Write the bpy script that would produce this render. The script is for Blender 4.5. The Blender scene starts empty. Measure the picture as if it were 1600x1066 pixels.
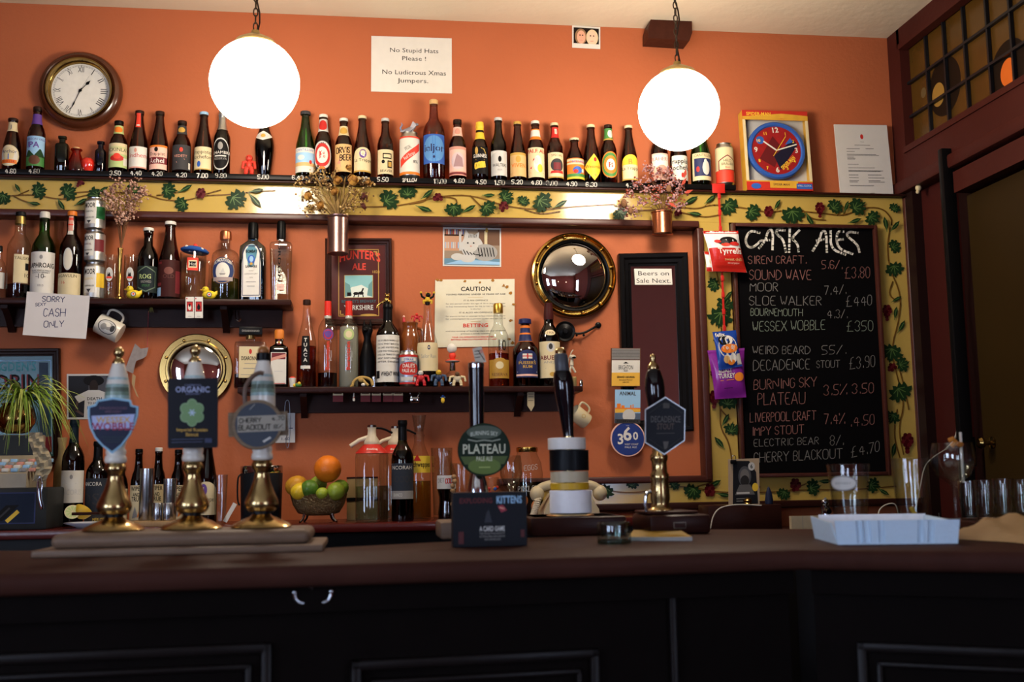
import bpy, bmesh, math, random
from mathutils import Vector, Matrix
random.seed(7)
SC = bpy.context.scene
COL = SC.collection
PI = math.pi
# ---------------------------------------------------------------- camera
F = 1700.0
EYE = Vector((0, 0, 1.23))
YAW, PITCH, ROLL = math.radians(8.0), math.radians(7.05), math.radians(-0.88)
FW = Vector((math.sin(YAW)*math.cos(PITCH), math.cos(YAW)*math.cos(PITCH), math.sin(PITCH)))
R0 = Vector((math.cos(YAW), -math.sin(YAW), 0)); U0 = R0.cross(FW)
RT = R0*math.cos(ROLL) + U0*math.sin(ROLL); UP = U0*math.cos(ROLL) - R0*math.sin(ROLL)
cd = bpy.data.cameras.new('camera'); cam = bpy.data.objects.new('camera', cd); COL.objects.link(cam)
cd.sensor_width = 36; cd.lens = 36*F/1600; cd.clip_start = .05
cd.dof.use_dof = True; cd.dof.focus_distance = 4.12; cd.dof.aperture_fstop = 4.6
m = Matrix((RT, UP, -FW)).transposed().to_4x4(); m.translation = EYE; cam.matrix_world = m
SC.camera = cam

# ---------------------------------------------------------------- view, world
vs = SC.view_settings; vs.view_transform = 'Standard'; vs.look = 'None'; vs.gamma = 1; vs.use_curve_mapping = False
vs.exposure = 0.0
SC.cycles.transparent_max_bounces = 24; SC.cycles.max_bounces = 10; SC.cycles.glossy_bounces = 5
SC.cycles.caustics_reflective = False; SC.cycles.caustics_refractive = False; SC.cycles.sample_clamp_indirect = 4
LAMP_POWER = 51.0        # emission of the globe lamps
WINDOW_POWER = 15.0       # emission of the daylit windows
wd = bpy.data.worlds.new('world'); SC.world = wd; wd.use_nodes = True
wd.node_tree.nodes['Background'].inputs[0].default_value = (.5, .65, 1, 1)
wd.node_tree.nodes['Background'].inputs[1].default_value = .05

def ray(px, py): return (FW + RT*((px-800)/F) + UP*(-(py-533)/F))
def at(px, py, Y):
    d = ray(px, py); return EYE + d*((Y-EYE.y)/d.y)
def atz(px, py, Z):
    d = ray(px, py); return EYE + d*((Z-EYE.z)/d.z)
def atx(px, py, X):
    d = ray(px, py); return EYE + d*((X-EYE.x)/d.x)

# ---------------------------------------------------------------- materials
def lin(h):
    h = h.lstrip('#'); o = []
    for i in (0, 2, 4):
        c = int(h[i:i+2], 16)/255; o.append(c/12.92 if c <= .04045 else ((c+.055)/1.055)**2.4)
    return (*o, 1)
MATS = {}
def pm(name, col, rough=.6, metal=0, noise=.12, scale=40, bump=0, bscale=None, spec=None, coat=0, stretch=None):
    """Principled material with procedural colour variation and optional bump"""
    if name in MATS: return MATS[name]
    mt = bpy.data.materials.new(name); mt.use_nodes = True; nt = mt.node_tree; b = nt.nodes['Principled BSDF']
    c = lin(col)
    if spec is None and not metal and rough > .25: spec = .1 if max(c[:3]) < .05 else .3
    b.inputs['Roughness'].default_value = rough; b.inputs['Metallic'].default_value = metal
    if spec is not None: b.inputs['Specular IOR Level'].default_value = spec
    if coat: b.inputs['Coat Weight'].default_value = coat; b.inputs['Coat Roughness'].default_value = .08
    b.inputs['Base Color'].default_value = c
    if noise or bump:
        tc = nt.nodes.new('ShaderNodeTexCoord'); out = tc.outputs['Object']
        if stretch:
            mp = nt.nodes.new('ShaderNodeMapping'); mp.inputs['Scale'].default_value = stretch
            nt.links.new(out, mp.inputs[0]); out = mp.outputs[0]
        nz = nt.nodes.new('ShaderNodeTexNoise'); nz.inputs['Scale'].default_value = scale; nz.inputs['Detail'].default_value = 4
        nt.links.new(out, nz.inputs['Vector'])
        if noise:
            mx = nt.nodes.new('ShaderNodeMix'); mx.data_type = 'RGBA'
            mx.inputs[6].default_value = tuple(min(1, x*(1-noise)) for x in c[:3])+(1,)
            mx.inputs[7].default_value = tuple(min(1, x*(1+noise)) for x in c[:3])+(1,)
            nt.links.new(nz.outputs['Fac'], mx.inputs[0]); nt.links.new(mx.outputs[2], b.inputs['Base Color'])
        if bump:
            bp = nt.nodes.new('ShaderNodeBump'); bp.inputs['Strength'].default_value = bump; bp.inputs['Distance'].default_value = .01
            if bscale:
                n2 = nt.nodes.new('ShaderNodeTexNoise'); n2.inputs['Scale'].default_value = bscale; n2.inputs['Detail'].default_value = 5
                nt.links.new(out, n2.inputs['Vector']); nz = n2
            nt.links.new(nz.outputs['Fac'], bp.inputs['Height']); nt.links.new(bp.outputs[0], b.inputs['Normal'])
    MATS[name] = mt; return mt
def glass(name, tint, edge=.45, rough=.03, gloss=.6):
    """thin glass: tinted transparency with a Fresnel reflection, denser seen edge-on"""
    if name in MATS: return MATS[name]
    mt = bpy.data.materials.new(name); mt.use_nodes = True; nt = mt.node_tree; nt.nodes.clear()
    N = nt.nodes.new; L = nt.links.new
    out = N('ShaderNodeOutputMaterial'); mx = N('ShaderNodeMixShader'); tr = N('ShaderNodeBsdfTransparent'); gl = N('ShaderNodeBsdfGlossy')
    gl.inputs['Roughness'].default_value = rough
    lw = N('ShaderNodeLayerWeight'); lw.inputs['Blend'].default_value = .5
    cm = N('ShaderNodeMix'); cm.data_type = 'RGBA'
    c = lin(tint); cm.inputs[6].default_value = c; cm.inputs[7].default_value = tuple(x*edge for x in c[:3])+(1,)
    pw = N('ShaderNodeMath'); pw.operation = 'POWER'; pw.inputs[1].default_value = 2.0
    L(lw.outputs['Facing'], pw.inputs[0]); L(pw.outputs[0], cm.inputs[0]); L(cm.outputs[2], tr.inputs[0])
    nz = N('ShaderNodeTexNoise'); nz.inputs['Scale'].default_value = 9; bp = N('ShaderNodeBump'); bp.inputs['Strength'].default_value = .04
    L(nz.outputs['Fac'], bp.inputs['Height']); L(bp.outputs[0], gl.inputs['Normal'])
    p5 = N('ShaderNodeMath'); p5.operation = 'POWER'; p5.inputs[1].default_value = 4.0; L(lw.outputs['Facing'], p5.inputs[0])
    mu = N('ShaderNodeMath'); mu.operation = 'MULTIPLY_ADD'; mu.inputs[1].default_value = gloss*.6; mu.inputs[2].default_value = .055
    L(p5.outputs[0], mu.inputs[0]); L(mu.outputs[0], mx.inputs[0]); L(tr.outputs[0], mx.inputs[1]); L(gl.outputs[0], mx.inputs[2])
    L(mx.outputs[0], out.inputs[0]); MATS[name] = mt; return mt
def emit(name, col, s, noise=0, nscale=3):
    if name in MATS: return MATS[name]
    mt = bpy.data.materials.new(name); mt.use_nodes = True; b = mt.node_tree.nodes['Principled BSDF']
    b.inputs['Base Color'].default_value = lin(col); b.inputs['Emission Color'].default_value = lin(col); b.inputs['Emission Strength'].default_value = s
    MATS[name] = mt; return mt
PAL = dict(w='d0ccc0', W='d2cec4', cr='cdbd94', k='141212', K='050505', r='b3231c', R='d63a26', b='2b57a5', n='1b2450', lb='8fb6d4', g='3f7a3a',
           dg='1f3c22', lg='a9b977', y='e0b934', Y='d9a63c', o='d9741f', O='e8862a', t='c9a26a', br='5a3420', db='2e1a12', gy='8a8782', dgy='3a393a',
           lgy='bcbab4', p='e3b3a0', P='c98b78', pu='5b3a86', mg='8d2f97', te='3f8f93', gd='b8913f', sk='dba184', cy='5fb0c4', wn='6d1f25')
def C(k):
    """printed ink or paint of a palette colour"""
    if not isinstance(k, str): return k
    return pm('paint_'+k, PAL.get(k, k), .55, noise=.06, scale=30)

# ---------------------------------------------------------------- glyphs (built-in font, and a hand-drawn stroke font)
GL = {}; CAP = [1]
def load_glyphs():
    chars = "ABCDEFGHIJKLMNOPQRSTUVWXYZabcdefghijklmnopqrstuvwxyz0123456789.,'!-%&:/()"
    tmp = []
    def mk(s, off):
        cu = bpy.data.curves.new('glyph', 'FONT'); cu.body = s; cu.size = 1; cu.resolution_u = 2; cu.offset = off
        o = bpy.data.objects.new('glyph', cu); COL.objects.link(o); tmp.append(o); return o
    jobs = []
    for bold in (0, 1):
        off = .022*bold
        hh = mk('HH', 0)
        for c in chars+' ': jobs.append((c, bold, mk(c, off), mk('H'+c+'H', 0), hh))
    dg = bpy.context.evaluated_depsgraph_get()
    def grab(o):
        e = o.evaluated_get(dg); me = e.to_mesh(); v = [(q.co.x, q.co.y) for q in me.vertices]; f = [tuple(p.vertices) for p in me.polygons]; e.to_mesh_clear(); return v, f
    wid = lambda v: max(q[0] for q in v)-min(q[0] for q in v)
    for c, b, o, w, hh in jobs:
        v, f = grab(o) if c != ' ' else ([], []); GL[(c, b)] = (v, f, wid(grab(w)[0])-wid(grab(hh)[0])+.02*b)
    CAP[0] = max(q[1] for q in GL[('H', 0)][0])
    for o in tmp:
        cu = o.data; bpy.data.objects.remove(o); bpy.data.curves.remove(cu)
load_glyphs()
SF = {k: [[(int(p[0]), int(p[1])) for p in s.split()] for s in v.split(';')] for k, v in {
 'A': '00 26 40;12 32', 'B': '00 06 26 35 34 23 03;23 32 31 20 00', 'C': '35 26 16 05 01 10 20 31', 'D': '00 06 26 44 42 20 00', 'E': '36 06 00 30;03 23',
 'F': '36 06 00;03 23', 'G': '35 26 16 05 01 10 20 31 33 23', 'H': '00 06;40 46;03 43', 'I': '10 16', 'J': '36 31 20 10 01', 'K': '00 06;36 03 30', 'L': '06 00 30',
 'M': '00 06 23 46 40', 'N': '00 06 40 46', 'O': '16 05 01 10 30 41 45 36 16', 'P': '00 06 26 35 34 23 03', 'Q': '16 05 01 10 30 41 45 36 16;22 40',
 'R': '00 06 26 35 34 23 03;13 30', 'S': '35 26 16 05 04 13 23 32 31 20 10 01', 'T': '06 46;26 20', 'U': '06 01 10 30 41 46', 'V': '06 20 46', 'W': '06 10 23 30 46',
 'X': '06 40;00 46', 'Y': '06 23 46;23 20', 'Z': '06 46 00 40', '0': '16 05 01 10 20 31 35 26 16', '1': '15 26 20', '2': '05 16 26 35 34 00 30',
 '3': '05 16 26 35 34 23 32 31 20 10 01', '4': '30 36 02 42', '5': '36 06 03 23 32 31 20 00', '6': '35 26 16 05 01 10 20 31 32 23 03', '7': '06 36 10',
 '8': '16 05 04 13 23 32 31 20 10 01 02 13;23 34 35 26 16', '9': '32 23 13 04 05 16 26 35 31 20 10', '$': '36 26 15 10 00 40;03 23', '.': '10 11', '%': '00 46;05 06;40 41',
 '/': '00 36', '!': '16 12;10 11', '-': '03 33', "'": '16 14', '~': '03 14 23 34'}.items()}
SF[' '] = []

# ---------------------------------------------------------------- mesh builder
def chaikin(p, n=1, closed=False):
    for _ in range(n):
        q = [] if closed else [p[0]]
        for a, b in zip(p, p[1:]+([p[0]] if closed else [])):
            q += [tuple(x*.75+y*.25 for x, y in zip(a, b)), tuple(x*.25+y*.75 for x, y in zip(a, b))]
        if not closed: q.append(p[-1])
        p = q
    return p
class MB:
    def __init__(s): s.v = []; s.f = []; s.m = []; s.mats = []
    def mi(s, mat):
        mat = C(mat)
        if mat not in s.mats: s.mats.append(mat)
        return s.mats.index(mat)
    def add(s, verts, faces, mat, M=None):
        b = len(s.v); i = s.mi(mat)
        s.v += [tuple(M @ Vector(q)) if M is not None else tuple(q) for q in verts]
        for f in faces: s.f.append(tuple(b+k for k in f)); s.m.append(i)
        return s
    def loft(s, prof, mat, seg=20, n=2, ry=1, M=None, cap0=True, cap1=True, off=(0, 0)):
        """prof: (radius, z); n = superellipse exponent (2 round, 6 square)"""
        v = []; f = []
        def pt(r, a):
            c, d = math.cos(a), math.sin(a)
            if n == 2: return r*c, r*ry*d
            return r*math.copysign(abs(c)**(2/n), c), r*ry*math.copysign(abs(d)**(2/n), d)
        for r, z in prof:
            for k in range(seg):
                x, y = pt(r, 2*PI*(k+.5)/seg); v.append((x+off[0], y+off[1], z))
        for i in range(len(prof)-1):
            for k in range(seg):
                k2 = (k+1) % seg; f.append((i*seg+k, i*seg+k2, (i+1)*seg+k2, (i+1)*seg+k))
        if cap0 and prof[0][0] > 1e-6: f.append(tuple(range(seg))[::-1])
        if cap1 and prof[-1][0] > 1e-6: f.append(tuple(range((len(prof)-1)*seg, len(prof)*seg)))
        return s.add(v, f, mat, M)
    def box(s, c, d, mat, bev=0, M=None, seg=2):
        """box centred at c with size d"""
        T = Matrix.Translation(c)
        if M is not None: T = M @ T
        if not bev:
            v = [(x*d[0]/2, y*d[1]/2, z*d[2]/2) for z in (-1, 1) for y in (-1, 1) for x in (-1, 1)]
            return s.add(v, [(0, 2, 3, 1), (4, 5, 7, 6), (0, 1, 5, 4), (2, 6, 7, 3), (0, 4, 6, 2), (1, 3, 7, 5)], mat, T)
        bm = bmesh.new(); bmesh.ops.create_cube(bm, size=1)
        for q in bm.verts: q.co = Vector((q.co.x*d[0], q.co.y*d[1], q.co.z*d[2]))
        bmesh.ops.bevel(bm, geom=bm.edges[:], offset=min(bev, min(d)*.49), segments=seg, profile=.5, affect='EDGES')
        bm.verts.index_update()
        s.add([q.co for q in bm.verts], [tuple(q.index for q in p.verts) for p in bm.faces], mat, T); bm.free(); return s
    def tube(s, pts, r, mat, seg=8, closed=False):
        pts = [Vector(p) for p in pts]; n = len(pts); v = []; f = []
        rr = r if isinstance(r, (list, tuple)) else [r]*n
        pn = None
        for i, p in enumerate(pts):
            a = pts[(i-1) % n] if (i or closed) else p; b = pts[(i+1) % n] if (i < n-1 or closed) else p
            t = (b-a).normalized() if (b-a).length > 1e-9 else Vector((0, 0, 1))
            if pn is None: pn = t.orthogonal().normalized()
            pn = (pn - t*pn.dot(t)); pn = pn.normalized() if pn.length > 1e-6 else t.orthogonal().normalized()
            bn = t.cross(pn)
            for k in range(seg):
                an = 2*PI*k/seg; v.append(p+(pn*math.cos(an)+bn*math.sin(an))*rr[i])
        for i in range(n if closed else n-1):
            j = (i+1) % n
            for k in range(seg): f.append((i*seg+k, i*seg+(k+1) % seg, j*seg+(k+1) % seg, j*seg+k))
        if not closed: f += [tuple(range(seg))[::-1], tuple(range((n-1)*seg, n*seg))]
        return s.add(v, f, mat)
    def ball(s, c, r, mat, seg=12, rings=8, M=None):
        if not isinstance(r, (tuple, list)): r = (r, r, r)
        v = [(c[0], c[1], c[2]-r[2])]; f = []
        for i in range(1, rings):
            th = -PI/2+PI*i/rings
            for k in range(seg):
                a = 2*PI*k/seg; v.append((c[0]+r[0]*math.cos(th)*math.cos(a), c[1]+r[1]*math.cos(th)*math.sin(a), c[2]+r[2]*math.sin(th)))
        v.append((c[0], c[1], c[2]+r[2])); e = len(v)-1
        for k in range(seg):
            k2 = (k+1) % seg; f.append((0, 1+k2, 1+k)); f.append((e, e-seg+k, e-seg+k2))
            for i in range(rings-2): f.append((1+i*seg+k, 1+i*seg+k2, 1+(i+1)*seg+k2, 1+(i+1)*seg+k))
        return s.add(v, f, mat, M)
    def prism(s, pts, y0, y1, mat, M=None):
        """outline in x,z extruded along y from y0 (front) to y1"""
        n = len(pts); v = [(x, y0, z) for x, z in pts]+[(x, y1, z) for x, z in pts]
        f = [tuple(range(n)), tuple(range(2*n-1, n-1, -1))]+[(i, n+i, n+(i+1) % n, (i+1) % n) for i in range(n)]
        return s.add(v, f, mat, M)
    def build(s, name, parent=None, label=None, cat=None, group=None, kind=None, loc=None, rot=None, smooth=35, world=False):
        if world:
            if parent is not None: o = parent.location
            elif loc is not None: o = Vector(loc)
            else:
                xs, ys, zs = zip(*s.v); o = Vector(((min(xs)+max(xs))/2, (min(ys)+max(ys))/2, min(zs)))
            s.v = [(x-o.x, y-o.y, z-o.z) for x, y, z in s.v]
            if parent is None: loc = o
        me = bpy.data.meshes.new(name); me.from_pydata(s.v, [], s.f); me.validate()
        for q in s.mats: me.materials.append(q)
        if len(me.polygons) == len(s.m): me.polygons.foreach_set('material_index', s.m)
        if smooth:
            me.polygons.foreach_set('use_smooth', [True]*len(me.polygons)); me.set_sharp_from_angle(angle=math.radians(smooth))
        ob = bpy.data.objects.new(name, me); COL.objects.link(ob)
        if parent is not None: ob.parent = parent
        if loc is not None: ob.location = loc
        if rot is not None: ob.rotation_euler = rot
        return tag(ob, label, cat, group, kind)
def tag(o, label=None, cat=None, group=None, kind=None):
    for k, v in (('label', label), ('category', cat), ('group', group), ('kind', kind)):
        if v: o[k] = v
    return o
def thing(name, label, cat, loc, group=None, rot=None):
    o = bpy.data.objects.new(name, None); COL.objects.link(o); o.location = loc; o.empty_display_size = .02
    if rot: o.rotation_euler = rot
    return tag(o, label, cat, group)
def copy_tree(o, parent=None):
    c = o.copy(); COL.objects.link(c)
    if parent is not None: c.parent = parent
    for ch in list(o.children): copy_tree(ch, c)
    return c

# ---------------------------------------------------------------- flat and wrapped drawing
class Cv:
    """draws print and paint on a surface fn(x, y, height)"""
    def __init__(s, mb, fn, asp=1, flip=1, eps=.00012): s.mb, s.fn, s.asp, s.flip, s.eps, s.L, s.curve = mb, fn, asp, flip, eps, 1, 0
    def P(s, pts): return [s.fn(x, y, s.L*s.eps) for x, y in pts]
    def poly(s, pts, mat):
        if s.curve:                                  # cut into upright strips that follow the curve
            def span(x):
                ys = []
                for (xa, ya), (xb_, yb) in zip(pts, pts[1:]+pts[:1]):
                    if xa != xb_ and min(xa, xb_)-1e-9 <= x <= max(xa, xb_)+1e-9: ys.append(ya+(yb-ya)*(x-xa)/(xb_-xa))
                    elif xa == xb_ and abs(x-xa) < 1e-9: ys += [ya, yb]
                return (min(ys), max(ys)) if ys else (0, 0)
            xs = [p[0] for p in pts]; s.strip(min(xs), max(xs), lambda x: span(x)[0], lambda x: span(x)[1], mat, max(6, int((max(xs)-min(xs))*s.curve*7))); return
        s.mb.add(s.P(pts), [tuple(range(len(pts)))], mat); s.L += .6
    def fan(s, c, pts, mat):
        n = len(pts); s.mb.add(s.P([c]+pts), [(0, 1+i, 1+(i+1) % n) for i in range(n)], mat); s.L += .6
    def strip(s, x0, x1, lo, hi, mat, n=14):
        p = []
        for i in range(n+1):
            x = x0+(x1-x0)*i/n; p += [(x, lo(x)), (x, hi(x))]
        s.mb.add(s.P(p), [(2*i, 2*i+2, 2*i+3, 2*i+1) for i in range(n)], mat); s.L += .6
    def rect(s, x0, y0, x1, y1, mat, n=1):
        if s.curve: n = max(2, int(abs(x1-x0)*s.curve*7+1))
        s.strip(x0, x1, lambda x: y0, lambda x: y1, mat, n)
    def ell(s, cx, cy, rx, ry, mat, n=16):
        q = lambda x: ry*math.sqrt(max(0, 1-((x-cx)/rx)**2)); p = []
        for i in range(n+1):
            x = cx-rx*math.cos(PI*i/n); p += [(x, cy-q(x)), (x, cy+q(x))]
        s.mb.add(s.P(p), [(2*i, 2*i+2, 2*i+3, 2*i+1) for i in range(n)], mat); s.L += .6
    def line(s, pts, w, mat, smooth=0):
        pts = chaikin(list(pts), smooth) if smooth else pts; a = s.asp
        for (x0, y0), (x1, y1) in zip(pts, pts[1:]):
            dx, dy = (x1-x0)/a, y1-y0; l = math.hypot(dx, dy) or 1e-9; nx, ny = -dy/l*w/2*a, dx/l*w/2; ex, ey = dx/l*w*.3*a, dy/l*w*.3
            s.mb.add(s.P([(x0-ex+nx, y0-ey+ny), (x0-ex-nx, y0-ey-ny), (x1+ex-nx, y1+ey-ny), (x1+ex+nx, y1+ey+ny)]), [(0, 1, 2, 3)], mat)
        s.L += .6
    def text(s, t, cx, cy, h, mat, w=None, bold=0, rot=0, align=0, arc=0):
        """centre cx, baseline cy, cap height h; w = fitted width"""
        W = sum(GL[(c, bold)][2] for c in t); sy = h/CAP[0]; sx = sy*s.asp
        if w: sx = w/W
        x = -W/2*sx if align == 0 else 0; ca, sa = math.cos(rot), math.sin(rot); V = []; Fc = []
        for c in t:
            v, f, ad = GL[(c, bold)]; b = len(V)
            for a, d in v:
                px, py = x+a*sx, d*sy
                if arc: py += arc*(1-(2*px/(W*sx))**2)
                px, py = px*ca-py*sa*s.asp, px*sa/s.asp+py*ca; V.append((cx+px, cy+s.flip*py))
            Fc += [tuple(b+k for k in q) for q in f]; x += ad*sx
        s.mb.add(s.P(V), Fc, mat); s.L += .6
    def hand(s, t, x0, y0, x1, y1, h, mat, w=.1, jit=.14):
        """single-stroke hand lettering along a baseline from x0,y0 to x1,y1"""
        adv = []; x = 0
        for c in t:
            adv.append(x); g = SF[c]; x += (max(p[0] for q in g for p in q)+1.1) if g else 2.2
        W = x-1.1
        for c, a in zip(t, adv):
            for q in SF[c]:
                p = []
                for gx, gy in q:
                    k = (a+gx+random.uniform(-jit, jit)*.6)/W; p.append((x0+(x1-x0)*k, y0+(y1-y0)*k+s.flip*h/6*(gy+random.uniform(-jit, jit))))
                s.line(p, w, mat, 1 if len(p) > 3 else 0); s.L -= .6
        s.L += .6
    def draw(s, items):
        for it in items:
            k = it[0]
            if k == 't': s.text(*it[1:6], **(it[6] if len(it) > 6 else {}))
            elif k == 'h': s.hand(*it[1:])
            else: {'r': s.rect, 'e': s.ell, 'p': s.poly, 'l': s.line, 'f': s.fan}[k](*it[1:])
        return s
def pixcv(mb, Y, eps=.00012): return Cv(mb, lambda x, y, o: at(x, y, Y-o), 1, -1, eps)
def quadcv(mb, quad, Y, eps=.00012):
    """canvas u in -1..1, v in 0..1 on the plane Y; quad = tl, tr, br, bl in picture coordinates"""
    tl, tr, br, bl = [at(x, y, Y) for x, y in quad]
    c = (tl+tr+br+bl)/4; ex = (tr+br-tl-bl)/4; ez = (tl+tr-bl-br)/2
    return Cv(mb, lambda u, v, o: c+ex*u+ez*(v-.5)+Vector((0, -o, 0)), ez.length/ex.length, 1, eps), c, ex, ez
def sheet(name, label, cat, quad, Y, col, items=(), th=.0015, group=None, curl=0, kind=None):
    """flat thing lying against the plane Y (its back there), with print on its face"""
    mb = MB(); cv, c, ex, ez = quadcv(mb, quad, Y-th)
    if curl:
        f0 = cv.fn; cv.fn = lambda u, v, o: f0(u, v, o+curl*(u*u+.6*(v-.5)**2*4))
    n = 8
    v = [cv.fn(-1+2*i/n, j/n, 0) for j in range(n+1) for i in range(n+1)]; k = len(v); N = n+1
    v += [q+Vector((0, th, 0)) for q in v]
    f = [(j*N+i, j*N+i+1, (j+1)*N+i+1, (j+1)*N+i) for j in range(n) for i in range(n)]
    f += [tuple(k+q for q in reversed(p)) for p in f]
    for i in range(n):
        f += [(i, k+i, k+i+1, i+1), (n*N+i, n*N+i+1, k+n*N+i+1, k+n*N+i), (i*N, (i+1)*N, k+(i+1)*N, k+i*N), (i*N+n, k+i*N+n, k+(i+1)*N+n, (i+1)*N+n)]
    mb.add(v, f, col); cv.draw(items)
    return mb.build(name, None, label, cat, group, kind, world=True, smooth=20)
# ================================================================ THE SETTING
D = 4.15                                             # back wall
XR = at(1397, 180, D).x                              # right wall
XL, YB = -3.1, -3.4                                  # left and rear walls
ZC0, ZC1 = at(0, 4, D).z, at(1392, 60, D).z
XC0 = at(0, 4, D).x
def zceil(x): return ZC0+(ZC1-ZC0)*(x-XC0)/(XR-XC0)
M_wall = pm('terracotta_paint', 'ac5d37', .7, noise=.1, scale=3, bump=.12, bscale=70)
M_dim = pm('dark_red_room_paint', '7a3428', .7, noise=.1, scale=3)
M_ceil = pm('cream_ceiling_paint', 'd6cab2', .8, noise=.06, scale=4, bump=.35, bscale=16)
M_wood = pm('dark_stained_wood', '2c1510', .35, noise=.3, scale=30, stretch=(1, 8, 8), bump=.05)
M_rail = pm('reddish_wood_moulding', '43211a', .35, noise=.25, scale=25, stretch=(1, 6, 6))
M_black = pm('black_painted_wood', '0d0c0d', .35, noise=.3, scale=40)
M_oxblood = pm('oxblood_paint', '3f1a15', .5, noise=.2, scale=6, bump=.1, bscale=40)
M_floor = pm('brown_floorboards', '33221a', .5, noise=.3, scale=12, stretch=(1, 10, 1))
def struct(name, mb, **k): return mb.build(name, kind='structure', world=True, **k)
mb = MB(); mb.box(((XL+XR+1)/2, (YB+D)/2, -.05), (XR+1-XL+.2, D-YB+.2, .1), M_floor); struct('floor', mb)
mb = MB(); x0, x1 = XL-.1, XR+.9
mb.add([(x0, YB-.1, zceil(x0)), (x1, YB-.1, zceil(x1)), (x1, D+.1, zceil(x1)), (x0, D+.1, zceil(x0)), (x0, YB-.1, zceil(x0)+.1), (x1, YB-.1, zceil(x1)+.1), (x1, D+.1, zceil(x1)+.1), (x0, D+.1, zceil(x0)+.1)],
       [(0, 1, 2, 3), (7, 6, 5, 4), (0, 4, 5, 1), (1, 5, 6, 2), (2, 6, 7, 3), (3, 7, 4, 0)], M_ceil)
struct('ceiling', mb)
mb = MB(); mb.box(((XL+XR)/2, D+.05, 1.55), (XR-XL+.2, .1, 3.1), M_wall); struct('wall_back', mb)
def wall_holes(name, axis, pos, th, a0, a1, holes, mat, z1=3.1):
    """wall of boxes with rectangular openings (a0,a1,z0,z1) along one axis"""
    mb = MB(); cuts = sorted({a0, a1, *[h[0] for h in holes], *[h[1] for h in holes]})
    for a, b in zip(cuts, cuts[1:]):
        zs = [(0, z1)]
        for h in holes:
            if h[0] < (a+b)/2 < h[1]: zs = [(0, h[2]), (h[3], z1)]
        for p, q in zs:
            if q-p < .001: continue
            if axis == 'x': mb.box(((a+b)/2, pos, (p+q)/2), (b-a, th, q-p), mat)
            else: mb.box((pos, (a+b)/2, (p+q)/2), (th, b-a, q-p), mat)
    return struct(name, mb)
W1 = (-2.7, -1.5, .95, 2.35); W2 = (-1.7, 0.0, .95, 2.35); W3 = (-2.6, -1.2, .75, 2.35)
wall_holes('wall_rear', 'x', YB-.05, .1, XL-.1, XR+.9, [W1], M_dim)
wall_holes('wall_left', 'y', XL-.05, .1, YB-.1, D+.1, [W2], M_dim)
M_day = emit('daylit_glass', 'cfe0ff', WINDOW_POWER)
M_frame = pm('white_window_paint', 'd8d6cf', .4)
def window(n, axis, pos, w):
    a0, a1, z0, z1 = w; mb = MB(); pn = MB()
    def bx(m, a, b, p, q, t, mat, o=0):
        if axis == 'x': m.box(((a+b)/2, pos+o, (p+q)/2), (b-a, t, q-p), mat)
        else: m.box((pos+o, (a+b)/2, (p+q)/2), (t, b-a, q-p), mat)
    for a, b, p, q in ((a0, a0+.06, z0, z1), (a1-.06, a1, z0, z1), (a0, a1, z0, z0+.06), (a0, a1, z1-.06, z1), (a0, a1, (z0+z1)/2-.025, (z0+z1)/2+.025), ((a0+a1)/2-.02, (a0+a1)/2+.02, z0, z1)):
        bx(mb, a, b, p, q, .07, M_frame)
    bx(pn, a0+.05, a1-.05, z0+.05, z1-.05, .01, M_day)
    w = struct('window_%d' % n, mb); pn.build('pane', w, world=True)
window(1, 'x', YB-.05, W1); window(2, 'y', XL-.05, W2); window(3, 'y', XR+.05, W3)

# ---- right wall: transom of leaded glass over a doorway
tY = lambda px, py: atx(px, py, XR)
gY1 = tY(1414, 150).y; gY0 = 1.9
gZ1 = tY(1411, 73).z; gZ0 = tY(1420, 236).z; bZ = tY(1424, 277).z
mb = MB()
def rw(y0, y1, z0, z1, mat, x0=XR, x1=XR+.1, b=0): mb.box(((x0+x1)/2, (y0+y1)/2, (z0+z1)/2), (abs(x1-x0), y1-y0, z1-z0), mat, b)
rw(YB, W3[0], 0, 3.1, M_dim); rw(W3[0], W3[1], 0, W3[2], M_dim); rw(W3[0], W3[1], W3[3], 3.1, M_dim); rw(W3[1], 1.4, 0, 3.1, M_dim); rw(1.4, 1.9, 0, 3.1, M_oxblood)
struct('wall_right', mb)
mb = MB()
rw(gY1, D, bZ-.02, 3.1, M_oxblood, XR-.012)                      # post in the corner
rw(gY0, gY1+.02, gZ1, 3.1, M_oxblood, XR-.012)
rw(gY0, gY1+.02, bZ, gZ0, M_oxblood, XR-.015)
rw(gY0, D, bZ-.06, bZ-.005, M_oxblood, XR-.035, b=.01)
rw(gY0, gY1, gZ1-.012, gZ1+.01, M_oxblood, XR-.02, XR+.02); rw(gY0, gY1, gZ0-.01, gZ0+.014, M_oxblood, XR-.022, XR+.02)
struct('trim_1', mb)
M_amber = pm('amber_leaded_glass', '4c3411', .25, noise=.35, scale=7)
M_lead = pm('lead_came', '24262a', .4, metal=.6)
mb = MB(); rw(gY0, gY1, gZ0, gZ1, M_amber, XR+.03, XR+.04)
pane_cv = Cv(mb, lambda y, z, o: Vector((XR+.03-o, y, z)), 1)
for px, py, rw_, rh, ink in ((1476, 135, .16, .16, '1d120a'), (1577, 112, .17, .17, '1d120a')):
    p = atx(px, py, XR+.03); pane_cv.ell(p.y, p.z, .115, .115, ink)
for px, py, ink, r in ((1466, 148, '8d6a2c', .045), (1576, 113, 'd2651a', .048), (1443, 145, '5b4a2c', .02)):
    p = atx(px, py, XR+.03); pane_cv.ell(p.y, p.z, r, r*1.05, ink)  # lamps glowing in the glass, painted on as amber spots over dark discs
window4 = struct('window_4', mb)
mb = MB()
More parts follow.
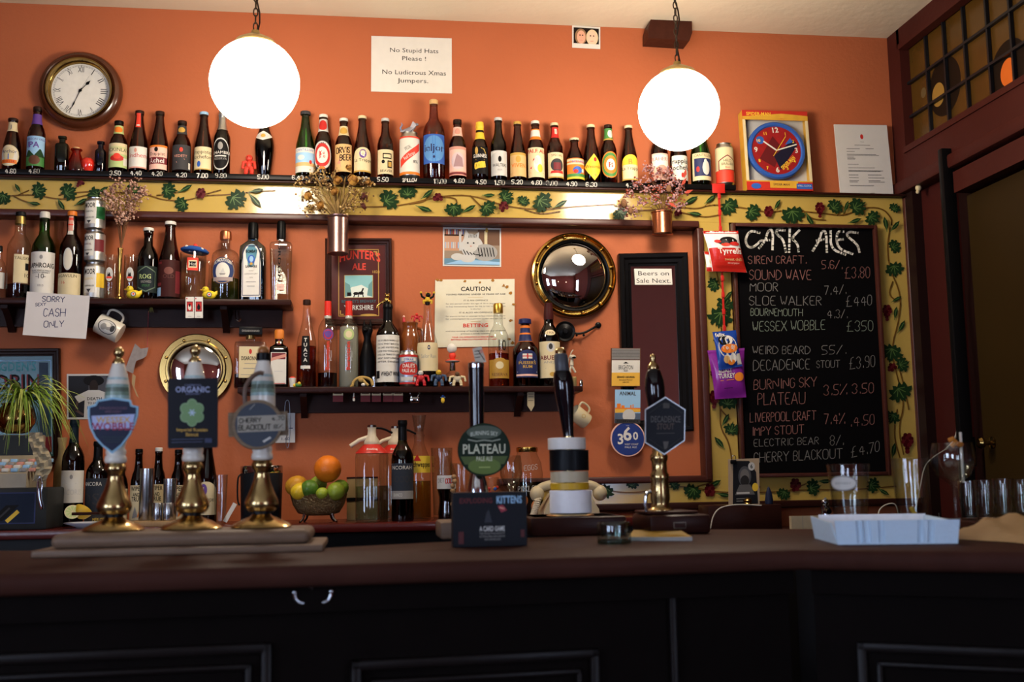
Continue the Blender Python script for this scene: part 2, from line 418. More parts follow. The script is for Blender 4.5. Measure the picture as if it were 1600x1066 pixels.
for px in (1442, 1471, 1503, 1540, 1577, 1625, 1680): p = tY(px, 120); rw(p.y-.005, p.y+.005, gZ0, gZ1, M_lead, XR+.015, XR+.028)
for py in (127.6, 182): p = tY(1417, py); rw(gY0, gY1, p.z-.005, p.z+.005, M_lead, XR+.013, XR+.028)
mb.build('lead_lattice', window4, world=True)
# doorway: jamb, door, beyond
M_door = pm('olive_brown_gloss_paint', '2a1d09', .45, noise=.15, scale=5)
mb = MB(); jy = tY(1441, 500).y
rw(jy, D, 0, bZ-.02, pm('dark_door_jamb', '1d0e0d', .45), XR-.01); rw(tY(1480, 500).y, jy, 0, bZ-.04, pm('oxblood_jamb', '3a1512', .5), XR+.03, XR+.1)
rw(tY(1512, 500).y-.005, tY(1480, 500).y+.005, 0, bZ-.04, pm('dark_door_jamb', '1d0e0d', .45), XR+.08, XR+.12)
struct('trim_2', mb)
dy1 = tY(1512, 500).y; dz = tY(1510, 288).z
mb = MB(); rw(1.9, dy1, 0, dz-.03, M_door, XR+.03, XR+.075); rw(1.9, dy1, dz-.02, dz+.06, M_oxblood, XR-.02, XR+.1)
door = struct('door_1', mb)
M_brass = pm('polished_brass', '937845', .2, 1, noise=.15, scale=20)
kp = atx(1551, 692, XR+.03); mb = MB()
Mx = Matrix.Translation((XR+.03, kp.y, kp.z)) @ Matrix.Rotation(-PI/2, 4, 'Y')
mb.loft([(.022, 0), (.022, .004), (.008, .008), (.008, .03), (.018, .036), (.022, .048), (.016, .058), (0, .06)], M_brass, 16, M=Mx); mb.build('door_knob', door, world=True)
kp = atx(1522, 706, XR+.03); mb = MB(); mb.box((XR+.022, kp.y, kp.z), (.015, .03, .11), M_black, .003); mb.build('lock_case', door, world=True)
mb = MB(); p0 = tY(1500, 400); zt = atx(1500, 218, XR-.04).z
mb.box((XR-.03, p0.y, zt/2), (.05, .03, zt), M_black, .004); struct('trim_3', mb)
mb = MB(); rw(1.9, 4.2, 0, 3.1, M_black, XR+.5, XR+.52); struct('wall_passage', mb)

# ---------------------------------------------------------------- painted frieze, mouldings, chalkboard
M_yel = pm('mustard_varnished_paint', 'b4974a', .16, noise=.08, scale=6, coat=.3)
INK_LEAF, INK_VEIN, INK_STEM, INK_GRAPE = pm('leaf_green_paint', '1a3019', .3), pm('leaf_vein_paint', '4c6632', .3), pm('vine_brown_paint', '6b4a1a', .3), pm('grape_paint', '3c0a10', .3)
LOBES = [(0, 1), (.1, .74), (.2, .8), (.24, .5), (.42, .74), (.6, .66), (.55, .44), (.78, .4), (.92, .14), (.64, .08), (.7, -.12), (.62, -.38), (.34, -.26), (.28, -.52), (.1, -.4), (0, -.3)]
def leaf(cv, x, y, s, ang, small=0):
    """vine leaf painted at picture point x,y, s = half size in pixels, ang = tip direction in degrees (0 up, clockwise)"""
    a = math.radians(ang); ca, sa = math.cos(a), math.sin(a); s *= 1.22
    q = lambda u, v: (x+(u*ca+v*sa)*s, y-(-u*sa+v*ca)*s)
    if small:
        o = [q(0, 1), q(.28, .4), q(.3, -.1), q(0, -.8), q(-.22, -.1), q(-.25, .45)]
        cv.fan(q(0, 0), o, INK_LEAF); cv.line([q(0, -.9), q(.03, .6)], s*.09, INK_VEIN); return
    j = lambda u, v: q(u*(1+random.uniform(-.06, .06)), v*(1+random.uniform(-.05, .05)))
    o = [j(u, v) for u, v in LOBES]+[j(-u, v) for u, v in LOBES[-2:0:-1]]
    cv.fan(q(0, 0), o, INK_LEAF)
    for u, v in ((0, .75), (.42, .4), (-.42, .4), (.55, 0), (-.55, 0)): cv.line([q(0, -.15), q(u*.8, v*.8)], s*.06, INK_VEIN)
INK_GRAPE2 = pm('grape_paint_light', '521216', .3)
def grapes(cv, x, y, s, n=7):
    s *= 1.1; k = 0
    for r, c in enumerate((2, 3, 3, 2, 1, 1)):
        for i in range(c):
            if k < n+1: cv.ell(x+(i-(c-1)/2)*s*.62+random.uniform(-.6, .6), y-s+r*s*.52+random.uniform(-.5, .5), s*.36, s*.36, (INK_GRAPE, INK_GRAPE2)[k % 2], 10)
            k += 1
def vine(cv, pts, w=2.2): cv.line([(a, b) for a, b in pts], w, INK_STEM, 2)
YF = D-.052                                           # face of the painted boards
zt, zb = at(700, 279, D-.085).z-.031, at(600, 338, YF).z
xa, xb = at(1098, 550, YF).x, at(1150, 550, D-.066).x-.002     # strip left of the chalkboard
xc, xd = at(1380, 550, D-.066).x+.002, at(1424, 540, YF).x     # strip right of it
zl, zk = at(1180, 745, YF).z, at(1180, 783, YF).z     # strip under it
def board(name, label, x0, x1, z0, z1, paint, base=M_yel):
    mb = MB(); mb.box(((x0+x1)/2, (YF+D)/2, (z0+z1)/2), (x1-x0, D-YF-.006, z1-z0), base); paint(pixcv(mb, YF, .0001)); return mb.build(name, None, label, 'painted panel', world=True, smooth=0)
def f_top(cv):
    f0 = cv.fn; cv.fn = lambda x, y, o: f0(x, (338+(x-600)*.018)-(338+(x-600)*.018-y)*.95, o)
    for p in ([(-10, 308), (25, 304), (55, 303), (92, 311), (115, 309), (150, 300), (195, 299), (232, 303), (255, 312), (290, 313), (320, 304), (355, 303), (404, 297), (430, 296)], [(22, 306), (40, 315), (60, 318)], [(92, 304), (110, 300), (140, 298)], [(28, 304), (45, 296)], [(245, 304), (268, 302), (285, 296)], [(314, 304), (345, 295)],
              [(540, 322), (590, 323), (630, 320), (690, 304), (740, 303), (790, 322), (850, 328), (890, 322), (960, 318)], [(640, 318), (665, 314), (672, 302)], [(690, 306), (712, 308), (714, 316)], [(735, 304), (745, 315), (752, 322)], [(820, 327), (845, 335), (875, 330)], [(960, 320), (1000, 330), (1060, 322), (1090, 326), (1110, 318), (1150, 321), (1200, 332), (1230, 327), (1290, 333), (1320, 337), (1345, 323), (1378, 323), (1393, 340), (1393, 352)], [(1060, 330), (1100, 340), (1125, 335)], [(1255, 328), (1268, 342), (1290, 344)], [(1318, 336), (1322, 318)]): vine(cv, p)
    for x, y, s, a in ((5, 306, 13, 200), (58, 297, 14, 80), (105, 300, 15, 60), (150, 304, 13, 270), (210, 296, 12, 20), (261, 296, 14, 90), (286, 318, 13, 250), (366, 309, 18, 130), (605, 312, 17, 60), (637, 301, 14, 0), (709, 324, 14, 180), (760, 323, 14, 130), (789, 307, 13, 60), (817, 314, 10, 30), (845, 313, 17, 120), (968, 332, 12, 150), (1137, 320, 15, 130), (1174, 330, 14, 110), (1238, 332, 18, 170), (1303, 323, 13, 40), (1337, 323, 15, 60), (1361, 339, 13, 120), (1397, 325, 9, 30)): leaf(cv, x, y, s, a)
    for x, y, s, a in ((28, 293, 8, -30), (53, 317, 9, 100), (95, 318, 10, 150), (126, 315, 10, 60), (160, 295, 9, 60), (289, 293, 11, 60), (398, 311, 13, 140), (400, 296, 10, 80), (667, 302, 11, 50), (662, 325, 12, 110), (732, 326, 11, 60), (763, 303, 9, 90), (875, 318, 11, 60), (1078, 312, 12, 60), (1109, 310, 10, 50), (1085, 333, 10, 100), (1214, 319, 9, 30), (1265, 342, 11, 150), (1322, 322, 9, 20), (1335, 345, 10, 70), (1384, 351, 11, -10), (1398, 354, 10, 40)): leaf(cv, x, y, s, a, 1)
    for x, y, s, n in ((314, 302, 7, 9), (126, 288, 6, 5), (684, 310, 7, 7), (787, 324, 7, 8), (1060, 335, 6, 6), (1201, 331, 7, 9), (1281, 325, 7, 12)): grapes(cv, x, y, s, n)
board('painted_frieze', 'long mustard frieze painted with trailing vines under the top bottle ledge', XL, xd, zb, zt, f_top)
def f_left(cv):
    for p in ([(1118, 410), (1122, 440), (1133, 460), (1124, 490), (1128, 520)], [(1120, 600), (1126, 640), (1125, 668), (1139, 690), (1144, 722), (1143, 750)], [(1126, 640), (1140, 655)]): vine(cv, p)
    for x, y, s, a in ((1117, 444, 11, 250), (1126, 492, 19, 190), (1132, 478, 14, 30), (1137, 630, 16, 10), (1143, 673, 12, 10), (1126, 525, 12, 160)): leaf(cv, x, y, s, a)
    for x, y, s, a in ((1137, 463, 9, 40), (1133, 657, 10, 30), (1125, 693, 11, -40), (1122, 382, 10, 20)): leaf(cv, x, y, s, a, 1)
    grapes(cv, 1116, 622, 8, 12); grapes(cv, 1116, 585, 6, 6)
board('painted_border', 'narrow vine painted strip on the left of the chalkboard', xa, xb, zl+.0005, zb-.0005, f_left)
def f_right(cv):
    for p in ([(1391, 356), (1386, 385), (1390, 420), (1408, 460), (1405, 500), (1392, 545), (1402, 590), (1414, 630), (1403, 670), (1412, 710)], [(1395, 440), (1388, 460), (1400, 470)], [(1400, 560), (1412, 600), (1420, 640)], [(1402, 640), (1396, 680), (1406, 715)]): vine(cv, p)
    for x, y, s, a in ((1396, 386, 11, 60), (1397, 418, 14, 170), (1393, 548, 17, 190), (1405, 610, 18, 150), (1395, 650, 12, 200), (1408, 570, 12, 70)): leaf(cv, x, y, s, a)
    for x, y, s, a in ((1399, 490, 9, 10), (1408, 511, 10, 30), (1396, 705, 11, 10), (1400, 468, 8, 60)): leaf(cv, x, y, s, a, 1)
    for x, y, s, n in ((1386, 487, 7, 12), (1394, 578, 7, 6), (1418, 690, 9, 14)): grapes(cv, x, y, s, n)
board('painted_border', 'vine painted strip on the right of the chalkboard beside the doorway', xc, xd, zl+.0005, zb-.0005, f_right)
x0 = at(820, 765, YF).x
def f_bot(cv):
    for p in ([(930, 760), (965, 770), (1000, 770), (1050, 760), (1085, 762), (1125, 770), (1200, 770), (1260, 765), (1330, 766), (1400, 760)], [(1090, 760), (1120, 752)], [(1225, 770), (1260, 756)]): vine(cv, p)
    for x, y, s, a in ((946, 765, 14, 200), (987, 758, 10, 20), (1052, 757, 10, 60), (1083, 766, 14, 210), (1225, 770, 11, 200), (1268, 762, 13, 80), (1362, 758, 12, 100)): leaf(cv, x, y, s, a)
    for x, y, s, a in ((1115, 757, 11, 60), (1130, 773, 10, 100), (1288, 752, 10, 90), (1380, 768, 9, 120)): leaf(cv, x, y, s, a, 1)
    grapes(cv, 1109, 768, 8, 9); grapes(cv, 1243, 760, 8, 9); grapes(cv, 1180, 765, 7, 6)
board('painted_border', 'vine painted strip along the foot of the wall under the chalkboard', x0, xd, zk, zl, f_bot)
# wood mouldings
n = 4
def rail(y_out, x0, x1, z0, z1, mat=M_rail, b=.006):
    global n
    mb = MB(); mb.box(((x0+x1)/2, D-y_out/2, (z0+z1)/2), (abs(x1-x0), y_out, abs(z1-z0)), mat, b, seg=3); struct('trim_%d' % n, mb); n += 1
zr = at(600, 347, D-.07).z
rail(.072, XL, xa, zr, zb)                                            # under the frieze
rx0, rx1 = at(1096, 550, D-.07).x, at(1107, 550, D-.07).x
rail(.070, rx0, rx1, zl-.012, zr)
rail(.068, x0-.1, rx1, zl-.018, zl+.008)
rail(.066, x0-.1, xd, zk-.028, zk, M_wood)
rail(.068, xd, xd+.014, zk, zt, M_rail)
# chalkboard
Yc = D-.066
qx0, qx1 = at(1150, 550, Yc).x, at(1380, 550, Yc).x; qz1, qz0 = at(1260, 351, Yc).z, at(1270, 745, Yc).z
cb = thing('chalkboard', 'black chalkboard menu headed CASK ALES in a thin dark wood frame', 'chalkboard', ((qx0+qx1)/2, D-.052, qz0))
mb = MB(); fw = .015
for a, b, p, q in ((qx0, qx0+fw, qz0, qz1), (qx1-fw, qx1, qz0, qz1), (qx0+fw, qx1-fw, qz0, qz0+fw), (qx0+fw, qx1-fw, qz1-fw, qz1)):
    mb.box(((a+b)/2, D-.0665, (p+q)/2), (b-a, .028, q-p), M_rail, .004)
mb.build('frame', cb, world=True)
mb = MB(); YS = D-.062; mb.box(((qx0+qx1)/2, YS+.0045, (qz0+qz1)/2), (qx1-qx0-.03, .009, qz1-qz0-.03), pm('slate_black', '0a090a', .7, noise=.3, scale=5, spec=.03)); cv = pixcv(mb, YS)
CHW, CHP, CHG = pm('white_chalk', '7d7a76', .9, noise=.4, scale=300), pm('pink_chalk', '8c5f58', .9, noise=.4, scale=300), pm('pale_green_chalk', '808a7c', .9, noise=.35, scale=300)
CHB = pm('bold_white_chalk', 'ddd8cc', .9, noise=.25, scale=300)
for g in ([(1187, 364), (1172, 360), (1164, 374), (1168, 386), (1177, 387), (1188, 377)], [(1186, 388), (1196, 376), (1200, 360), (1208, 359), (1207, 390)], [(1190, 376), (1207, 375)], [(1226, 360), (1213, 359), (1213, 366), (1224, 374), (1228, 394)], [(1234, 358), (1233, 394)], [(1249, 360), (1236, 373), (1246, 380), (1248, 393)],
          [(1270, 392), (1280, 376), (1284, 361), (1291, 361), (1292, 394)], [(1276, 376), (1291, 374)], [(1298, 361), (1298, 389), (1321, 398)], [(1318, 362), (1307, 362), (1308, 388), (1332, 397)], [(1307, 375), (1317, 374)], [(1340, 364), (1326, 362), (1322, 368), (1340, 382), (1343, 394)]):
    cv.line(g, 3.6, CHB, 2)
for t, x0_, y0_, x1_, y1_, h, k, w in (
    ('SIREN CRAFT.', 1169, 412, 1260, 412, 12, CHP, 1.3), ('5.6/.', 1284, 420, 1316, 420, 13, CHP, 1.2), ('SOUND WAVE', 1171, 437, 1267, 437, 15, CHP, 1.4), ('$3.80', 1320, 435, 1359, 434, 17, CHP, 1.3),
    ('MOOR', 1172, 455, 1215, 455, 13, CHW, 1.4), ('7.4/.', 1288, 461, 1322, 459, 14, CHW, 1.2), ('SLOE WALKER', 1171, 477, 1283, 477, 14, CHW, 1.3), ('$440', 1322, 479, 1362, 477, 16, CHW, 1.3),
    ('BOURNEMOUTH', 1173, 493, 1254, 494, 11, CHG, 1.2), ('4.3/.', 1292, 497, 1324, 497, 13, CHW, 1.2), ('WESSEX WOBBLE', 1176, 518, 1289, 515, 15, CHG, 1.3), ('$350', 1323, 518, 1364, 517, 16, CHG, 1.3),
    ('WEIRD BEARD', 1176, 553, 1266, 553, 12, CHW, 1.3), ('55/.', 1284, 554, 1322, 553, 14, CHW, 1.2), ('DECADENCE', 1177, 579, 1265, 577, 16, CHW, 1.3), ('STOUT', 1276, 575, 1312, 574, 11, CHW, 1.2), ('$3.90', 1327, 577, 1367, 573, 18, CHW, 1.2),
    ('BURNING SKY', 1178, 609, 1276, 604, 15, CHP, 1.4), ('3.5% 3.50', 1287, 618, 1365, 614, 16, CHP, 1.5), ('PLATEAU', 1184, 633, 1258, 631, 18, CHP, 1.4),
    ('LIVERPOOL CRAFT', 1172, 660, 1275, 656, 14, CHP, 1.4), ('7.4%', 1288, 663, 1320, 662, 16, CHP, 1.5), ('.4.50', 1328, 667, 1366, 663, 16, CHP, 1.4), ('IMPY STOUT', 1175, 681, 1256, 677, 13, CHP, 1.5),
    ('ELECTRIC BEAR', 1178, 698, 1279, 694, 11, CHW, 1.2), ('8/.', 1297, 696, 1318, 695, 15, CHW, 1.2), ('CHERRY BLACKOUT', 1178, 723, 1316, 716, 15, CHW, 1.3), ('$4.70', 1330, 715, 1374, 705, 16, CHW, 1.3)):
    cv.hand(t, x0_, y0_, x1_, y1_, h, k, w*.68)
mb.build('slate', cb, world=True, smooth=0)

# ---------------------------------------------------------------- ledge and shelves
LY = D-.085
LZ = at(700, 279, LY).z; lx1 = at(1150, 290, LY).x
led = thing('bottle_ledge', 'long black ledge with painted prices carrying the top row of bottles', 'shelf', (0, D, LZ))
mb = MB(); mb.box(((XL+lx1)/2, (LY+D)/2, LZ-.01), (lx1-XL, D-LY, .02), M_black, .002); cv = pixcv(mb, LY, .0002)
for t, x, y in (('4.60', 16, 269), ('4.60', 53, 269), ('3.50', 180, 272), ('4.40', 212, 272), ('4.20', 245, 273), ('4.20', 283, 275), ('7.00', 316, 276), ('9.80', 345, 276), ('5.00', 411, 278), ('6.40', 465, 279), ('2.50', 505, 280), ('4.20', 565, 281), ('5.50', 598, 282), ('13.00', 687, 285), ('4.60', 717, 284), ('4.50', 751, 286), ('1.50', 780, 287), ('5.20', 808, 286), ('4.60', 838, 287), ('3.00', 862, 288), ('4.90', 893, 289), ('6.30', 924, 290), ('4.30', 986, 291)):
    w = 17 if len(t) == 4 else 20; b = t in ('5.00', '7.00', '13.00', '1.50', '3.00')
    cv.hand(t, x-w/2, y+1.5, x+w/2, y+1.8, 6.5, 'W', 1.5 if b else 1.1)
cv.hand('2PILLOW', 629, 284, 651, 284, 5, 'W', 1.1)
mb.build('shelf_board', led, world=True)
mb = MB(); mb.box(((XL+XR)/2, (LY+.004+YF)/2, LZ-.0255), (XR-XL-.02, YF-LY-.004, .0095), M_wood, .003, seg=3); mb.box(((lx1+XR)/2, (LY+.006+D)/2, LZ-.0225), (XR-lx1-.01, D-LY-.006, .004), M_wood)
mb.build('support_moulding', led, world=True)
def bracket(mb, x, z, d=.11, h=.085):
    mb.prism([(0, 0), (d, 0), (d, -.012), (d*.75, -.02), (d*.45, -.045), (d*.2, -h*.85), (d*.12, -h), (0, -h)], -.012, .012, M_wood, Matrix.Translation((x, D, z)) @ Matrix.Rotation(-PI/2, 4, 'Z'))
SY = D-.14
SZ = at(250, 466.5, SY).z; sx1 = at(455, 468, SY).x
t = thing('wall_shelf', 'dark wood wall shelf at left holding whisky and gin bottles', 'shelf', (sx1-.6, D, SZ))
mb = MB(); mb.box(((XL+sx1)/2, (SY+D)/2, SZ-.011), (sx1-XL, D-SY, .022), M_wood, .004); mb.build('shelf_board', t, world=True)
mb = MB(); mb.box(((XL+sx1-.04)/2, D-.012, SZ-.055), (sx1-.04-XL, .024, .066), M_wood); mb.build('back_rail', t, world=True)
for x in (14, 352): mb = MB(); bracket(mb, at(x, 490, D-.05).x, SZ-.022); mb.build('bracket', t, world=True)
MZ = at(640, 604, SY).z; mx0, mx1 = at(371, 600, SY).x, at(911, 605, SY).x
t = thing('wall_shelf', 'lower dark wood wall shelf in the middle crowded with spirits and toys', 'shelf', ((mx0+mx1)/2, D, MZ))
mb = MB(); mb.box(((mx0+mx1)/2, (SY+D)/2, MZ-.011), (mx1-mx0, D-SY, .022), M_wood, .004); mb.build('shelf_board', t, world=True)
mb = MB(); mb.box(((mx0+mx1)/2, D-.012, MZ-.055), (mx1-mx0-.1, .024, .066), M_wood); mb.build('back_rail', t, world=True)
for x in (475, 810): mb = MB(); bracket(mb, at(x, 620, D-.05).x, MZ-.022); mb.build('bracket', t, world=True)
# ---------------------------------------------------------------- back counter and bar
BZ = 1.08; BY = 3.70
M_red = pm('red_mahogany_top', '4e1712', .22, noise=.25, scale=14, stretch=(1, 7, 1))
xk = at(1090, 800, BY).x
t = thing('back_counter', 'red mahogany back counter along the foot of the wall', 'counter', ((XL+xk)/2, (BY+D)/2, 0))
mb = MB(); mb.box(((XL+xk)/2, (BY+D)/2, BZ-.015), (xk-XL-.02, D-BY-.012, .03), M_red, .006); mb.build('worktop', t, world=True)
mb = MB(); mb.box(((XL+xk)/2, (BY+D)/2+.03, (BZ-.03)/2), (xk-XL-.04, D-BY-.08, BZ-.03), M_black); mb.build('body', t, world=True)
t = thing('low_counter', 'dark low counter and sink unit below the chalkboard', 'counter', ((xk+XR)/2, (BY+D)/2, 0))
mb = MB(); mb.box(((xk+XR)/2+.002, (BY+D)/2, 1.0), (XR-xk-.03, D-BY-.012, .03), M_wood, .005); mb.build('worktop', t, world=True)
mb = MB(); mb.box(((xk+XR)/2+.002, (BY+D)/2+.03, .49), (XR-xk-.07, D-BY-.08, .98), M_black); mb.build('body', t, world=True)
# bar counter: outline unprojected onto the top, 1.10 m high
TZ = 1.10
front = [atz(-420, 909, TZ), atz(0, 896, TZ), atz(800, 873, TZ), atz(1250, 858.5, TZ), atz(1262, 858.5, TZ), atz(1620, 862, TZ), atz(1980, 866, TZ)]
back = [atz(1900, 827, TZ), atz(1600, 827, TZ), atz(1240, 827, TZ), atz(1100, 827.5, TZ), atz(690, 847, TZ), atz(500, 857, TZ), atz(0, 861, TZ), atz(-420, 868, TZ)]
M_bar = pm('worn_brown_bar_top', '38201a', .55, noise=.3, scale=9, stretch=(1, 6, 1), bump=.03, spec=.04)
M_barface = pm('black_brown_panelling', '0d0908', .6, noise=.25, scale=20, spec=.02)
bar = thing('bar_counter', 'long dark panelled bar counter with a worn brown wooden top', 'bar counter', (front[2].x, front[2].y+.3, 0))
mb = MB(); o = [(p.x, p.y) for p in front+back]; k = len(o)
def ring(pts, d, z):
    r = []
    for i in range(len(pts)):
        a, b, c = Vector(pts[i-1]), Vector(pts[i]), Vector(pts[(i+1) % len(pts)])
        n1 = (b-a).normalized(); n2 = (c-b).normalized(); nn = Vector((n1.y+n2.y, -(n1.x+n2.x))); nn = nn/max(.2, nn.length)*1
        r.append((b.x+nn.x*d, b.y+nn.y*d, z))
    return r
rs = [ring(o, 0, TZ), ring(o, .006, TZ-.003), ring(o, .01, TZ-.012), ring(o, .008, TZ-.028), ring(o, 0, TZ-.034)]
v = sum(rs, []); f = [tuple(range(k))]+[(j*k+i, (j+1)*k+i, (j+1)*k+(i+1) % k, j*k+(i+1) % k) for j in range(4) for i in range(k)]+[tuple(range(4*k, 5*k))[::-1]]
mb.add(v, f, M_bar); mb.build('bar_top', bar, world=True, smooth=50)
mb = MB()
def wallseg(a, b, inset, z0, z1, th, mat):
    a, b = Vector((a.x, a.y)), Vector((b.x, b.y)); d = (b-a).normalized(); nn = Vector((-d.y, d.x)); p = [a+nn*inset, b+nn*inset, b+nn*(inset+th), a+nn*(inset+th)]
    mb.add([(q.x, q.y, z) for z in (z0, z1) for q in p], [(3, 2, 1, 0), (4, 5, 6, 7), (0, 1, 5, 4), (1, 2, 6, 5), (2, 3, 7, 6), (3, 0, 4, 7)], mat)
for a, b in ((front[0], front[2]), (front[2], front[3]), (front[4], front[6])):
    wallseg(a, b, .05, 0, TZ-.034, .04, M_barface); wallseg(a, b, .028, TZ-.075, TZ-.034, .03, M_barface)
mb.build('front_panel', bar, world=True)
def on_face(px, py, i0, i1, off):
    """point on the bar front between two outline points"""
    a, b = front[i0], front[i1]; d = Vector((b.x-a.x, b.y-a.y, 0)).normalized(); nn = Vector((d.y, -d.x, 0)); o_ = a-nn*(.05-off); r = ray(px, py)
    k = (o_-EYE).dot(nn)/r.dot(nn); return EYE+r*k, d, nn
M_mould = pm('black_brown_moulding', '100b0a', .4, noise=.2, scale=20, spec=.12)
for i0, i1, xs in ((0, 2, (-260, 425)), (2, 3, (548, 935)), (4, 5, (1340, 1760))):
    ztop = on_face(xs[0], 1032 if i0 < 4 else 1002, i0, i1, 0)[0].z
    mb = MB()
    for k, (ins, w) in enumerate(((0, .016), (.03, .01))):
        p0, d, nn = on_face(xs[0], 1032, i0, i1, 0); p1 = on_face(xs[1], 1032, i0, i1, 0)[0]; L_ = (p1-p0).dot(d)
        Mx = Matrix((d, -nn, Vector((0, 0, 1)))).transposed().to_4x4(); Mx.translation = Vector((p0.x, p0.y, 0))
        z1_, z0_ = ztop-ins, .25+ins
        for c, s_ in (((L_/2, 0, z1_-w/2), (L_-2*ins, .024, w)), ((L_/2, 0, z0_), (L_-2*ins, .024, w)), ((ins+w/2, 0, (z0_+z1_)/2), (w, .024, z1_-z0_)), ((L_-ins-w/2, 0, (z0_+z1_)/2), (w, .024, z1_-z0_))):
            mb.box(c, s_, M_mould, .004, Mx)
    mb.build('panel_moulding', bar, world=True)
p, d, nn = on_face(1049, 950, 2, 3, 0)
mb = MB(); mb.box((p.x, p.y-.004, .53), (.012, .016, 1.06), M_mould, .003); mb.build('corner_bead', bar, world=True)
# ---------------------------------------------------------------- globe pendants
M_globe = emit('opal_globe_light', 'ffeed8', LAMP_POWER)
M_chain = pm('bronzed_chain', '3c3024', .4, .8)
M_obrass = pm('aged_brass', 'a58c58', .35, .9)
def globe(px, py, rpx, label, swing):
    R = .136; d = R*F/rpx
    r = ray(px, py); c = EYE+r*(d/1.0)
    zc = zceil(c.x)
    t = thing('globe_pendant', label, 'pendant lamp', (c.x, c.y, c.z), 'globe pendants over the bar')
    mb = MB(); mb.ball((0, 0, 0), R, M_globe, 40, 24); mb.build('globe', t)
    mb = MB(); mb.loft([(.064, R-.020), (.066, R-.012), (.058, R-.001), (.034, R+.012), (.014, R+.022), (.012, R+.032), (.004, R+.036)], M_obrass, 24); mb.build('gallery', t)
    mb = MB(); z = R+.034; i = 0; H = zc-c.z
    while z < H-.02:
        q = [(.0065*math.cos(a), .0, .014*math.sin(a)) for a in [2*PI*k/10 for k in range(10)]]
        if i % 2: q = [(b, a, w) for a, b, w in q]
        mb.tube([(a, b, z+.012+w) for a, b, w in q], .0022, M_chain, 5, True); z += .0235; i += 1
    mb.build('chain', t)
    mb = MB(); mb.tube([(.006+.007*math.sin(k*1.1+swing), .004*math.cos(k*.9), R+.03+(H-R-.03)*k/14) for k in range(15)], .0028, pm('brown_flex', '2a1d16', .7), 6); mb.build('flex', t)
    mb = MB(); mb.loft([(.045, H-.03), (.04, H-.012), (.02, H-.001)], M_obrass, 20); mb.build('ceiling_rose', t)
    return c
G1 = globe(398, 130, 69, 'round white glowing globe pendant on the left above the pump clips', 0)
G2 = globe(1060.5, 172, 63, 'round white glowing globe pendant on the right in front of the ceiling beam end', 2)
# ================================================================ BOTTLES
G_brown = glass('brown_glass', '8a5426', .35); G_dark = glass('near_black_glass', '4a3020', .4); G_green = glass('green_glass', '6fae5a', .3); G_dgreen = glass('dark_green_glass', '3f6a42', .35)
G_clear = glass('clear_glass', 'f6f8f6', .7); G_blue = glass('pale_blue_glass', 'a9d3e4', .6); G_amber = glass('amber_glass', 'b8773a', .4); G_cobalt = glass('cobalt_glass', '3b55a5', .4)
L_whisky = glass('whisky', 'c47a35', .7); L_dark = glass('dark_spirit', '7a3a1c', .6); L_clear = glass('clear_spirit', 'f0f2ee', .8); L_grey = pm('cloudy_grey_spirit', '8f8c7e', .35); L_black = glass('black_drink', '2a1410', .6)
PR = dict(
 long=[(0, 0), (.9, 0), (1, .02), (1, .55), (.95, .61), (.72, .68), (.52, .76), (.46, .84), (.43, .93), (.49, .935), (.49, .955), (.44, .96), (.44, 1)],
 us=[(0, 0), (.9, 0), (1, .02), (1, .52), (.97, .58), (.82, .66), (.6, .72), (.5, .80), (.45, .92), (.5, .925), (.5, .95), (.45, .955), (.45, 1)],
 belg=[(0, 0), (.9, 0), (1, .02), (1, .40), (.96, .48), (.82, .58), (.62, .70), (.48, .82), (.42, .93), (.48, .935), (.48, .96), (.44, .965), (.44, 1)],
 stub=[(0, 0), (.92, 0), (1, .02), (1, .48), (.94, .56), (.6, .74), (.45, .82), (.42, .93), (.48, .94), (.48, .97), (.44, 1)],
 skittle=[(0, 0), (.6, 0), (.66, .03), (.84, .2), (.99, .42), (1, .5), (.93, .58), (.72, .67), (.5, .76), (.4, .88), (.38, .96), (.44, .965), (.44, 1)],
 taper=[(0, 0), (.92, 0), (1, .02), (1, .38), (.92, .5), (.72, .65), (.5, .80), (.45, .92), (.5, .93), (.5, .96), (.45, 1)],
 champ=[(0, 0), (.92, 0), (1, .02), (1, .42), (.94, .5), (.75, .62), (.52, .76), (.42, .88), (.40, .94), (.48, .945), (.48, .965), (.46, 1)],
 wine=[(0, 0), (.94, 0), (1, .02), (1, .60), (.95, .655), (.75, .71), (.48, .76), (.38, .80), (.36, .955), (.42, .96), (.42, .985), (.38, .99), (.38, 1)],
 spirit=[(0, 0), (.94, 0), (1, .02), (1, .56), (.96, .62), (.78, .69), (.52, .74), (.42, .78), (.37, .88), (.36, 1)],
 broad=[(0, 0), (.94, 0), (1, .02), (1, .62), (.95, .69), (.7, .76), (.42, .80), (.34, .84), (.33, 1)],
 bulbneck=[(0, 0), (.94, 0), (1, .02), (1, .56), (.95, .62), (.7, .69), (.47, .74), (.43, .79), (.45, .85), (.40, .91), (.36, .96), (.36, 1)],
 slope=[(0, 0), (.92, 0), (1, .02), (1, .48), (.9, .56), (.66, .66), (.45, .77), (.36, .88), (.34, 1)],
 flask=[(0, 0), (.95, 0), (1, .02), (1, .68), (.9, .73), (.4, .755), (.33, .78), (.33, .9)],
 tallsq=[(0, 0), (.82, 0), (.86, .02), (1, .68), (1, .71), (.88, .735), (.42, .75), (.40, .77), (.40, .8)])
def prof_r(p, z, h, r):
    z = z/h
    for (r0, z0), (r1, z1) in zip(p, p[1:]):
        if z0 <= z <= z1 and z1 > z0: return r*(r0+(r1-r0)*(z-z0)/(z1-z0))
    return r*p[-1][0]
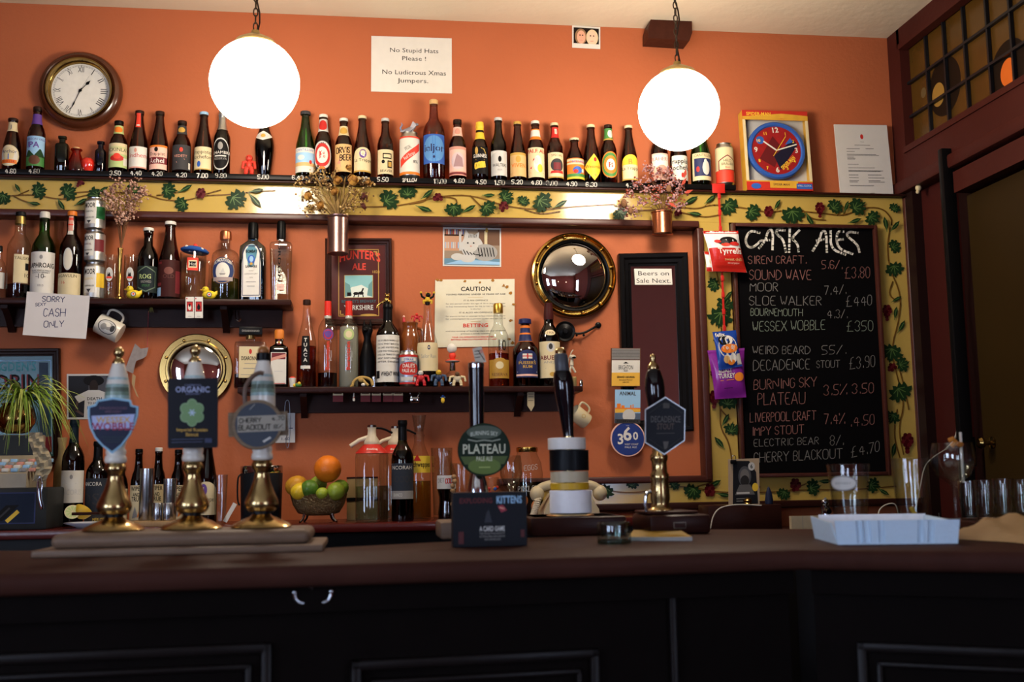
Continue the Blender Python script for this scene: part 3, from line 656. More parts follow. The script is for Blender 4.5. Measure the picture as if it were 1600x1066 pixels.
def band(parent, name, p, h, r, z0, z1, a, base, items, shape='rect', n=2, ry=1, off=.0006, label=None):
    """label or foil wrapped round the profile between z0 and z1 (fractions of the height)"""
    mb = MB(); z0, z1 = z0*h, z1*h
    if n == 2:
        fn = lambda u, v, o: Vector(((prof_r(p, z0+(z1-z0)*v, h, r)+off+o)*math.sin(u*a), -(prof_r(p, z0+(z1-z0)*v, h, r)+off+o)*math.cos(u*a), z0+(z1-z0)*v))
        asp = (z1-z0)/(prof_r(p, (z0+z1)/2, h, r)*a)
    else:
        fn = lambda u, v, o: Vector((u*r*a, -prof_r(p, z0+(z1-z0)*v, h, r)*ry-off-o, z0+(z1-z0)*v)); asp = (z1-z0)/(r*a)
    cv = Cv(mb, fn, asp, 1, .0002); cv.curve = a if n == 2 else 0
    lo = lambda u: 0; hi = lambda u: 1
    if shape == 'oval': lo = lambda u: .5-.5*math.sqrt(max(0, 1-u*u)); hi = lambda u: .5+.5*math.sqrt(max(0, 1-u*u))
    if shape == 'diamond': lo = lambda u: abs(u)*.5; hi = lambda u: 1-abs(u)*.5
    if shape == 'arch': hi = lambda u: .62+.38*math.sqrt(max(0, 1-u*u))
    if shape == 'shield': lo = lambda u: .3*abs(u)
    rows = 6 if n == 2 else 2
    for j in range(rows):
        cv.L = 0; cv.strip(-1, 1, lambda u: lo(u)+(hi(u)-lo(u))*j/rows, lambda u: lo(u)+(hi(u)-lo(u))*(j+1)/rows, base, 20 if a < 1.6 else 44)
    cv.L = 1; cv.draw(items); return mb.build(name, parent, label, smooth=60)
def bottle(sh, px, top, w, prof, gl, label, cap=None, lab=None, neck=None, group=None, name='beer_bottle', cat='bottle', liquid=None, n=2, ry=1, rot=None, foil=None, extra=(), seg=24, dy=0, capname='cap'):
    Y, Z = sh; Y += dy; p = PR[prof] if isinstance(prof, str) else prof
    b = at(px, top, Y); h = b.z-Z; r = (at(px+w/2, top+60, Y)-at(px-w/2, top+60, Y)).length/2; x = at(px, (top+at_base(Z, Y, px))/2, Y).x
    t = thing(name, label, cat, (x, Y, Z), group, (0, 0, random.uniform(-.12, .12) if rot is None else rot))
    mb = MB(); mb.loft([(a*r, z*h) for a, z in p], gl, seg, n, ry); mb.build('glass_body', t, smooth=50)
    if liquid:
        lm, lv = liquid; q = [(max(0, a*r-.0018), max(.003, z*h)) for a, z in p if z < lv]; q.append((max(.001, prof_r(p, lv*h, h, r)-.0018), lv*h))
        mb = MB(); mb.loft(q, lm, seg, n, ry); mb.build('drink', t, smooth=50)
    if cap:
        cc, z0, k = cap[:3]; rr = prof_r(p, min(1, z0+.01)*h, h, r)*k; z0 *= h; zt = h*(cap[3] if len(cap) > 3 else 1)+.001; mt = cc if not isinstance(cc, str) else pm('cap_'+cc, PAL.get(cc, cc), .4, noise=.05)
        mb = MB(); mb.loft([(rr, z0), (rr*1.04, z0+(zt-z0)*.15), (rr, zt-(zt-z0)*.12), (rr*.85, zt), (0, zt)], mt, 16, n if n < 3 else 2, 1); mb.build(capname, t)
    if lab:
        for i, L_ in enumerate(lab if isinstance(lab, list) else [lab]): band(t, 'label', p, h, r, L_[0], L_[1], L_[2], L_[3], L_[4], L_[5] if len(L_) > 5 else 'rect', n, ry)
    if neck: band(t, 'neck_label', p, h, r, neck[0], neck[1], neck[2], neck[3], neck[4] if len(neck) > 4 else (), neck[5] if len(neck) > 5 else 'rect')
    if foil: band(t, 'foil', p, h, r*1.02, foil[0], foil[1], PI, foil[2], ())
    return t
def at_base(Z, Y, px):
    """picture height of the point px at depth Y and height Z"""
    lo, hi = -500., 1600.
    for _ in range(30):
        m_ = (lo+hi)/2
        if at(px, m_, Y).z > Z: lo = m_
        else: hi = m_
    return lo
def project(p):
    q = p-EYE; d = q.dot(FW); return 800+F*q.dot(RT)/d, 533-F*q.dot(UP)/d
def can(sh, px, top, w, label, base, items, group=None, Z=None, name='drink_can', rot=0, rim='lgy', a=PI*.62, ends=None):
    Y, Z0 = sh; Z = Z0 if Z is None else Z; b = at(px, top, Y); h = b.z-Z; r = (at(px+w/2, top+30, Y)-at(px-w/2, top+30, Y)).length/2; al = pm('brushed_aluminium', 'b9b9b6', .28, 1, noise=.1)
    t = thing(name, label, 'can', (b.x, Y, Z), group, (0, 0, rot)); p = [(0, .012), (.7, .012), (.76, 0), (.95, .045), (1, .075), (1, .88), (.95, .92), (.82, .965), (.84, .985), (.84, 1), (.78, 1), (.76, .975), (0, .975)]
    mb = MB(); mb.loft([(q*r, z*h) for q, z in p], al, 28); mb.build('can_body', t, smooth=50)
    band(t, 'printed_wrap', p, h, r, .07, .885, PI, base, items)
    return t, h
LS = (LY+.036, LZ); SS = (D-.072, SZ); MS = (D-.075, MZ)
TOPG = 'beer bottles along the top ledge'
def T(*a, **k): return bottle(LS, *a, group=TOPG, **k)
K1 = ('K', .955, 1.1); CC = ('cr', .955, 1.12)
T(19, 186, 29, 'taper', G_brown, 'brown beer bottle with a cream oval porter label, leftmost on the top ledge', ('db', .955, 1.1), (.06, .46, 1.2, 'cr', [('e', 0, .5, .85, .42, 'w'), ('t', 'Anchor', 0, .62, .16, 'n'), ('l', [(0, .3), (0, .56)], .04, 'b'), ('r', -.75, .12, .75, .3, 'o'), ('t', 'PORTER', 0, .16, .1, 'r', {'bold': 1})], 'oval'), (.74, .92, 1.6, 'cr', [('t', 'J', 0, .3, .4, 'n')]))
T(57, 168, 28, 'us', G_brown, 'brown beer bottle with pale blue IPA label and purple neck, under the clock', ('db', .955, 1.1), (.06, .52, 1.3, 'lb', [('r', -1, 0, 1, .35, 'g'), ('p', [(-1, .3), (-.5, .55), (0, .35), (.5, .6), (1, .3)], 'dg'), ('e', 0, .2, .5, .15, 'br'), ('t', 'IPA', -.15, .62, .18, 'pu', {'bold': 1}), ('t', 'ANDERSON VALLEY', 0, .86, .07, 'pu')]), (.72, .88, 3.1, 'pu'))
bottle(LS, 97, 214, 21, [(0, 0), (.95, 0), (1, .02), (1, .72), (.9, .78), (.45, .82), (.42, .93), (.62, .94), (.62, 1)], G_dgreen, 'small antique dark green glass bottle on the top ledge, right of the IPA bottle', name='antique_bottle', n=4)
bottle(LS, 119, 231, 36, [(0, 0), (.97, 0), (1, .04), (.8, .3), (.5, .62), (.36, .78), (.36, .88), (.5, .89), (.5, .93), (.33, .94)], glass('orange_glass', 'd8622a', .5), 'orange conical glass flask with a cork stopper on the top ledge', ('t', .93, .9, 1.0), name='conical_flask', capname='cork')
t = thing('glass_apple', 'shiny red ornamental apple beside the orange conical flask', 'ornament', (at(137, 258, LS[0]).x, LS[0], LZ))
mb = MB(); r = .026; mb.loft([(.0, .004), (.35*r, .001), (.7*r, .006), (r*.92, .018), (r, .034), (r*.9, .046), (.62*r, .054), (.25*r, .052), (0, .047)], pm('red_glazed_ceramic', 'c8281a', .08, noise=.15, scale=20, coat=1), 24); mb.build('fruit', t)
mb = MB(); mb.tube([(0, 0, .047), (.001, 0, .056), (.004, 0, .062)], .0015, 'br', 6); mb.build('stalk', t)
bottle(LS, 157, 222, 17, [(0, 0), (.95, 0), (1, .02), (1, .66), (.9, .72), (.5, .78), (.45, .92), (.68, .93), (.68, 1)], G_cobalt, 'small antique cobalt blue bottle on the top ledge, left of the 3.50 bottle', name='antique_bottle', n=3)
T(185, 190, 29, 'us', G_brown, 'brown beer bottle with green and white label showing a red car, priced 3.50', ('K', .955, 1.1), (.08, .54, 1.3, 'lg', [('r', -1, .55, 1, 1, 'cr'), ('t', 'MCKINLAY', 0, .66, .14, 'dg'), ('e', 0, .38, .6, .13, 'r'), ('e', 0, .46, .3, .12, 'R'), ('r', .55, .1, .95, .4, 'w')]), (.74, .9, 1.7, 'lg', [('e', 0, .5, .6, .35, 'o'), ('e', 0, .5, .3, .2, 'dg')]))
T(217, 174, 29, 'belg', G_brown, 'brown beer bottle with white label, red script and orange neck strip', ('db', .955, 1.1), (.06, .40, 1.25, 'W', [('t', 'Lindhem', 0, .5, .2, 'r'), ('e', -.1, .82, .12, .1, 'P'), ('r', -1, 0, 1, .06, 'P')]), (.72, .95, .5, 'R', [('r', -.6, .1, .6, .2, 'W')]))
T(249, 175, 29, 'belg', G_brown, 'brown beer bottle with an abbey label banded in black, priced 4.20', ('db', .955, 1.1), (.05, .43, 1.25, 'p', [('r', -1, .22, 1, .5, 'wn'), ('t', 'Achel', 0, .27, .18, 'W', {'bold': 1}), ('t', 'Trappist', 0, .58, .13, 'k'), ('e', -.05, .82, .16, .1, 'k'), ('r', -1, .92, 1, 1, 'o')]))
T(284, 190, 29, 'us', G_brown, 'dark beer bottle with a dusky grey label and moon, left of the cream abbey label', ('db', .955, 1.1), (.06, .52, 1.3, 'dgy', [('e', .05, .8, .14, .09, 'R'), ('t', 'VEDETT', 0, .5, .1, 'P'), ('l', [(-.3, .3), (.3, .42)], .05, 'P'), ('r', .7, .05, .95, .3, 'w'), ('l', [(-.95, .02), (.95, .02)], .03, 'gy')]), (.74, .9, 1.6, 'dgy', [('e', 0, .5, .5, .3, 'gd')]))
T(318, 176, 28, 'belg', G_brown, 'brown beer bottle with cream blackletter label and blue and white cap, priced 7.00', ('lb', .955, 1.12), (.06, .42, 1.25, 'cr', [('t', 'Trappistes', 0, .7, .16, 'k'), ('t', 'Rochefort', 0, .48, .16, 'k'), ('e', -.25, .24, .17, .13, 'b'), ('r', -1, 0, 1, .04, 'gd')]))
T(347, 175, 26, 'long', G_dark, 'black beer bottle with silver foil neck and black oval label, partly behind the left globe', None, (.06, .56, 1.2, 'sv' if 'sv' in PAL else 'lgy', [('e', 0, .5, .92, .46, 'k'), ('e', 0, .75, .25, .12, 'gy'), ('t', 'ALHAMBRA', 0, .5, .09, 'W'), ('t', 'RESERVA', 0, .32, .07, 'gy'), ('r', -.6, .42, .6, .46, 'lgy')], 'oval'), foil=(.70, 1.0, pm('silver_foil', 'b5b3ad', .25, .9)))
T(413, 178, 30, 'skittle', G_dark, 'black skittle shaped beer bottle with a white diamond collar, below the left globe', ('K', .955, 1.1), (.54, .70, 1.5, 'w', [('e', 0, .5, .5, .3, 'lgy'), ('e', 0, .5, .2, .2, 'gd')], 'diamond'))
T(477, 175, 30, 'champ', G_green, 'green champagne style beer bottle with white seaside label, right of the left globe', ('dgy', .95, 1.12), (.05, .42, 1.3, 'w', [('r', -1, .38, 1, .8, 'lb'), ('e', -.3, .6, .3, .1, 'W'), ('r', -1, .25, 1, .4, 't'), ('e', .5, .42, .12, .08, 'r'), ('t', 'CANTILLON', 0, .86, .09, 'b')]))
T(505, 180, 27, 'us', G_brown, 'brown beer bottle with round red and white roundel label, beside the green champagne style bottle', ('w', .955, 1.12), (.10, .56, 1.25, 'dgy', [('e', 0, .5, .95, .48, 'lgy'), ('e', 0, .5, .8, .4, 'r'), ('e', 0, .5, .55, .28, 'w'), ('t', 'B', 0, .38, .26, 'r', {'bold': 1}), ('e', 0, .06, .3, .05, 'o')], 'oval'), (.72, .92, 1.8, 'lgy', [('e', 0, .5, .6, .4, 'r'), ('t', 'B', 0, .35, .3, 'W')]))
T(537, 186, 27, 'us', G_brown, 'brown beer bottle with tan label in sketchy lettering, behind the dried roses', ('w', .955, 1.1), (.08, .54, 1.3, 't', [('h', 'ORVIS', -.7, .66, .6, .7, .2, 'db', .035), ('h', 'BEER', -.3, .4, .75, .44, .2, 'db', .035), ('f', (-.5, .3), [(-.9, .1), (-.2, .15), (-.3, .5), (-.8, .5)], 'P')]), (.70, .86, 1.8, 'cr', [('e', 0, .5, .5, .35, 'gd')]))
T(566, 182, 27, 'belg', G_brown, 'brown beer bottle with arched cream label bearing a purple Q', CC, (.08, .47, 1.25, 'cr', [('e', 0, .74, .34, .18, 'pu'), ('t', 'Q', 0, .66, .16, 'W', {'bold': 1}), ('t', 'La Trappe', 0, .42, .13, 'k'), ('r', -1, 0, 1, .06, 'gd')], 'arch'))
T(602, 186, 25, 'us', G_brown, 'brown beer bottle, cream label with black block print, left of the red white can', ('lgy', .955, 1.1), (.06, .46, 1.3, 'cr', [('r', -.35, .62, .55, .85, 'k'), ('r', -.25, .67, .45, .8, 'cr'), ('e', -.3, .5, .16, .08, 'k'), ('r', .1, .25, .6, .55, 'k'), ('r', .18, .3, .52, .5, 'gd'), ('t', 'BEAVER', 0, .08, .1, 'k')]))
can(LS, 640, 209, 31, 'tall white lager can with red diagonal band, topped by a grey dragon figurine', 'w', [('t', 'SPECIAL', -.05, .66, .09, 'k', {'rot': .5, 'w': .22}), ('p', [(-.36, .18), (.36, .66), (.36, .86), (-.36, .40)], 'R'), ('t', 'Red Stripe', 0, .46, .09, 'W', {'rot': .55, 'w': .42}), ('r', -1, 0, 1, .07, 'o'), ('r', -1, .96, 1, 1, 'R'), ('t', '8%', .18, .3, .08, 'k')])
zc = at(640, 209, LS[0]).z; t = thing('dragon_figurine', 'small grey dragon figurine perched on the red and white can', 'figurine', (at(640, 209, LS[0]).x, LS[0], zc+.001))
M_pew = pm('grey_pewter', '8d8a92', .5, .4, noise=.2)
mb = MB(); mb.tube([(-.036, 0, .006), (-.02, -.004, .008), (0, 0, .014), (.014, 0, .024), (.022, 0, .035), (.03, -.004, .036)], [.003, .007, .011, .009, .006, .004], M_pew, 10); mb.ball((.026, -.002, .036), (.009, .006, .006), M_pew)
mb.tube([(-.03, 0, .008), (-.036, 0, .02), (-.028, 0, .034), (-.032, 0, .042)], [.004, .003, .0025, .001], pm('blue_grey_enamel', '6f83a8', .5), 8); mb.build('body', t)
for s in (-1, 1):
    mb = MB(); mb.add([(0, s*.004, .02), (.012, s*.012, .045), (.02, s*.018, .036), (.026, s*.016, .028), (.014, s*.006, .018), (0, s*.006, .019), (.012, s*.014, .045), (.02, s*.02, .036), (.026, s*.018, .028), (.014, s*.008, .018)], [(0, 1, 2, 3, 4), (9, 8, 7, 6, 5), (0, 5, 6, 1), (1, 6, 7, 2), (2, 7, 8, 3), (3, 8, 9, 4)], M_pew); mb.build('wing', t)
for x in (-.016, .012): mb = MB(); mb.tube([(x, -.008, .012), (x-.004, -.012, 0)], [.004, .003], M_pew, 6); mb.build('leg', t)
T(678, 157, 34, 'spirit', G_amber, 'tallest amber beer bottle on the top ledge with blue blackletter label, priced 13.00', ('t', .945, 1.12), (.18, .54, 1.2, 'b', [('e', 0, .5, .9, .45, '4f86bd'), ('t', 'ieljor', 0, .42, .24, 'n', {'bold': 1, 'w': 1.7}), ('l', [(-.3, .14), (.3, .14)], .03, 'lb'), ('e', 0, .22, .08, .05, 'n')], 'rect'))
T(715, 188, 27, 'us', G_brown, 'brown beer bottle with pale pink label and pink neck band, priced 4.60', ('db', .955, 1.1), (.06, .53, 1.3, 'P', [('r', -.85, .14, .85, .9, 'p'), ('e', 0, .5, .6, .3, 'c9b0b0'), ('p', [(-.4, .3), (-.1, .75), (.4, .6), (.5, .3)], '9a7a7c'), ('r', -1, .04, 1, .11, 'wn')]), (.72, .87, 1.8, 'p', [('e', 0, .5, .35, .35, 'P')]))
T(750, 192, 25, 'us', G_brown, 'dark stout bottle with yellow foil top and gold harp print, priced 4.50', None, (.10, .56, 1.25, 'k', [('t', 'GUINNESS', 0, .6, .12, 'W', {'bold': 1, 'w': 1.5}), ('e', -.35, .85, .16, .14, 'gd'), ('l', [(.1, .95), (.4, .9), (.6, .75)], .03, 'gd'), ('l', [(-.4, .52), (.4, .52)], .03, 'gd'), ('h', 'EXTRA', -.5, .2, .5, .26, .18, 'y', .06)]), foil=(.86, 1.0, 'y'), neck=(.70, .82, 3.1, 'y'))
T(779, 185, 25, 'long', G_dark, 'slim black beer bottle with silver label, priced 1.50', ('lgy', .955, 1.12), (.07, .46, 1.3, 'lgy', [('p', [(-1, .8), (-.3, .95), (-1, .98)], 'W'), ('e', 0, .66, .16, .12, 'k'), ('t', 'WALTERS', 0, .36, .12, 'k', {'w': 1.5}), ('t', 'BEER', 0, .2, .06, 'gy')]))
T(809, 191, 25, 'belg', G_brown, 'brown beer bottle with tan label reading in pale capitals, priced 5.20', ('gd', .955, 1.1), (.07, .46, 1.3, 't', [('r', -1, .9, 1, 1, 'gd'), ('t', 'VIVEN', 0, .38, .16, 'o', {'bold': 1, 'w': 1.5}), ('e', -.05, .72, .25, .14, 'gd'), ('l', [(-.8, .2), (.8, .24)], .05, 'W')]))
T(837, 190, 26, 'us', G_brown, 'brown beer bottle with cream cartoon splash label and orange neck band', ('w', .955, 1.1), (.06, .54, 1.3, 'cr', [('t', 'PALE ALE', 0, .82, .12, 'r', {'bold': 1}), ('e', .05, .45, .38, .28, 'W'), ('e', -.1, .55, .2, .12, 'lgy'), ('e', .25, .3, .25, .14, 'y'), ('l', [(-.6, .3), (-.3, .6)], .05, 'r'), ('l', [(-.6, .15), (.6, .15)], .04, 'o')]), (.68, .86, 1.9, 'o', [('r', -1, .3, 1, .9, 'w'), ('l', [(-.2, .7), (0, .5), (.3, .75)], .08, 'k')]))
T(867, 193, 25, 'long', G_brown, 'brown beer bottle with cream label, brown crest and red neck band, priced 3.00', ('cr', .955, 1.1), (.06, .48, 1.3, 'cr', [('t', 'SPECIAL', 0, .84, .09, 'br'), ('e', 0, .5, .65, .26, 'dgy'), ('r', -.35, .32, .35, .6, 'wn'), ('p', [(-.7, .18), (.7, .18), (.6, .28), (-.6, .28)], 'r'), ('r', -1, 0, 1, .05, 'gd')]), (.74, .92, 1.1, 'r', [('h', '10', -.3, .4, .3, .4, .4, 'p', .08)]))
T(898, 217, 28, 'stub', G_brown, 'short stubby brown beer bottle with a sunny orange label, priced 4.90', CC, (.06, .52, 1.3, 'o', [('r', -1, .7, 1, .96, 'cr'), ('t', 'CHOUFFE', 0, .76, .14, 'b', {'w': 1.4}), ('e', 0, .42, .4, .18, 'b'), ('e', -.15, .36, .2, .1, 'r'), ('r', -1, .1, 1, .25, 'g'), ('r', -1, 0, 1, .1, 'y'), ('e', .5, .4, .14, .1, 'w')]))
T(924, 196, 26, 'belg', G_brown, 'brown beer bottle with yellow diamond label, priced 6.30', CC, (.03, .48, 1.3, 'y', [('e', .1, .78, .14, .08, 'r'), ('t', 'Westmalle', 0, .46, .12, 'k', {'w': 1.7}), ('l', [(-.3, .32), (.3, .32)], .02, 'r'), ('e', .1, .2, .1, .05, 'gd')], 'diamond'))
T(951, 196, 25, 'us', G_brown, 'brown beer bottle with green neck band and green orange roundel label', ('db', .955, 1.1), (.08, .52, 1.25, 'o', [('e', 0, .5, .9, .46, 'g'), ('e', 0, .5, .7, .34, 'o'), ('e', 0, .5, .45, .22, 'w'), ('t', 'B', 0, .38, .22, 'R', {'bold': 1})], 'oval'), (.73, .93, 1.8, 'g', [('e', .2, .55, .4, .35, 'w'), ('t', 'B', .2, .45, .25, 'R'), ('r', -1, 0, 1, .12, 'gd')]))
T(983, 197, 25, 'belg', G_brown, 'brown beer bottle with arched yellow label and gold B, last left of the right globe', CC, (.05, .48, 1.25, 'y', [('r', -.9, .05, .9, .6, 'cr'), ('t', 'B', -.05, .62, .2, 'o', {'bold': 1}), ('t', 'La Trappe', 0, .4, .13, 'k'), ('r', -1, 0, 1, .05, 'gd')], 'arch'))
T(1030, 196, 26, 'us', G_brown, 'brown beer bottle with pinkish white label, below the right globe behind dried flowers', ('db', .955, 1.1), (.06, .50, 1.3, 'p', [('r', -.9, .5, .9, .94, 'w'), ('t', 'FLAHERTY', 0, .72, .13, 'r'), ('e', 0, .4, .5, .16, 'P')]), (.72, .88, 1.7, 'P'))
T(1060, 190, 26, 'belg', G_brown, 'brown beer bottle with white blackletter label, directly under the right globe', ('o', .955, 1.1), (.06, .44, 1.3, 'w', [('t', 'Trappistes', 0, .68, .18, 'k', {'bold': 1}), ('t', 'Rochefort', 0, .42, .18, 'k', {'bold': 1}), ('e', 0, .2, .12, .1, 'r')]))
T(1094, 186, 30, 'champ', G_green, 'green champagne style beer bottle with navy and white label, under the right globe', ('dgy', .95, 1.12), (.06, .46, 1.3, 'cr', [('r', -.8, .15, .8, .8, 'n'), ('e', .15, .45, .3, .26, 'w'), ('e', .1, .68, .12, .09, 'W'), ('e', -.5, .4, .13, .1, 'r'), ('t', 'CANTILLON', 0, .86, .09, 'br')]))
can(LS, 1131, 226, 27, 'tall cream and red lager can, rightmost on the top ledge', 'cr', [('r', -1, 0, 1, .34, 'R'), ('p', [(-.34, .34), (-.34, .62), (0, .78), (.34, .62), (.34, .34)], 'wn'), ('p', [(-.3, .36), (-.3, .6), (0, .75), (.3, .6), (.3, .36)], 'cr'), ('t', 'HELD', 0, .58, .07, 'k', {'w': .3}), ('t', 'BRAUER', 0, .48, .07, 'k', {'w': .44}), ('t', 'Bier', 0, .39, .06, 'r'), ('r', .3, .05, .42, .3, 'w')])
def critter(sh, px, py_top, w, col, label, name='toy_figure', head='', limb=None, Z=None, cat='toy', face=None):
    """small standing toy creature: trunk, head, arms, legs"""
    Y, Z0 = sh; Z = Z0 if Z is None else Z; b = at(px, py_top, Y); h = b.z-Z; k = h/.055; limb = limb or col
    t = thing(name, label, cat, (b.x, Y-.012, Z)); wx = (at(px+w/2, py_top, Y)-at(px-w/2, py_top, Y)).length/2
    mb = MB(); mb.ball((0, 0, .028*k), (wx*.5, .008*k, .012*k), col, 12, 8); mb.build('body', t)
    mb = MB(); mb.ball((0, -.002, .045*k), (.009*k, .008*k, .009*k), head or col, 12, 8)
    if face: mb.ball((0, -.007*k, .0445*k), (.006*k, .004*k, .005*k), face, 10, 6)
    for s in (-1, 1): mb.ball((s*.003*k, -.0105*k, .046*k), .0012*k, 'K', 6, 4)
    mb.build('head', t)
    for s in (-1, 1):
        mb = MB(); mb.tube([(s*wx*.4, 0, .036*k), (s*wx*.85, -.003, .034*k), (s*wx*.95, -.006, .022*k)], [.0045*k, .0045*k, .0035*k], limb, 8); mb.ball((s*wx*.95, -.006, .02*k), .0042*k, limb, 8, 6); mb.build('arm', t)
        mb = MB(); mb.tube([(s*wx*.3, 0, .022*k), (s*wx*.45, -.003, .012*k), (s*wx*.42, -.002, .003*k)], [.006*k, .0055*k, .0045*k], limb, 8); mb.ball((s*wx*.45, -.005*k, .004*k), (.006*k, .009*k, .004*k), limb, 8, 6); mb.build('leg', t)
    return t
critter((LS[0]+.005, LZ), 390, 243, 20, pm('red_moulded_plastic', 'c33b2c', .4), 'small red plastic devil figurine beside the black skittle bottle', 'devil_figurine', cat='figurine')
# ---------------------------------------------------------------- left wall shelf
G1_ = 'spirit bottles on the left wall shelf'
bottle(SS, -2, 385, 22, 'spirit', G_clear, 'clear glass cut off by the left edge on the left wall shelf', lab=(.2, .5, 1.2, 'w', [('t', '8', 0, .3, .4, 'gy')]), group=G1_, name='clear_bottle', cap=('k', .9, 1.1))
bottle(SS, 30, 332, 38, 'bulbneck', G_clear, 'clear whisky bottle a third full with cream label turned to the right', ('k', .955, 1.15), (.18, .5, .62, 'cr', [('t', 'TALISKER', .3, .82, .1, 'k'), ('r', .5, .45, 1, .7, 'k'), ('t', '10', .7, .2, .14, 'k')]), group=G1_, name='whisky_bottle', liquid=(L_dark, .17), foil=(.86, .95, pm('gold_foil', 'b99a58', .3, .9)), rot=.5)
bottle(SS, 68, 332, 37, 'bulbneck', G_green, 'green whisky bottle with a large white label and white cap', ('w', .93, 1.15), (.06, .53, 1.35, 'W', [('t', 'LAPHROAIG', 0, .62, .11, 'k', {'w': 1.8, 'bold': 1}), ('t', '10', 0, .36, .11, 'k'), ('l', [(-.3, .4), (-.16, .4)], .01, 'k'), ('l', [(.16, .4), (.3, .4)], .01, 'k'), ('l', [(-.9, .26), (.9, .26)], .012, 'k'), ('t', '1815', 0, .17, .05, 'gy'), ('e', 0, .87, .1, .05, 'gy'), ('t', 'ISLAY SINGLE MALT', 0, .53, .035, 'k'), ('t', 'SCOTCH WHISKY', 0, .48, .035, 'k'), ('l', [(-.9, .09), (.9, .09)], .012, 'gy')]), group=G1_, name='whisky_bottle', liquid=(glass('green_seen_whisky', '6a7a2a', .7), .55))
t = bottle(SS, 111, 331, 36, 'bulbneck', G_brown, 'dark whisky bottle with orange cap, parchment label and oval cameo', ('o', .95, 1.15), [(.05, .29, 1.3, 'cr', [('t', 'LAGAVULIN', -.1, .8, .14, 'k', {'w': 1.5}), ('t', '16', -.3, .5, .14, 'r'), ('l', [(-.8, .3), (.8, .3)], .02, 'gd')]), (.32, .57, .42, 'lgy', [('e', 0, .5, .8, .45, 'c9c2b0')], 'oval')], (.73, .94, .5, 'P', [('r', -1, .5, 1, .9, 'R'), ('r', -1, 0, 1, .2, 'w')]), group=G1_, name='whisky_bottle')
Zs = SZ
for i, (tp, col, lbl, nm) in enumerate(((412, 'y', 'silver beer can with a yellow panel, bottom of the stack of three', 'n'), (362, 'wn', 'silver beer can with a red panel, middle of the stack of three', 'p'), (311, '1f6a34', 'silver beer can with a green panel, topmost of the stack of three', 't'))):
    x_ = (148, 149, 149.5)[i]
    t, h_ = can(SS, x_, tp, 32, lbl, pm('silver_print', 'b4b3ae', .35, .8), [('r', -.3, .14, .08, .98, 'w'), ('t', 'MOOR', -.12, .74, .17, 'k', {'bold': 1, 'w': .36}), ('t', ('ILLUSION', 'REVIVAL', 'UNION')[i], -.14, .56, .07, ('y', 'wn', 'dg')[i], {'w': .3}), ('r', .1, .32, .42, .78, col), ('t', 'MODERN REAL BEER', -.12, .34, .05, 'k', {'w': .32}), ('p', [(-.2, .26), (-.05, .26), (-.12, .14)], 'dgy')], 'silver beer cans stacked on the left shelf', Z=Zs, rot=(.1, -.12, .02)[i])
    Zs += h_+.0006
def tumbler(px, top, w, sh, label, name='pint_glass', wb=.8, foot=.0, items=(), liquid=None, group=None, h=None, flare=0, cat='glass', extra=None):
    Y, Z = sh; b = at(px, top, Y); h = b.z-Z; r = (at(px+w/2, top+20, Y)-at(px-w/2, top+20, Y)).length/2
    t = thing(name, label, cat, (b.x, Y, Z), group)
    p = [(0, .003), (r*wb*.9, .0), (r*wb, .004), (r*(wb+(1-wb)*.5)-flare*r, h*.5), (r, h*.985), (r*.985, h), (r*.95, h), (r*.94, h*.98), (r*(wb+(1-wb)*.5)-flare*r-.002, h*.5), (r*wb-.003, .012), (0, .01)]
    mb = MB(); mb.loft(p, G_clear, 28); mb.build('glass_wall', t, smooth=50)
    if items:
        for nm, z0, z1, a, base, its, shp, rot in items:
            o = band(t, nm, [(wb, 0), (1, 1)], h, r, z0, z1, a, base, its, shp, off=.0008); o.rotation_euler = (0, 0, rot)
    if liquid:
        mb = MB(); lv = liquid[1]; mb.loft([(r*wb-.004, .014), (r*(wb+(1-wb)*lv)-.004, h*lv)], liquid[0], 24); mb.build('drink', t)
    return t
badge = lambda: ('badge', .42, .72, .5, 'w', [('e', 0, .5, .85, .42, 'lgy'), ('p', [(-.5, .35), (-.3, .75), (-.1, .4), (.1, .8), (.3, .4), (.55, .35)], 'k'), ('r', -.7, .2, .7, .34, 'R')], 'oval', 0)
tumbler(174, 400, 24, (D-.06, SZ), 'straight clear glass with round church logo, left of the gold bud vase', 'beer_glass', .95, items=(badge(),))
tumbler(206, 400, 24, (D-.06, SZ), 'straight clear glass with round church logo, right of the gold bud vase', 'beer_glass', .95, items=(badge(),))
M_gold = pm('gilt_brass', 'b5924d', .2, 1)
t = thing('bud_vase', 'slender gold bud vase holding a bunch of brown dried flowers', 'vase', (at(188, 440, SS[0]-.03).x, SS[0]-.045, SZ))
mb = MB(); h = at(188, 388, SS[0]-.045).z-SZ; mb.loft([(0, 0), (.017, 0), (.016, .004), (.006, .012), (.004, .02), (.0065, h*.45), (.004, h*.52), (.006, h*.56), (.0085, h*.9), (.010, h), (.008, h), (.005, h*.8), (0, h*.8)], M_gold, 20); mb.build('vessel', t)
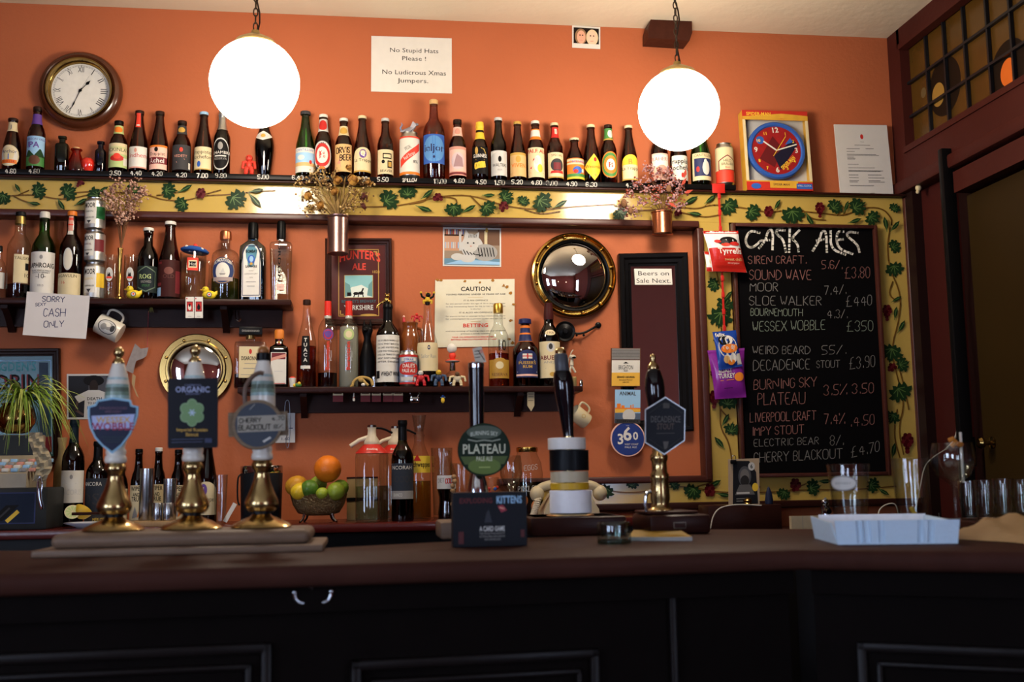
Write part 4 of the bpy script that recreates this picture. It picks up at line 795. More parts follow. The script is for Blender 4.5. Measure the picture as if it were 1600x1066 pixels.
def flowers(name, label, base, stems, blossom, stemcol, group=None, heads=(), dens=1):
    """dried bunch: stems fan out from base to stem tips; tiny blossoms cluster round the tips"""
    t = thing(name, label, 'dried flowers', base)
    mb = MB(); b = Vector(base)
    for tip, sp in stems:
        d = Vector(tip)-b; mid = d*.5+Vector((-d.x*.18, 0, .01)); mb.tube([(0, 0, -.01), tuple(mid), tuple(d)], [.0013, .001, .0006], stemcol, 5)
        for k in range(2):
            e = d+Vector((random.uniform(-sp, sp), random.uniform(-sp, sp)*.5, random.uniform(-.3*sp, sp))); mb.tube([tuple(d*.75), tuple(e)], [.0009, .0005], stemcol, 4)
    mb.build('stems', t)
    mb = MB()
    for tip, sp in stems:
        d = Vector(tip)-b
        for k in range(int(10*dens)):
            q = d+Vector((random.gauss(0, sp*.5), random.gauss(0, sp*.35), random.gauss(0, sp*.5))); s = random.uniform(.0025, .005)
            mb.ball(q, (s, s, s*random.uniform(.7, 1.2)), random.choice(blossom), 6, 4)
    ob = mb.build('blossoms', t); tag(ob, kind='stuff')
    return t
Yv = SS[0]-.045
st = [((at(x, y, Yv).x, Yv+random.uniform(-.03, .02), at(x, y, Yv).z), .02) for x, y in ((166, 302), (176, 295), (188, 290), (200, 296), (212, 290), (222, 296), (172, 312), (184, 318), (196, 310), (206, 320), (216, 310), (182, 332), (196, 334), (208, 330), (176, 325), (190, 345), (226, 302), (202, 342))]
flowers('dried_flower_bunch', 'bunch of pinkish brown dried flowers standing in the gold bud vase', (at(189, 388, Yv).x, Yv, at(189, 387, Yv).z+.002), st, [pm('dusty_pink_blossom', 'a07868', .9, noise=.3), pm('tan_blossom', '8a6450', .9), pm('pale_blossom', 'b89684', .9)], pm('straw_stem', '6f4a2e', .9), dens=3.2)
def duck(px, top, w, label):
    Y = SY+.018; b = at(px, top, Y); k = (b.z-SZ)/.042; t = thing('toy_duck', label, 'toy', (b.x, Y, SZ), 'yellow toy ducks on the left shelf'); my = pm('yellow_vinyl', 'd9bd2c', .4)
    mb = MB(); mb.ball((.002*k, 0, .014*k), (.021*k, .013*k, .014*k), my, 16, 10); mb.tube([(.016*k, 0, .016*k), (.022*k, 0, .02*k), (.026*k, 0, .027*k)], [.008*k, .006*k, .001], my, 10); mb.ball((-.009*k, 0, .030*k), .0105*k, my, 14, 10); mb.build('body', t)
    mb = MB(); mb.ball((-.021*k, 0, .029*k), (.005*k, .005*k, .0025*k), pm('orange_beak', 'd99a2a', .5), 8, 6); mb.build('beak', t)
    mb = MB(); mb.ball((-.012*k, -.0096*k, .033*k), .0016*k, 'K', 8, 6); mb.build('eye', t)
    mb = MB(); cv = Cv(mb, lambda x, y, o: Vector((.004*k+x, -.0136*k-o, .0135*k+y)), 1); [cv.ell(0, 0, r*k, r*k, c) for r, c in ((.0075, 'n'), (.0055, 'w'), (.003, 'R'))]; mb.build('roundel', t)
duck(208, 446, 22, 'small yellow toy duck with target roundel in front of the dark beer bottle')
duck(326, 447, 22, 'small yellow toy duck with target roundel beside the glass tankard')
bottle(SS, 231, 357, 32, [(0, 0), (.94, 0), (1, .02), (1, .56), (.95, .63), (.7, .71), (.46, .76), (.42, .88), (.47, .92), (.47, .95), (.42, 1)], G_dark, 'dark brown beer bottle with white cap and green hexagon label', ('w', .96, 1.15), (.10, .46, 1.3, '232b28', [('p', [(-.75, .2), (-.75, .8), (0, 1), (.75, .8), (.75, .2), (0, .02)], '5d6f58'), ('p', [(-.69, .23), (-.69, .77), (0, .96), (.69, .77), (.69, .23), (0, .06)], '20282a'), ('t', 'ROG', -.08, .52, .17, 'lg', {'bold': 1, 'w': .95}), ('t', 'BREWED', 0, .36, .09, 'gy', {'w': .8}), ('t', 'STOUT', 0, .22, .08, 'g', {'w': .6})]), group=G1_)
bottle(SS, 265, 347, 36, 'belg', G_brown, 'tall dark brown beer bottle with patchy red and pale blue label, left of the glass tankard', ('w', .96, 1.12), (.04, .5, 1.35, '3a1a18', [('r', -.9, .3, -.5, .95, 'wn'), ('r', .45, .1, .9, .7, 'wn'), ('e', 0, .7, .3, .1, '6a3a30'), ('r', -.9, .02, -.5, .25, 'lb'), ('t', 'OLD', 0, .5, .1, '5a3028')]), group=G1_)  # label has dark red patches and one pale blue block
t = tumbler(302, 396, 42, (D-.075, SZ), 'large clear glass tankard with a red badge and blue felt cap on top', 'glass_tankard', .92, items=(('badge', .60, .86, .42, 'R', [('r', -.75, .2, .75, .8, 'cr'), ('r', -.6, .3, .6, .7, 'k'), ('t', 'Hof', 0, .38, .24, 'w')], 'rect', .12),))
hh = at(303, 396, D-.075).z-SZ; mb = MB(); mb.tube(chaikin([(.043, 0, hh*.82), (.061, 0, hh*.84), (.062, 0, hh*.5), (.057, 0, hh*.25), (.042, 0, hh*.2)], 2), .005, G_clear, 10); mb.build('handle', t)
b = at(304, 396, D-.075); t = thing('felt_cap', 'blue felt cap with white spots and red bobble on the glass tankard', 'cap', (b.x, D-.075, b.z+.001), rot=(0, .12, 0))
mb = MB(); mb.loft([(.043, .0), (.05, .004), (.052, .009), (.044, .016), (.028, .022), (0, .025)], pm('blue_felt', '1f4f96', .9, noise=.15, scale=90), 24); mb.build('crown', t)
mb = MB(); mb.ball((.002, -.018, .024), .008, 'R', 10, 8); mb.build('bobble', t)
for x, z in ((-.025, .015), (.03, .012)): mb = MB(); mb.ball((x, -.036 if x < 0 else -.034, z), (.006, .004, .005), 'w', 10, 6); mb.build('spot', t)
bottle(SS, 352, 362, 43, [(0, 0), (.94, 0), (1, .03), (1, .62), (.93, .68), (.7, .72), (.36, .745), (.30, .78), (.34, .86), (.34, .92)], G_clear, 'rounded clear gin bottle with copper cap and round blue ship label', (pm('copper_cap', 'b87046', .3, .9), .88, 1.25), (.22, .60, .95, 'n', [('e', 0, .5, .94, .47, 'gd'), ('e', 0, .5, .90, .45, '22335f'), ('e', 0, .47, .55, .33, 'w'), ('t', 'PLYMOUTH GIN', 0, .72, .11, 'w', {'bold': 1, 'arc': .12, 'w': 1.35}), ('p', [(-.25, .4), (.25, .4), (.2, .34), (-.2, .34)], 'gy'), ('p', [(-.15, .42), (.05, .62), (.18, .42)], 'lgy'), ('r', -.8, .12, .8, .26, '9a8a86')], 'oval'), group=G1_, name='gin_bottle', liquid=(glass('green_tinted_gin', 'b8dcb4', .8), .32))
bottle(SS, 395, 349, 40, [(0, 0), (.95, 0), (1, .02), (1, .64), (.94, .70), (.42, .77), (.36, .79), (.36, .92)], G_blue, 'square shouldered pale blue gin bottle with tall white label and black cap', ('K', .80, 1.12), (.05, .72, .74, 'W', [('l', [(-.9, .03), (-.9, .86), (-.6, .96), (.6, .96), (.9, .86), (.9, .03), (-.9, .03)], .012, 'n'), ('t', 'BOMBAY', 0, .83, .05, 'k', {'bold': 1, 'w': 1.2}), ('e', 0, .70, .38, .085, 'b'), ('e', 0, .71, .22, .055, 'lb'), ('e', 0, .62, .16, .025, 'gd'), ('t', 'SAPPHIRE', 0, .545, .045, 'k', {'bold': 1, 'w': 1.25}), ('t', 'distilled', 0, .48, .02, 'gy'), ('t', 'LONDON DRY', 0, .42, .025, 'gy'), ('t', 'GIN', 0, .35, .025, 'gy'), ('l', [(-.5, .28), (.5, .28)], .008, 'gy'), ('l', [(-.4, .2), (.4, .2)], .008, 'gy')], 'arch'), neck=(.80, .93, 1.2, 'w', [('e', 0, .3, .4, .2, 'lb')]), group=G1_, name='gin_bottle', n=7, ry=.62, liquid=(glass('sky_gin', '5aa9c4', .7), .52))
bottle(SS, 439, 347, 35, 'tallsq', G_clear, 'tall clear square gin bottle with black cap and sideways lettering, last on the left shelf', ('K', .78, 1.02), [(.38, .68, .5, G_clear, [('t', 'GORDON', -.42, .5, .1, 'k', {'rot': -PI/2, 'w': 9.0, 'bold': 1})]), (.14, .21, .35, 'p', [('t', 'DRY', 0, .3, .35, 'gy')])], group=G1_, name='gin_bottle', n=6, ry=.7, liquid=(L_clear, .64), rot=0)
# ================================================================ ON THE WALL
def roundthing(px, py, rpx, Y): c = at(px, py, Y); return c, rpx*(Y/ math.cos(0))/F/ (1/1.0) * 1.0
def wrad(px, py, rpx, Y): return (at(px+rpx, py, Y)-at(px-rpx, py, Y)).length/2
FACE = Matrix.Rotation(PI/2, 4, 'X')                   # lathe axis z -> towards the room (-y)
# wall clock
Y = D-.002; c = at(124.5, 140, D-.04); r = wrad(124, 140, 66, D-.04)
ck = thing('wall_clock', 'round wooden wall clock with brass rim and Roman numerals at upper left', 'clock', (c.x, D-.003, c.z))
M_mah = pm('mahogany_case', '4a2413', .25, noise=.3, scale=20, coat=.3)
mb = MB(); mb.loft([(r*.98, 0), (r, .012), (r*.99, .03), (r*.93, .045), (r*.86, .05), (r*.80, .042), (r*.78, .02), (r*.6, .012)], M_mah, 56, M=FACE, cap1=False); mb.build('case', ck)
mb = MB(); mb.loft([(r*.80, .03), (r*.805, .047), (r*.79, .054), (r*.76, .054), (r*.745, .048), (r*.74, .04), (r*.71, .036), (r*.69, .026)], M_brass, 56, M=FACE, cap0=False, cap1=False); mb.build('bezel', ck)
mb = MB(); rd = r*.70; mb.loft([(rd, .02), (rd, .024)], pm('clock_dial_white', 'dcd8cc', .5), 56, M=FACE); cv = Cv(mb, lambda x, y, o: Vector((x, -.0242-o, y)))
def ringline(cv, R, w, mat, n=60): cv.line([(R*math.cos(2*PI*k/n), R*math.sin(2*PI*k/n)) for k in range(n+1)], w, mat)
ringline(cv, rd*.93, .0006, 'k'); ringline(cv, rd*.89, .0006, 'k')
for k in range(60):
    a = 2*PI*k/60; s_ = .0022 if k % 5 == 0 else .0006; cv.line([(rd*.89*math.sin(a), rd*.89*math.cos(a)), (rd*.93*math.sin(a), rd*.93*math.cos(a))], s_, 'k'); cv.L -= .6
cv.L += 1
for k, t in enumerate('XII I II III IIII V VI VII VIII IX X XI'.split()):
    a = 2*PI*k/12; cv.text(t, rd*.68*math.sin(a), rd*.68*math.cos(a), rd*.2, 'k', w=rd*(.07+.075*(len(t)-1)), rot=-a); cv.L -= .6
mb.build('dial', ck, smooth=0)
mb = MB(); cv = Cv(mb, lambda x, y, o: Vector((x, -.0285-o, y)))
def handp(ang, L, w, sp=0):
    a = math.radians(ang); s_, c_ = math.sin(a), math.cos(a); q = lambda u, v: (v*s_+u*c_, v*c_-u*s_)
    if sp: cv.fan(q(0, L*.72), [q(0, L), q(sp, L*.72), q(0, L*.5), q(-sp, L*.72)], 'K')
    cv.poly([q(-w, -.01), q(w, -.01), q(w*.4, L), q(-w*.4, L)], 'K')
handp(42, rd*.5, .0018, .006); handp(203, rd*.74, .0016, .003); handp(28, rd*.62, .0005); cv.ell(0, 0, .006, .006, 'K'); mb.build('hands', ck, smooth=0)
# papers and pictures
SER = {'w': 1.2}
sheet('paper_notice', 'white paper notice forbidding stupid hats, high between the globes', 'notice', [(580, 56), (706, 60), (706, 146), (580, 143)], D-.001, 'W', [('t', 'No Stupid Hats', .06, .72, .075, 'k', {'w': 1.22}), ('t', 'Please !', .06, .575, .075, 'k', {'w': .62}), ('t', 'No Ludicrous Xmas', .06, .32, .08, 'k', {'w': 1.6}), ('t', 'Jumpers.', .04, .175, .075, 'k', {'w': .76})])
sheet('instant_photo', 'small instant photo of two faces pinned high left of the right globe', 'photo', [(894, 40), (938, 42), (938, 77), (894, 74)], D-.001, 'W', [('r', -.9, .2, .9, .92, '1a1210'), ('e', -.38, .52, .42, .36, '8a6a4a'), ('e', -.36, .5, .3, .3, 'sk'), ('e', .42, .5, .42, .36, 'd8c09a'), ('e', .4, .48, .32, .3, 'e5bda0'), ('l', [(-.5, .35), (-.25, .35)], .03, 'P'), ('l', [(.3, .33), (.5, .34)], .03, 'P'), ('e', -.45, .58, .05, .03, 'k'), ('e', -.26, .58, .05, .03, 'k'), ('e', .3, .57, .05, .03, 'k'), ('e', .52, .57, .05, .03, 'k'), ('r', -.9, .02, .9, .2, 'W')])
cat = [('r', -.95, .04, .95, .96, '8d7a66'), ('r', -.95, .4, -.3, .96, 'b98a6a'), ('r', -.95, .78, -.3, .82, 'db'), ('r', .2, .55, .95, .96, '6a4a34')]
for k in range(12): cat += [('r', -.93+.055*k, .82, -.90+.055*k, .95, ('dgy', 'r', 'w', 'b')[k % 4]), ('r', -.93+.055*k, .46, -.90+.055*k, .62, ('lb', 'w', 'lgy', 'P')[k % 4])]
cat += [('r', -.45, .4, -.37, .9, 'lgy'), ('r', .42, .5, .52, .92, 'cr'), ('e', .5, .94, .05, .06, 'gd'), ('r', -.95, .04, .95, .2, '5b8298'), ('p', [(-.95, .05), (.95, .05), (.95, .12), (-.3, .18)], 'lb'), ('e', .0, .5, .38, .3, 'lgy'), ('e', .45, .36, .42, .22, '9a9892'), ('e', -.05, .6, .27, .24, 'bdbab2'), ('p', [(-.28, .72), (-.22, .95), (-.08, .8)], 'lgy'), ('p', [(.08, .8), (.24, .9), (.22, .68)], 'lgy'), ('e', -.5, .24, .22, .09, 'lgy'), ('e', -.15, .2, .25, .1, 'lgy'), ('r', -.6, .2, .1, .3, 'lgy')]
for k in range(6): cat += [('l', [(-.3+.11*k, .42-.03*k), (-.22+.11*k, .30)], .022, 'k'), ('l', [(.2+.1*k, .48), (.26+.1*k, .26)], .02, 'k'), ('l', [(-.12+.05*k, .74), (-.1+.05*k, .82)], .012, 'dgy')]
cat += [('e', -.15, .6, .03, .02, 'k'), ('e', .05, .6, .03, .02, 'k'), ('p', [(-.08, .53), (-.01, .53), (-.045, .49)], 'P')]
sheet('cat_photo', 'colour photo of a tabby cat lying on a bar, pinned above the caution sign', 'photo', [(692, 355), (783, 357), (783, 417), (692, 416)], D-.001, 'W', cat)
rust = pm('rust_stain', '9c6a2a', .9)
mb = MB()
sheet('caution_sign', 'old cream enamel CAUTION sign with rusty edges and BETTING notice', 'sign', [(680, 437), (804, 436), (804, 541), (679, 543)], D-.001, 'd9d2b8',
      [('t', 'CAUTION', .02, .825, .062, 'k', {'w': .76, 'bold': 1}), ('t', 'YOUNG PERSONS UNDER 18 YEARS OF AGE', .02, .765, .022, 'k', {'w': 1.5, 'bold': 1}), ('l', [(-.18, .73), (.2, .73)], .004, 'gd'), ('t', 'IT IS AN OFFENCE', .02, .675, .02, 'k', {'w': .62}), ('t', 'for any person under the age of 18 to buy in this bar', .02, .63, .017, 'dgy', {'w': 1.5}), ('t', 'to buy intoxicating liquor for his or her consumption', .02, .588, .017, 'dgy', {'w': 1.5}), ('t', 'in this bar', .02, .55, .016, 'dgy', {'w': .26}), ('t', 'IT IS ALSO AN OFFENCE', .02, .495, .02, 'k', {'w': .84}), ('t', 'for anyone to buy or attempt to buy intoxicating liquor', .02, .445, .017, 'dgy', {'w': 1.5}), ('t', 'for consumption by a person under the age of 18', .02, .405, .017, 'dgy', {'w': 1.5}), ('l', [(-.1, .37), (.14, .37)], .004, 'gd'), ('t', 'BETTING', .02, .29, .052, 'R', {'w': .64, 'bold': 1}), ('t', 'and the writing of betting slips on any of these', .02, .225, .017, 'dgy', {'w': 1.5}), ('t', 'premises is strictly forbidden', .02, .185, .017, 'dgy', {'w': .74}), ('t', 'YOUR CO-OPERATION IS REQUESTED', -.05, .135, .018, 'R', {'w': 1.05, 'bold': 1}), ('t', 'BETTING STRICTLY PROHIBITED BY LAW', -.02, .1, .018, 'R', {'w': 1.15, 'bold': 1})]
      + [('f', (x, y), [(x+random.uniform(.02, .07)*math.cos(a), y+random.uniform(.01, .03)*math.sin(a)) for a in [k*.9 for k in range(7)]], rust) for x, y in ((-.95, .99), (-.25, .97), (.13, .95), (.45, .98), (.72, .9), (.9, .79), (.97, .62), (.9, .38), (.85, .1), (.95, .05), (-.85, .985), (.8, .88))], th=.003)
# framed ale picture
def framed(name, label, cat_, quad, wf, depth, fm, inner, items, steps=2, innername='print', back=D-.002):
    Y = back; tl, tr, br, bl = [at(x, y, Y-depth*.7) for x, y in quad]; c = (tl+tr+br+bl)/4
    t = thing(name, label, cat_, ((bl.x+br.x)/2, Y, (bl.z+br.z)/2)); ex = (tr+br-tl-bl)/4; ez = (tl+tr-bl-br)/4
    fn = lambda u, v, o: c+ex*u+ez*v+Vector((0, Y-c.y-o, 0)); W, H = ex.length, ez.length
    mb = MB()
    prof = [(0, 0), (0, depth*.8), (wf*.12, depth), (wf*.35, depth*.95), (wf*.5, depth*.7), (wf*.75, depth*.62), (wf*.85, depth*.45), (wf, depth*.4), (wf, 0)]
    v = []
    for d, o in prof: v += [fn(sx*(1-d/W), sy*(1-d/H), o) for sx, sy in ((-1, -1), (1, -1), (1, 1), (-1, 1))]
    f = [(j*4+k, j*4+(k+1) % 4, j*4+4+(k+1) % 4, j*4+4+k) for j in range(len(prof)-1) for k in range(4)]
    mb.add(v, f, fm); mb.build('frame', t, world=True, smooth=25)
    mb = MB(); a, b = 1-wf*.9/W, 1-wf*.9/H; pv = [fn(sx*a, sy*b, depth*.3) for sx, sy in ((-1, -1), (1, -1), (1, 1), (-1, 1))]+[fn(sx*a, sy*b, .001) for sx, sy in ((-1, -1), (1, -1), (1, 1), (-1, 1))]
    mb.add(pv, [(0, 1, 2, 3), (7, 6, 5, 4), (0, 4, 5, 1), (1, 5, 6, 2), (2, 6, 7, 3), (3, 7, 4, 0)], inner)
    cv = Cv(mb, lambda u, v, o: fn(u*a, -b+2*b*v, depth*.3+o), 2*H*b/(W*a), 1, .00012); cv.draw(items); mb.build(innername, t, world=True, smooth=0); return t
M_ale = pm('maroon_print', '47150f', .25, noise=.1)
framed('framed_ale_picture', 'maroon framed ale advertisement with a coaching scene behind the tin vase', 'picture', [(508, 373), (612, 372), (613, 508), (508, 508)], .024, .022, pm('dark_brown_frame', '2e1710', .3, noise=.3), M_ale,
       [('l', [(-.72, .05), (-.72, .93), (.72, .93), (.72, .05), (-.72, .05)], .008, 'gd'), ('t', "HUNTER'S", .05, .76, .11, 'R', {'w': 1.5, 'bold': 1, 'arc': .05}), ('t', 'ALE', .02, .66, .085, 'R', {'w': .5, 'bold': 1}), ('t', '1828', .62, .615, .035, 'gd'), ('r', -.52, .29, .52, .59, 'gd'), ('r', -.50, .295, .50, .585, '7fb4b4'), ('p', [(-.5, .295), (.5, .295), (.5, .38), (.1, .46), (-.25, .43), (-.5, .36)], 'cfd8cc'), ('p', [(-.5, .3), (-.5, .5), (-.32, .46), (-.25, .32)], '5f8a88'), ('p', [(.5, .3), (.5, .52), (.36, .46), (.3, .32)], '5f8a88'),
        ('r', -.42, .31, -.28, .36, 'k'), ('e', -.1, .345, .1, .02, 'k'), ('e', .08, .35, .1, .022, 'k'), ('l', [(.1, .36), (.16, .41)], .02, 'k'), ('l', [(-.14, .34), (-.18, .30)], .012, 'k'), ('l', [(.14, .34), (.16, .30)], .012, 'k'), ('l', [(0, .34), (-.02, .30)], .012, 'k'), ('t', "BENTLEY'S BREWERY", 0, .225, .035, '2a4a52', {'w': 1.25, 'bold': 1}), ('t', 'YORKSHIRE', 0, .13, .06, 'lgy', {'w': 1.05, 'bold': 1}), ('l', [(.55, .9), (.66, .9), (.66, .84)], .012, 'gd'), ('l', [(-.66, .12), (-.66, .07), (-.56, .07)], .012, 'gd'), ('e', .35, .06, .3, .015, 'gd')])
# tall black framed mirror with a paper notice, hanging slightly crooked
M_mir = pm('old_mirror', 'c9bdb9', .04, 1, noise=.03)
framed('tall_mirror', 'tall narrow mirror in a broad black frame right of the round convex mirror', 'mirror', [(966, 395), (1075, 396), (1083, 672), (975, 680)], .05, .035, pm('black_gloss_frame', '0d0c0d', .3, noise=.2), M_mir, [], innername='mirror_glass')
sheet('paper_notice', 'white paper notice reading Beers on Sale Next at the top of the tall mirror', 'notice', [(991, 420), (1049, 420), (1051, 445), (992, 445)], D-.038+.02, 'W', [('t', 'Beers on', .02, .58, .27, 'k', {'w': 1.7}), ('t', 'Sale Next.', .0, .12, .27, 'k', {'w': 1.86})])
# pump clips on the wall
sheet('pump_clip', 'rectangular white and mustard pump clip, topmost of three on the mirror edge', 'pump clip', [(955, 544), (1001, 544), (1001, 604), (954, 604)], D-.04, 'br', [('r', -.94, .70, .94, .985, 'gy'), ('r', -.94, .36, .94, .68, 'w'), ('r', -.94, .015, .94, .36, 'Y')]+[('l', [(-.93, .71+.03*k), (.93, .71+.03*k)], .008, 'k') for k in range(9)]+[('t', 'BRIGHTON', 0, .44, .11, 'dgy', {'w': 1.0}), ('t', 'BIER', 0, .385, .04, 'k'), ('p', [(-.2, .6), (0, .64), (.2, .6)], 'k'), ('t', 'GRAND HAVANA', 0, .22, .05, 'k', {'w': 1.2, 'bold': 1}), ('t', 'Smoked Porter', 0, .15, .04, 'k'), ('t', 'ABV 5%', 0, .09, .035, 'k')], th=.006)
sheet('pump_clip', 'blue pump clip with orange desert rocks, middle of three on the mirror edge', 'pump clip', [(961, 609), (1001, 609), (1000, 662), (961, 661)], D-.04, 'lb', [('t', 'ANIMAL', 0, .83, .11, 'dgy', {'w': 1.3, 'bold': 1}), ('r', -1, .4, 1, .46, 'o'), ('r', -.85, .42, -.55, .58, 'o'), ('r', -.5, .42, -.25, .53, 'o'), ('r', .2, .42, .3, .54, 'o'), ('r', .38, .42, .46, .56, 'o'), ('p', [(-1, .3), (1, .34), (1, .42), (-1, .42)], 'Y'), ('r', -1, .0, 1, .3, '4f5d70'), ('e', .1, .22, .5, .2, 'lgy'), ('r', -1, 0, 1, .12, 'dgy'), ('t', 'RESERVANCE', 0, .03, .06, 'k', {'w': 1.7, 'bold': 1})], th=.005)
def disc(name, label, cat_, px, py, rpx, Y, th, rim, face, items, parent=None, world_dy=0):
    c = at(px, py, Y); r = wrad(px, py, rpx, Y); mb = MB(); mb.loft([(r, 0), (r, th), (r*.985, th+.0008)], rim, 40, M=Matrix.Translation((c.x, Y, c.z)) @ FACE)
    cv = Cv(mb, lambda u, v, o: Vector((c.x+u*r, Y-th-.001-o, c.z+v*r))); cv.ell(0, 0, .93, .93, face, 32); cv.draw(items); return mb.build(name, parent, label, cat_, world=True, smooth=30)
disc('pump_clip', 'round navy pump clip reading 360, lowest of three on the mirror edge', 'pump clip', 980.5, 686, 27, D-.037, .006, 'p', '1d3272', [('t', '3', -.42, -.28, .55, 'W', {'bold': 1}), ('t', '6', -.02, -.08, .72, 'W', {'bold': 1}), ('t', '0', .45, -.05, .42, 'W', {'bold': 1}), ('t', 'WEST COAST', .2, -.36, .1, 'w', {'w': .8}), ('t', 'PALE ALE', .15, -.52, .1, 'w', {'w': .7}), ('t', '...', 0, .72, .2, 'w')])
# convex mirror with ball studs
def convex(px, py, R, Ri, label, bulge, studs, rim_h, sharp=0):
    c = at(px, py, D-.03); r = wrad(px, py, R, D-.03); ri = r*Ri; t = thing('convex_mirror' if not sharp else 'porthole_mirror', label, 'mirror', (c.x, D-.002, c.z))
    mb = MB()
    if sharp: p = [(r*.97, 0), (r, .004), (r, .016), (r*.975, .02), (ri*1.12, .02), (ri*1.08, .03), (ri*1.02, .03), (ri*.99, .02), (ri*.98, .01)]
    else: p = [(r*.97, 0), (r, .01), (r*.98, rim_h), (r*.94, rim_h+.004), (r*.92, rim_h-.004), (r*.90, rim_h-.016), (r*.87, rim_h-.017), (r*.855, rim_h-.006), (r*.83, rim_h-.004), (ri*1.03, rim_h-.012), (ri, rim_h-.02)]
    mb.loft(p, M_gold if not sharp else M_brass, 64, M=FACE, cap1=False); mb.build('frame', t)
    if not sharp: mb = MB(); mb.loft([(ri*1.045, rim_h-.014), (ri*1.03, rim_h-.003), (ri*.985, rim_h-.006), (ri*.97, rim_h-.02)], pm('ebony_slip', '0c0b0c', .3), 64, M=FACE, cap0=False, cap1=False); mb.build('slip', t)
    mb = MB(); n_ = 14; pp = [(ri*math.cos(PI/2*k/n_), .012+bulge*math.sin(PI/2*k/n_)) for k in range(n_)]+[(0, .012+bulge)]; mb.loft(pp, pm('silvered_glass', 'c9c5c2', .012, 1, noise=0), 64, M=FACE, cap0=False); mb.build('mirror_glass', t, smooth=80)
    for k in range(studs):
        a = 2*PI*k/studs+(PI/8 if sharp else .22); q = r*(.885 if not sharp else .87)
        mb = MB(); mb.ball((q*math.cos(a), -(rim_h-.008) if not sharp else -.021, q*math.sin(a)), .0065 if not sharp else (.006, .003, .006), M_gold, 12, 8); mb.build('stud', t)
    return t
convex(897, 430, 67, .80, 'large round convex mirror with gilt frame and ball studs', .045, 12, .036)
convex(305.5, 577, 58, .74, 'brass porthole mirror behind the black pump clip at left', .018, 8, .02, 1)
# black wall bell with bracket arm
c = at(883, 518, D-.05); t = thing('wall_bell', 'black round bell on a curled iron bracket under the convex mirror', 'bell', (c.x, D-.002, c.z))
mb = MB(); mb.loft([(.012, .0), (.03, .01), (.037, .03), (.04, .05), (.038, .052), (.03, .048), (.012, .055), (.009, .06), (0, .061)], M_black, 32, M=FACE); mb.build('bell_body', t)
e = at(935, 508, D-.01); d = e-Vector((c.x, D-.002, c.z)); mb = MB(); mb.tube(chaikin([(.02, -.02, 0), (d.x*.5, -.025, -.008), (d.x*.85, -.02, d.z*.6), (d.x, -.004, d.z)], 2), .0045, M_black, 8); mb.loft([(.012, 0), (.012, .006), (.006, .009)], M_black, 16, M=Matrix.Translation((d.x, 0, d.z)) @ FACE)
for k in (.35, .55): mb.ball((d.x*k, -.026, -.012), .005, M_black, 8, 6)
mb.build('bracket_arm', t)
# etched advertising mirror, left edge; its window reflection is painted in as teal
framed('advertising_mirror', 'framed teal advertising mirror with ship and red letters behind the spider plant', 'mirror', [(-90, 546), (93, 544), (96, 725), (-90, 729)], .028, .022, pm('brown_mirror_frame', '2c1a12', .35, noise=.3), pm('painted_teal_reflection', '2a565b', .3, .1, noise=.25, scale=5),
       [('l', [(-.93, .03), (-.93, .95), (.95, .95), (.95, .03)], .01, 'lb'), ('t', "OGDEN'S", .22, .85, .085, 'te', {'w': .9, 'bold': 1}), ('t', 'ROBIN', .16, .66, .15, 'wn', {'w': 1.2, 'bold': 1}), ('t', 'ROBIN', .18, .665, .15, 'k', {'w': 1.2}), ('t', 'CIGARETTES', .1, .56, .055, 'k', {'w': .95}), ('p', [(-.1, .32), (.5, .32), (.42, .26), (-.05, .26)], 'k'), ('p', [(0, .34), (.2, .5), (.22, .34)], 'dgy'), ('p', [(.25, .34), (.42, .47), (.42, .34)], 'dgy'), ('r', .72, .05, .9, .93, '2a3c4c'), ('r', -.9, .05, .95, .2, 'wn')], innername='mirror_glass')
sheet('portrait_photo', 'black and white photo of a person in a wide hat and printed shirt', 'photo', [(104, 585), (200, 584), (200, 655), (105, 655)], D-.001, 'lgy', [('r', -.95, .04, .95, .96, '24252a'), ('r', -.3, .6, .3, .95, '3f3f45'), ('e', -.12, .85, .34, .12, 'k'), ('e', -.12, .72, .14, .15, '2a211d'), ('p', [(-.75, .5), (-.3, .64), (.05, .64), (.55, .52), (.45, .36), (.22, .45), (.25, .04), (-.45, .04), (-.42, .42), (-.62, .36)], 'lgy'), ('t', 'DEATH', -.1, .42, .06, 'k', {'w': .5, 'bold': 1}), ('t', 'TO HIPPY', -.1, .33, .045, 'k', {'w': .45, 'bold': 1}), ('t', 'HIPPIES', -.1, .22, .06, 'k', {'w': .5, 'bold': 1}), ('l', [(-.66, .38), (-.72, .2), (-.48, .1)], .05, '4a3a34')])
# beam end
c = at(1012, 20, D-.09); c2 = at(1082, 62, D-.09); zc_ = zceil(c.x)
mb = MB(); z1_, z0_ = zc_+.0, c2.z
mb.prism([(c.x, z0_), (c2.x-.012, z0_-.004), (c2.x, z0_+.03), (c2.x, z1_), (c.x+.012, z1_), (c.x, z0_+.04)], D-.09, D, pm('painted_beam', '3f1f16', .4, noise=.3, bump=.2, bscale=30)); struct('trim_20', mb)
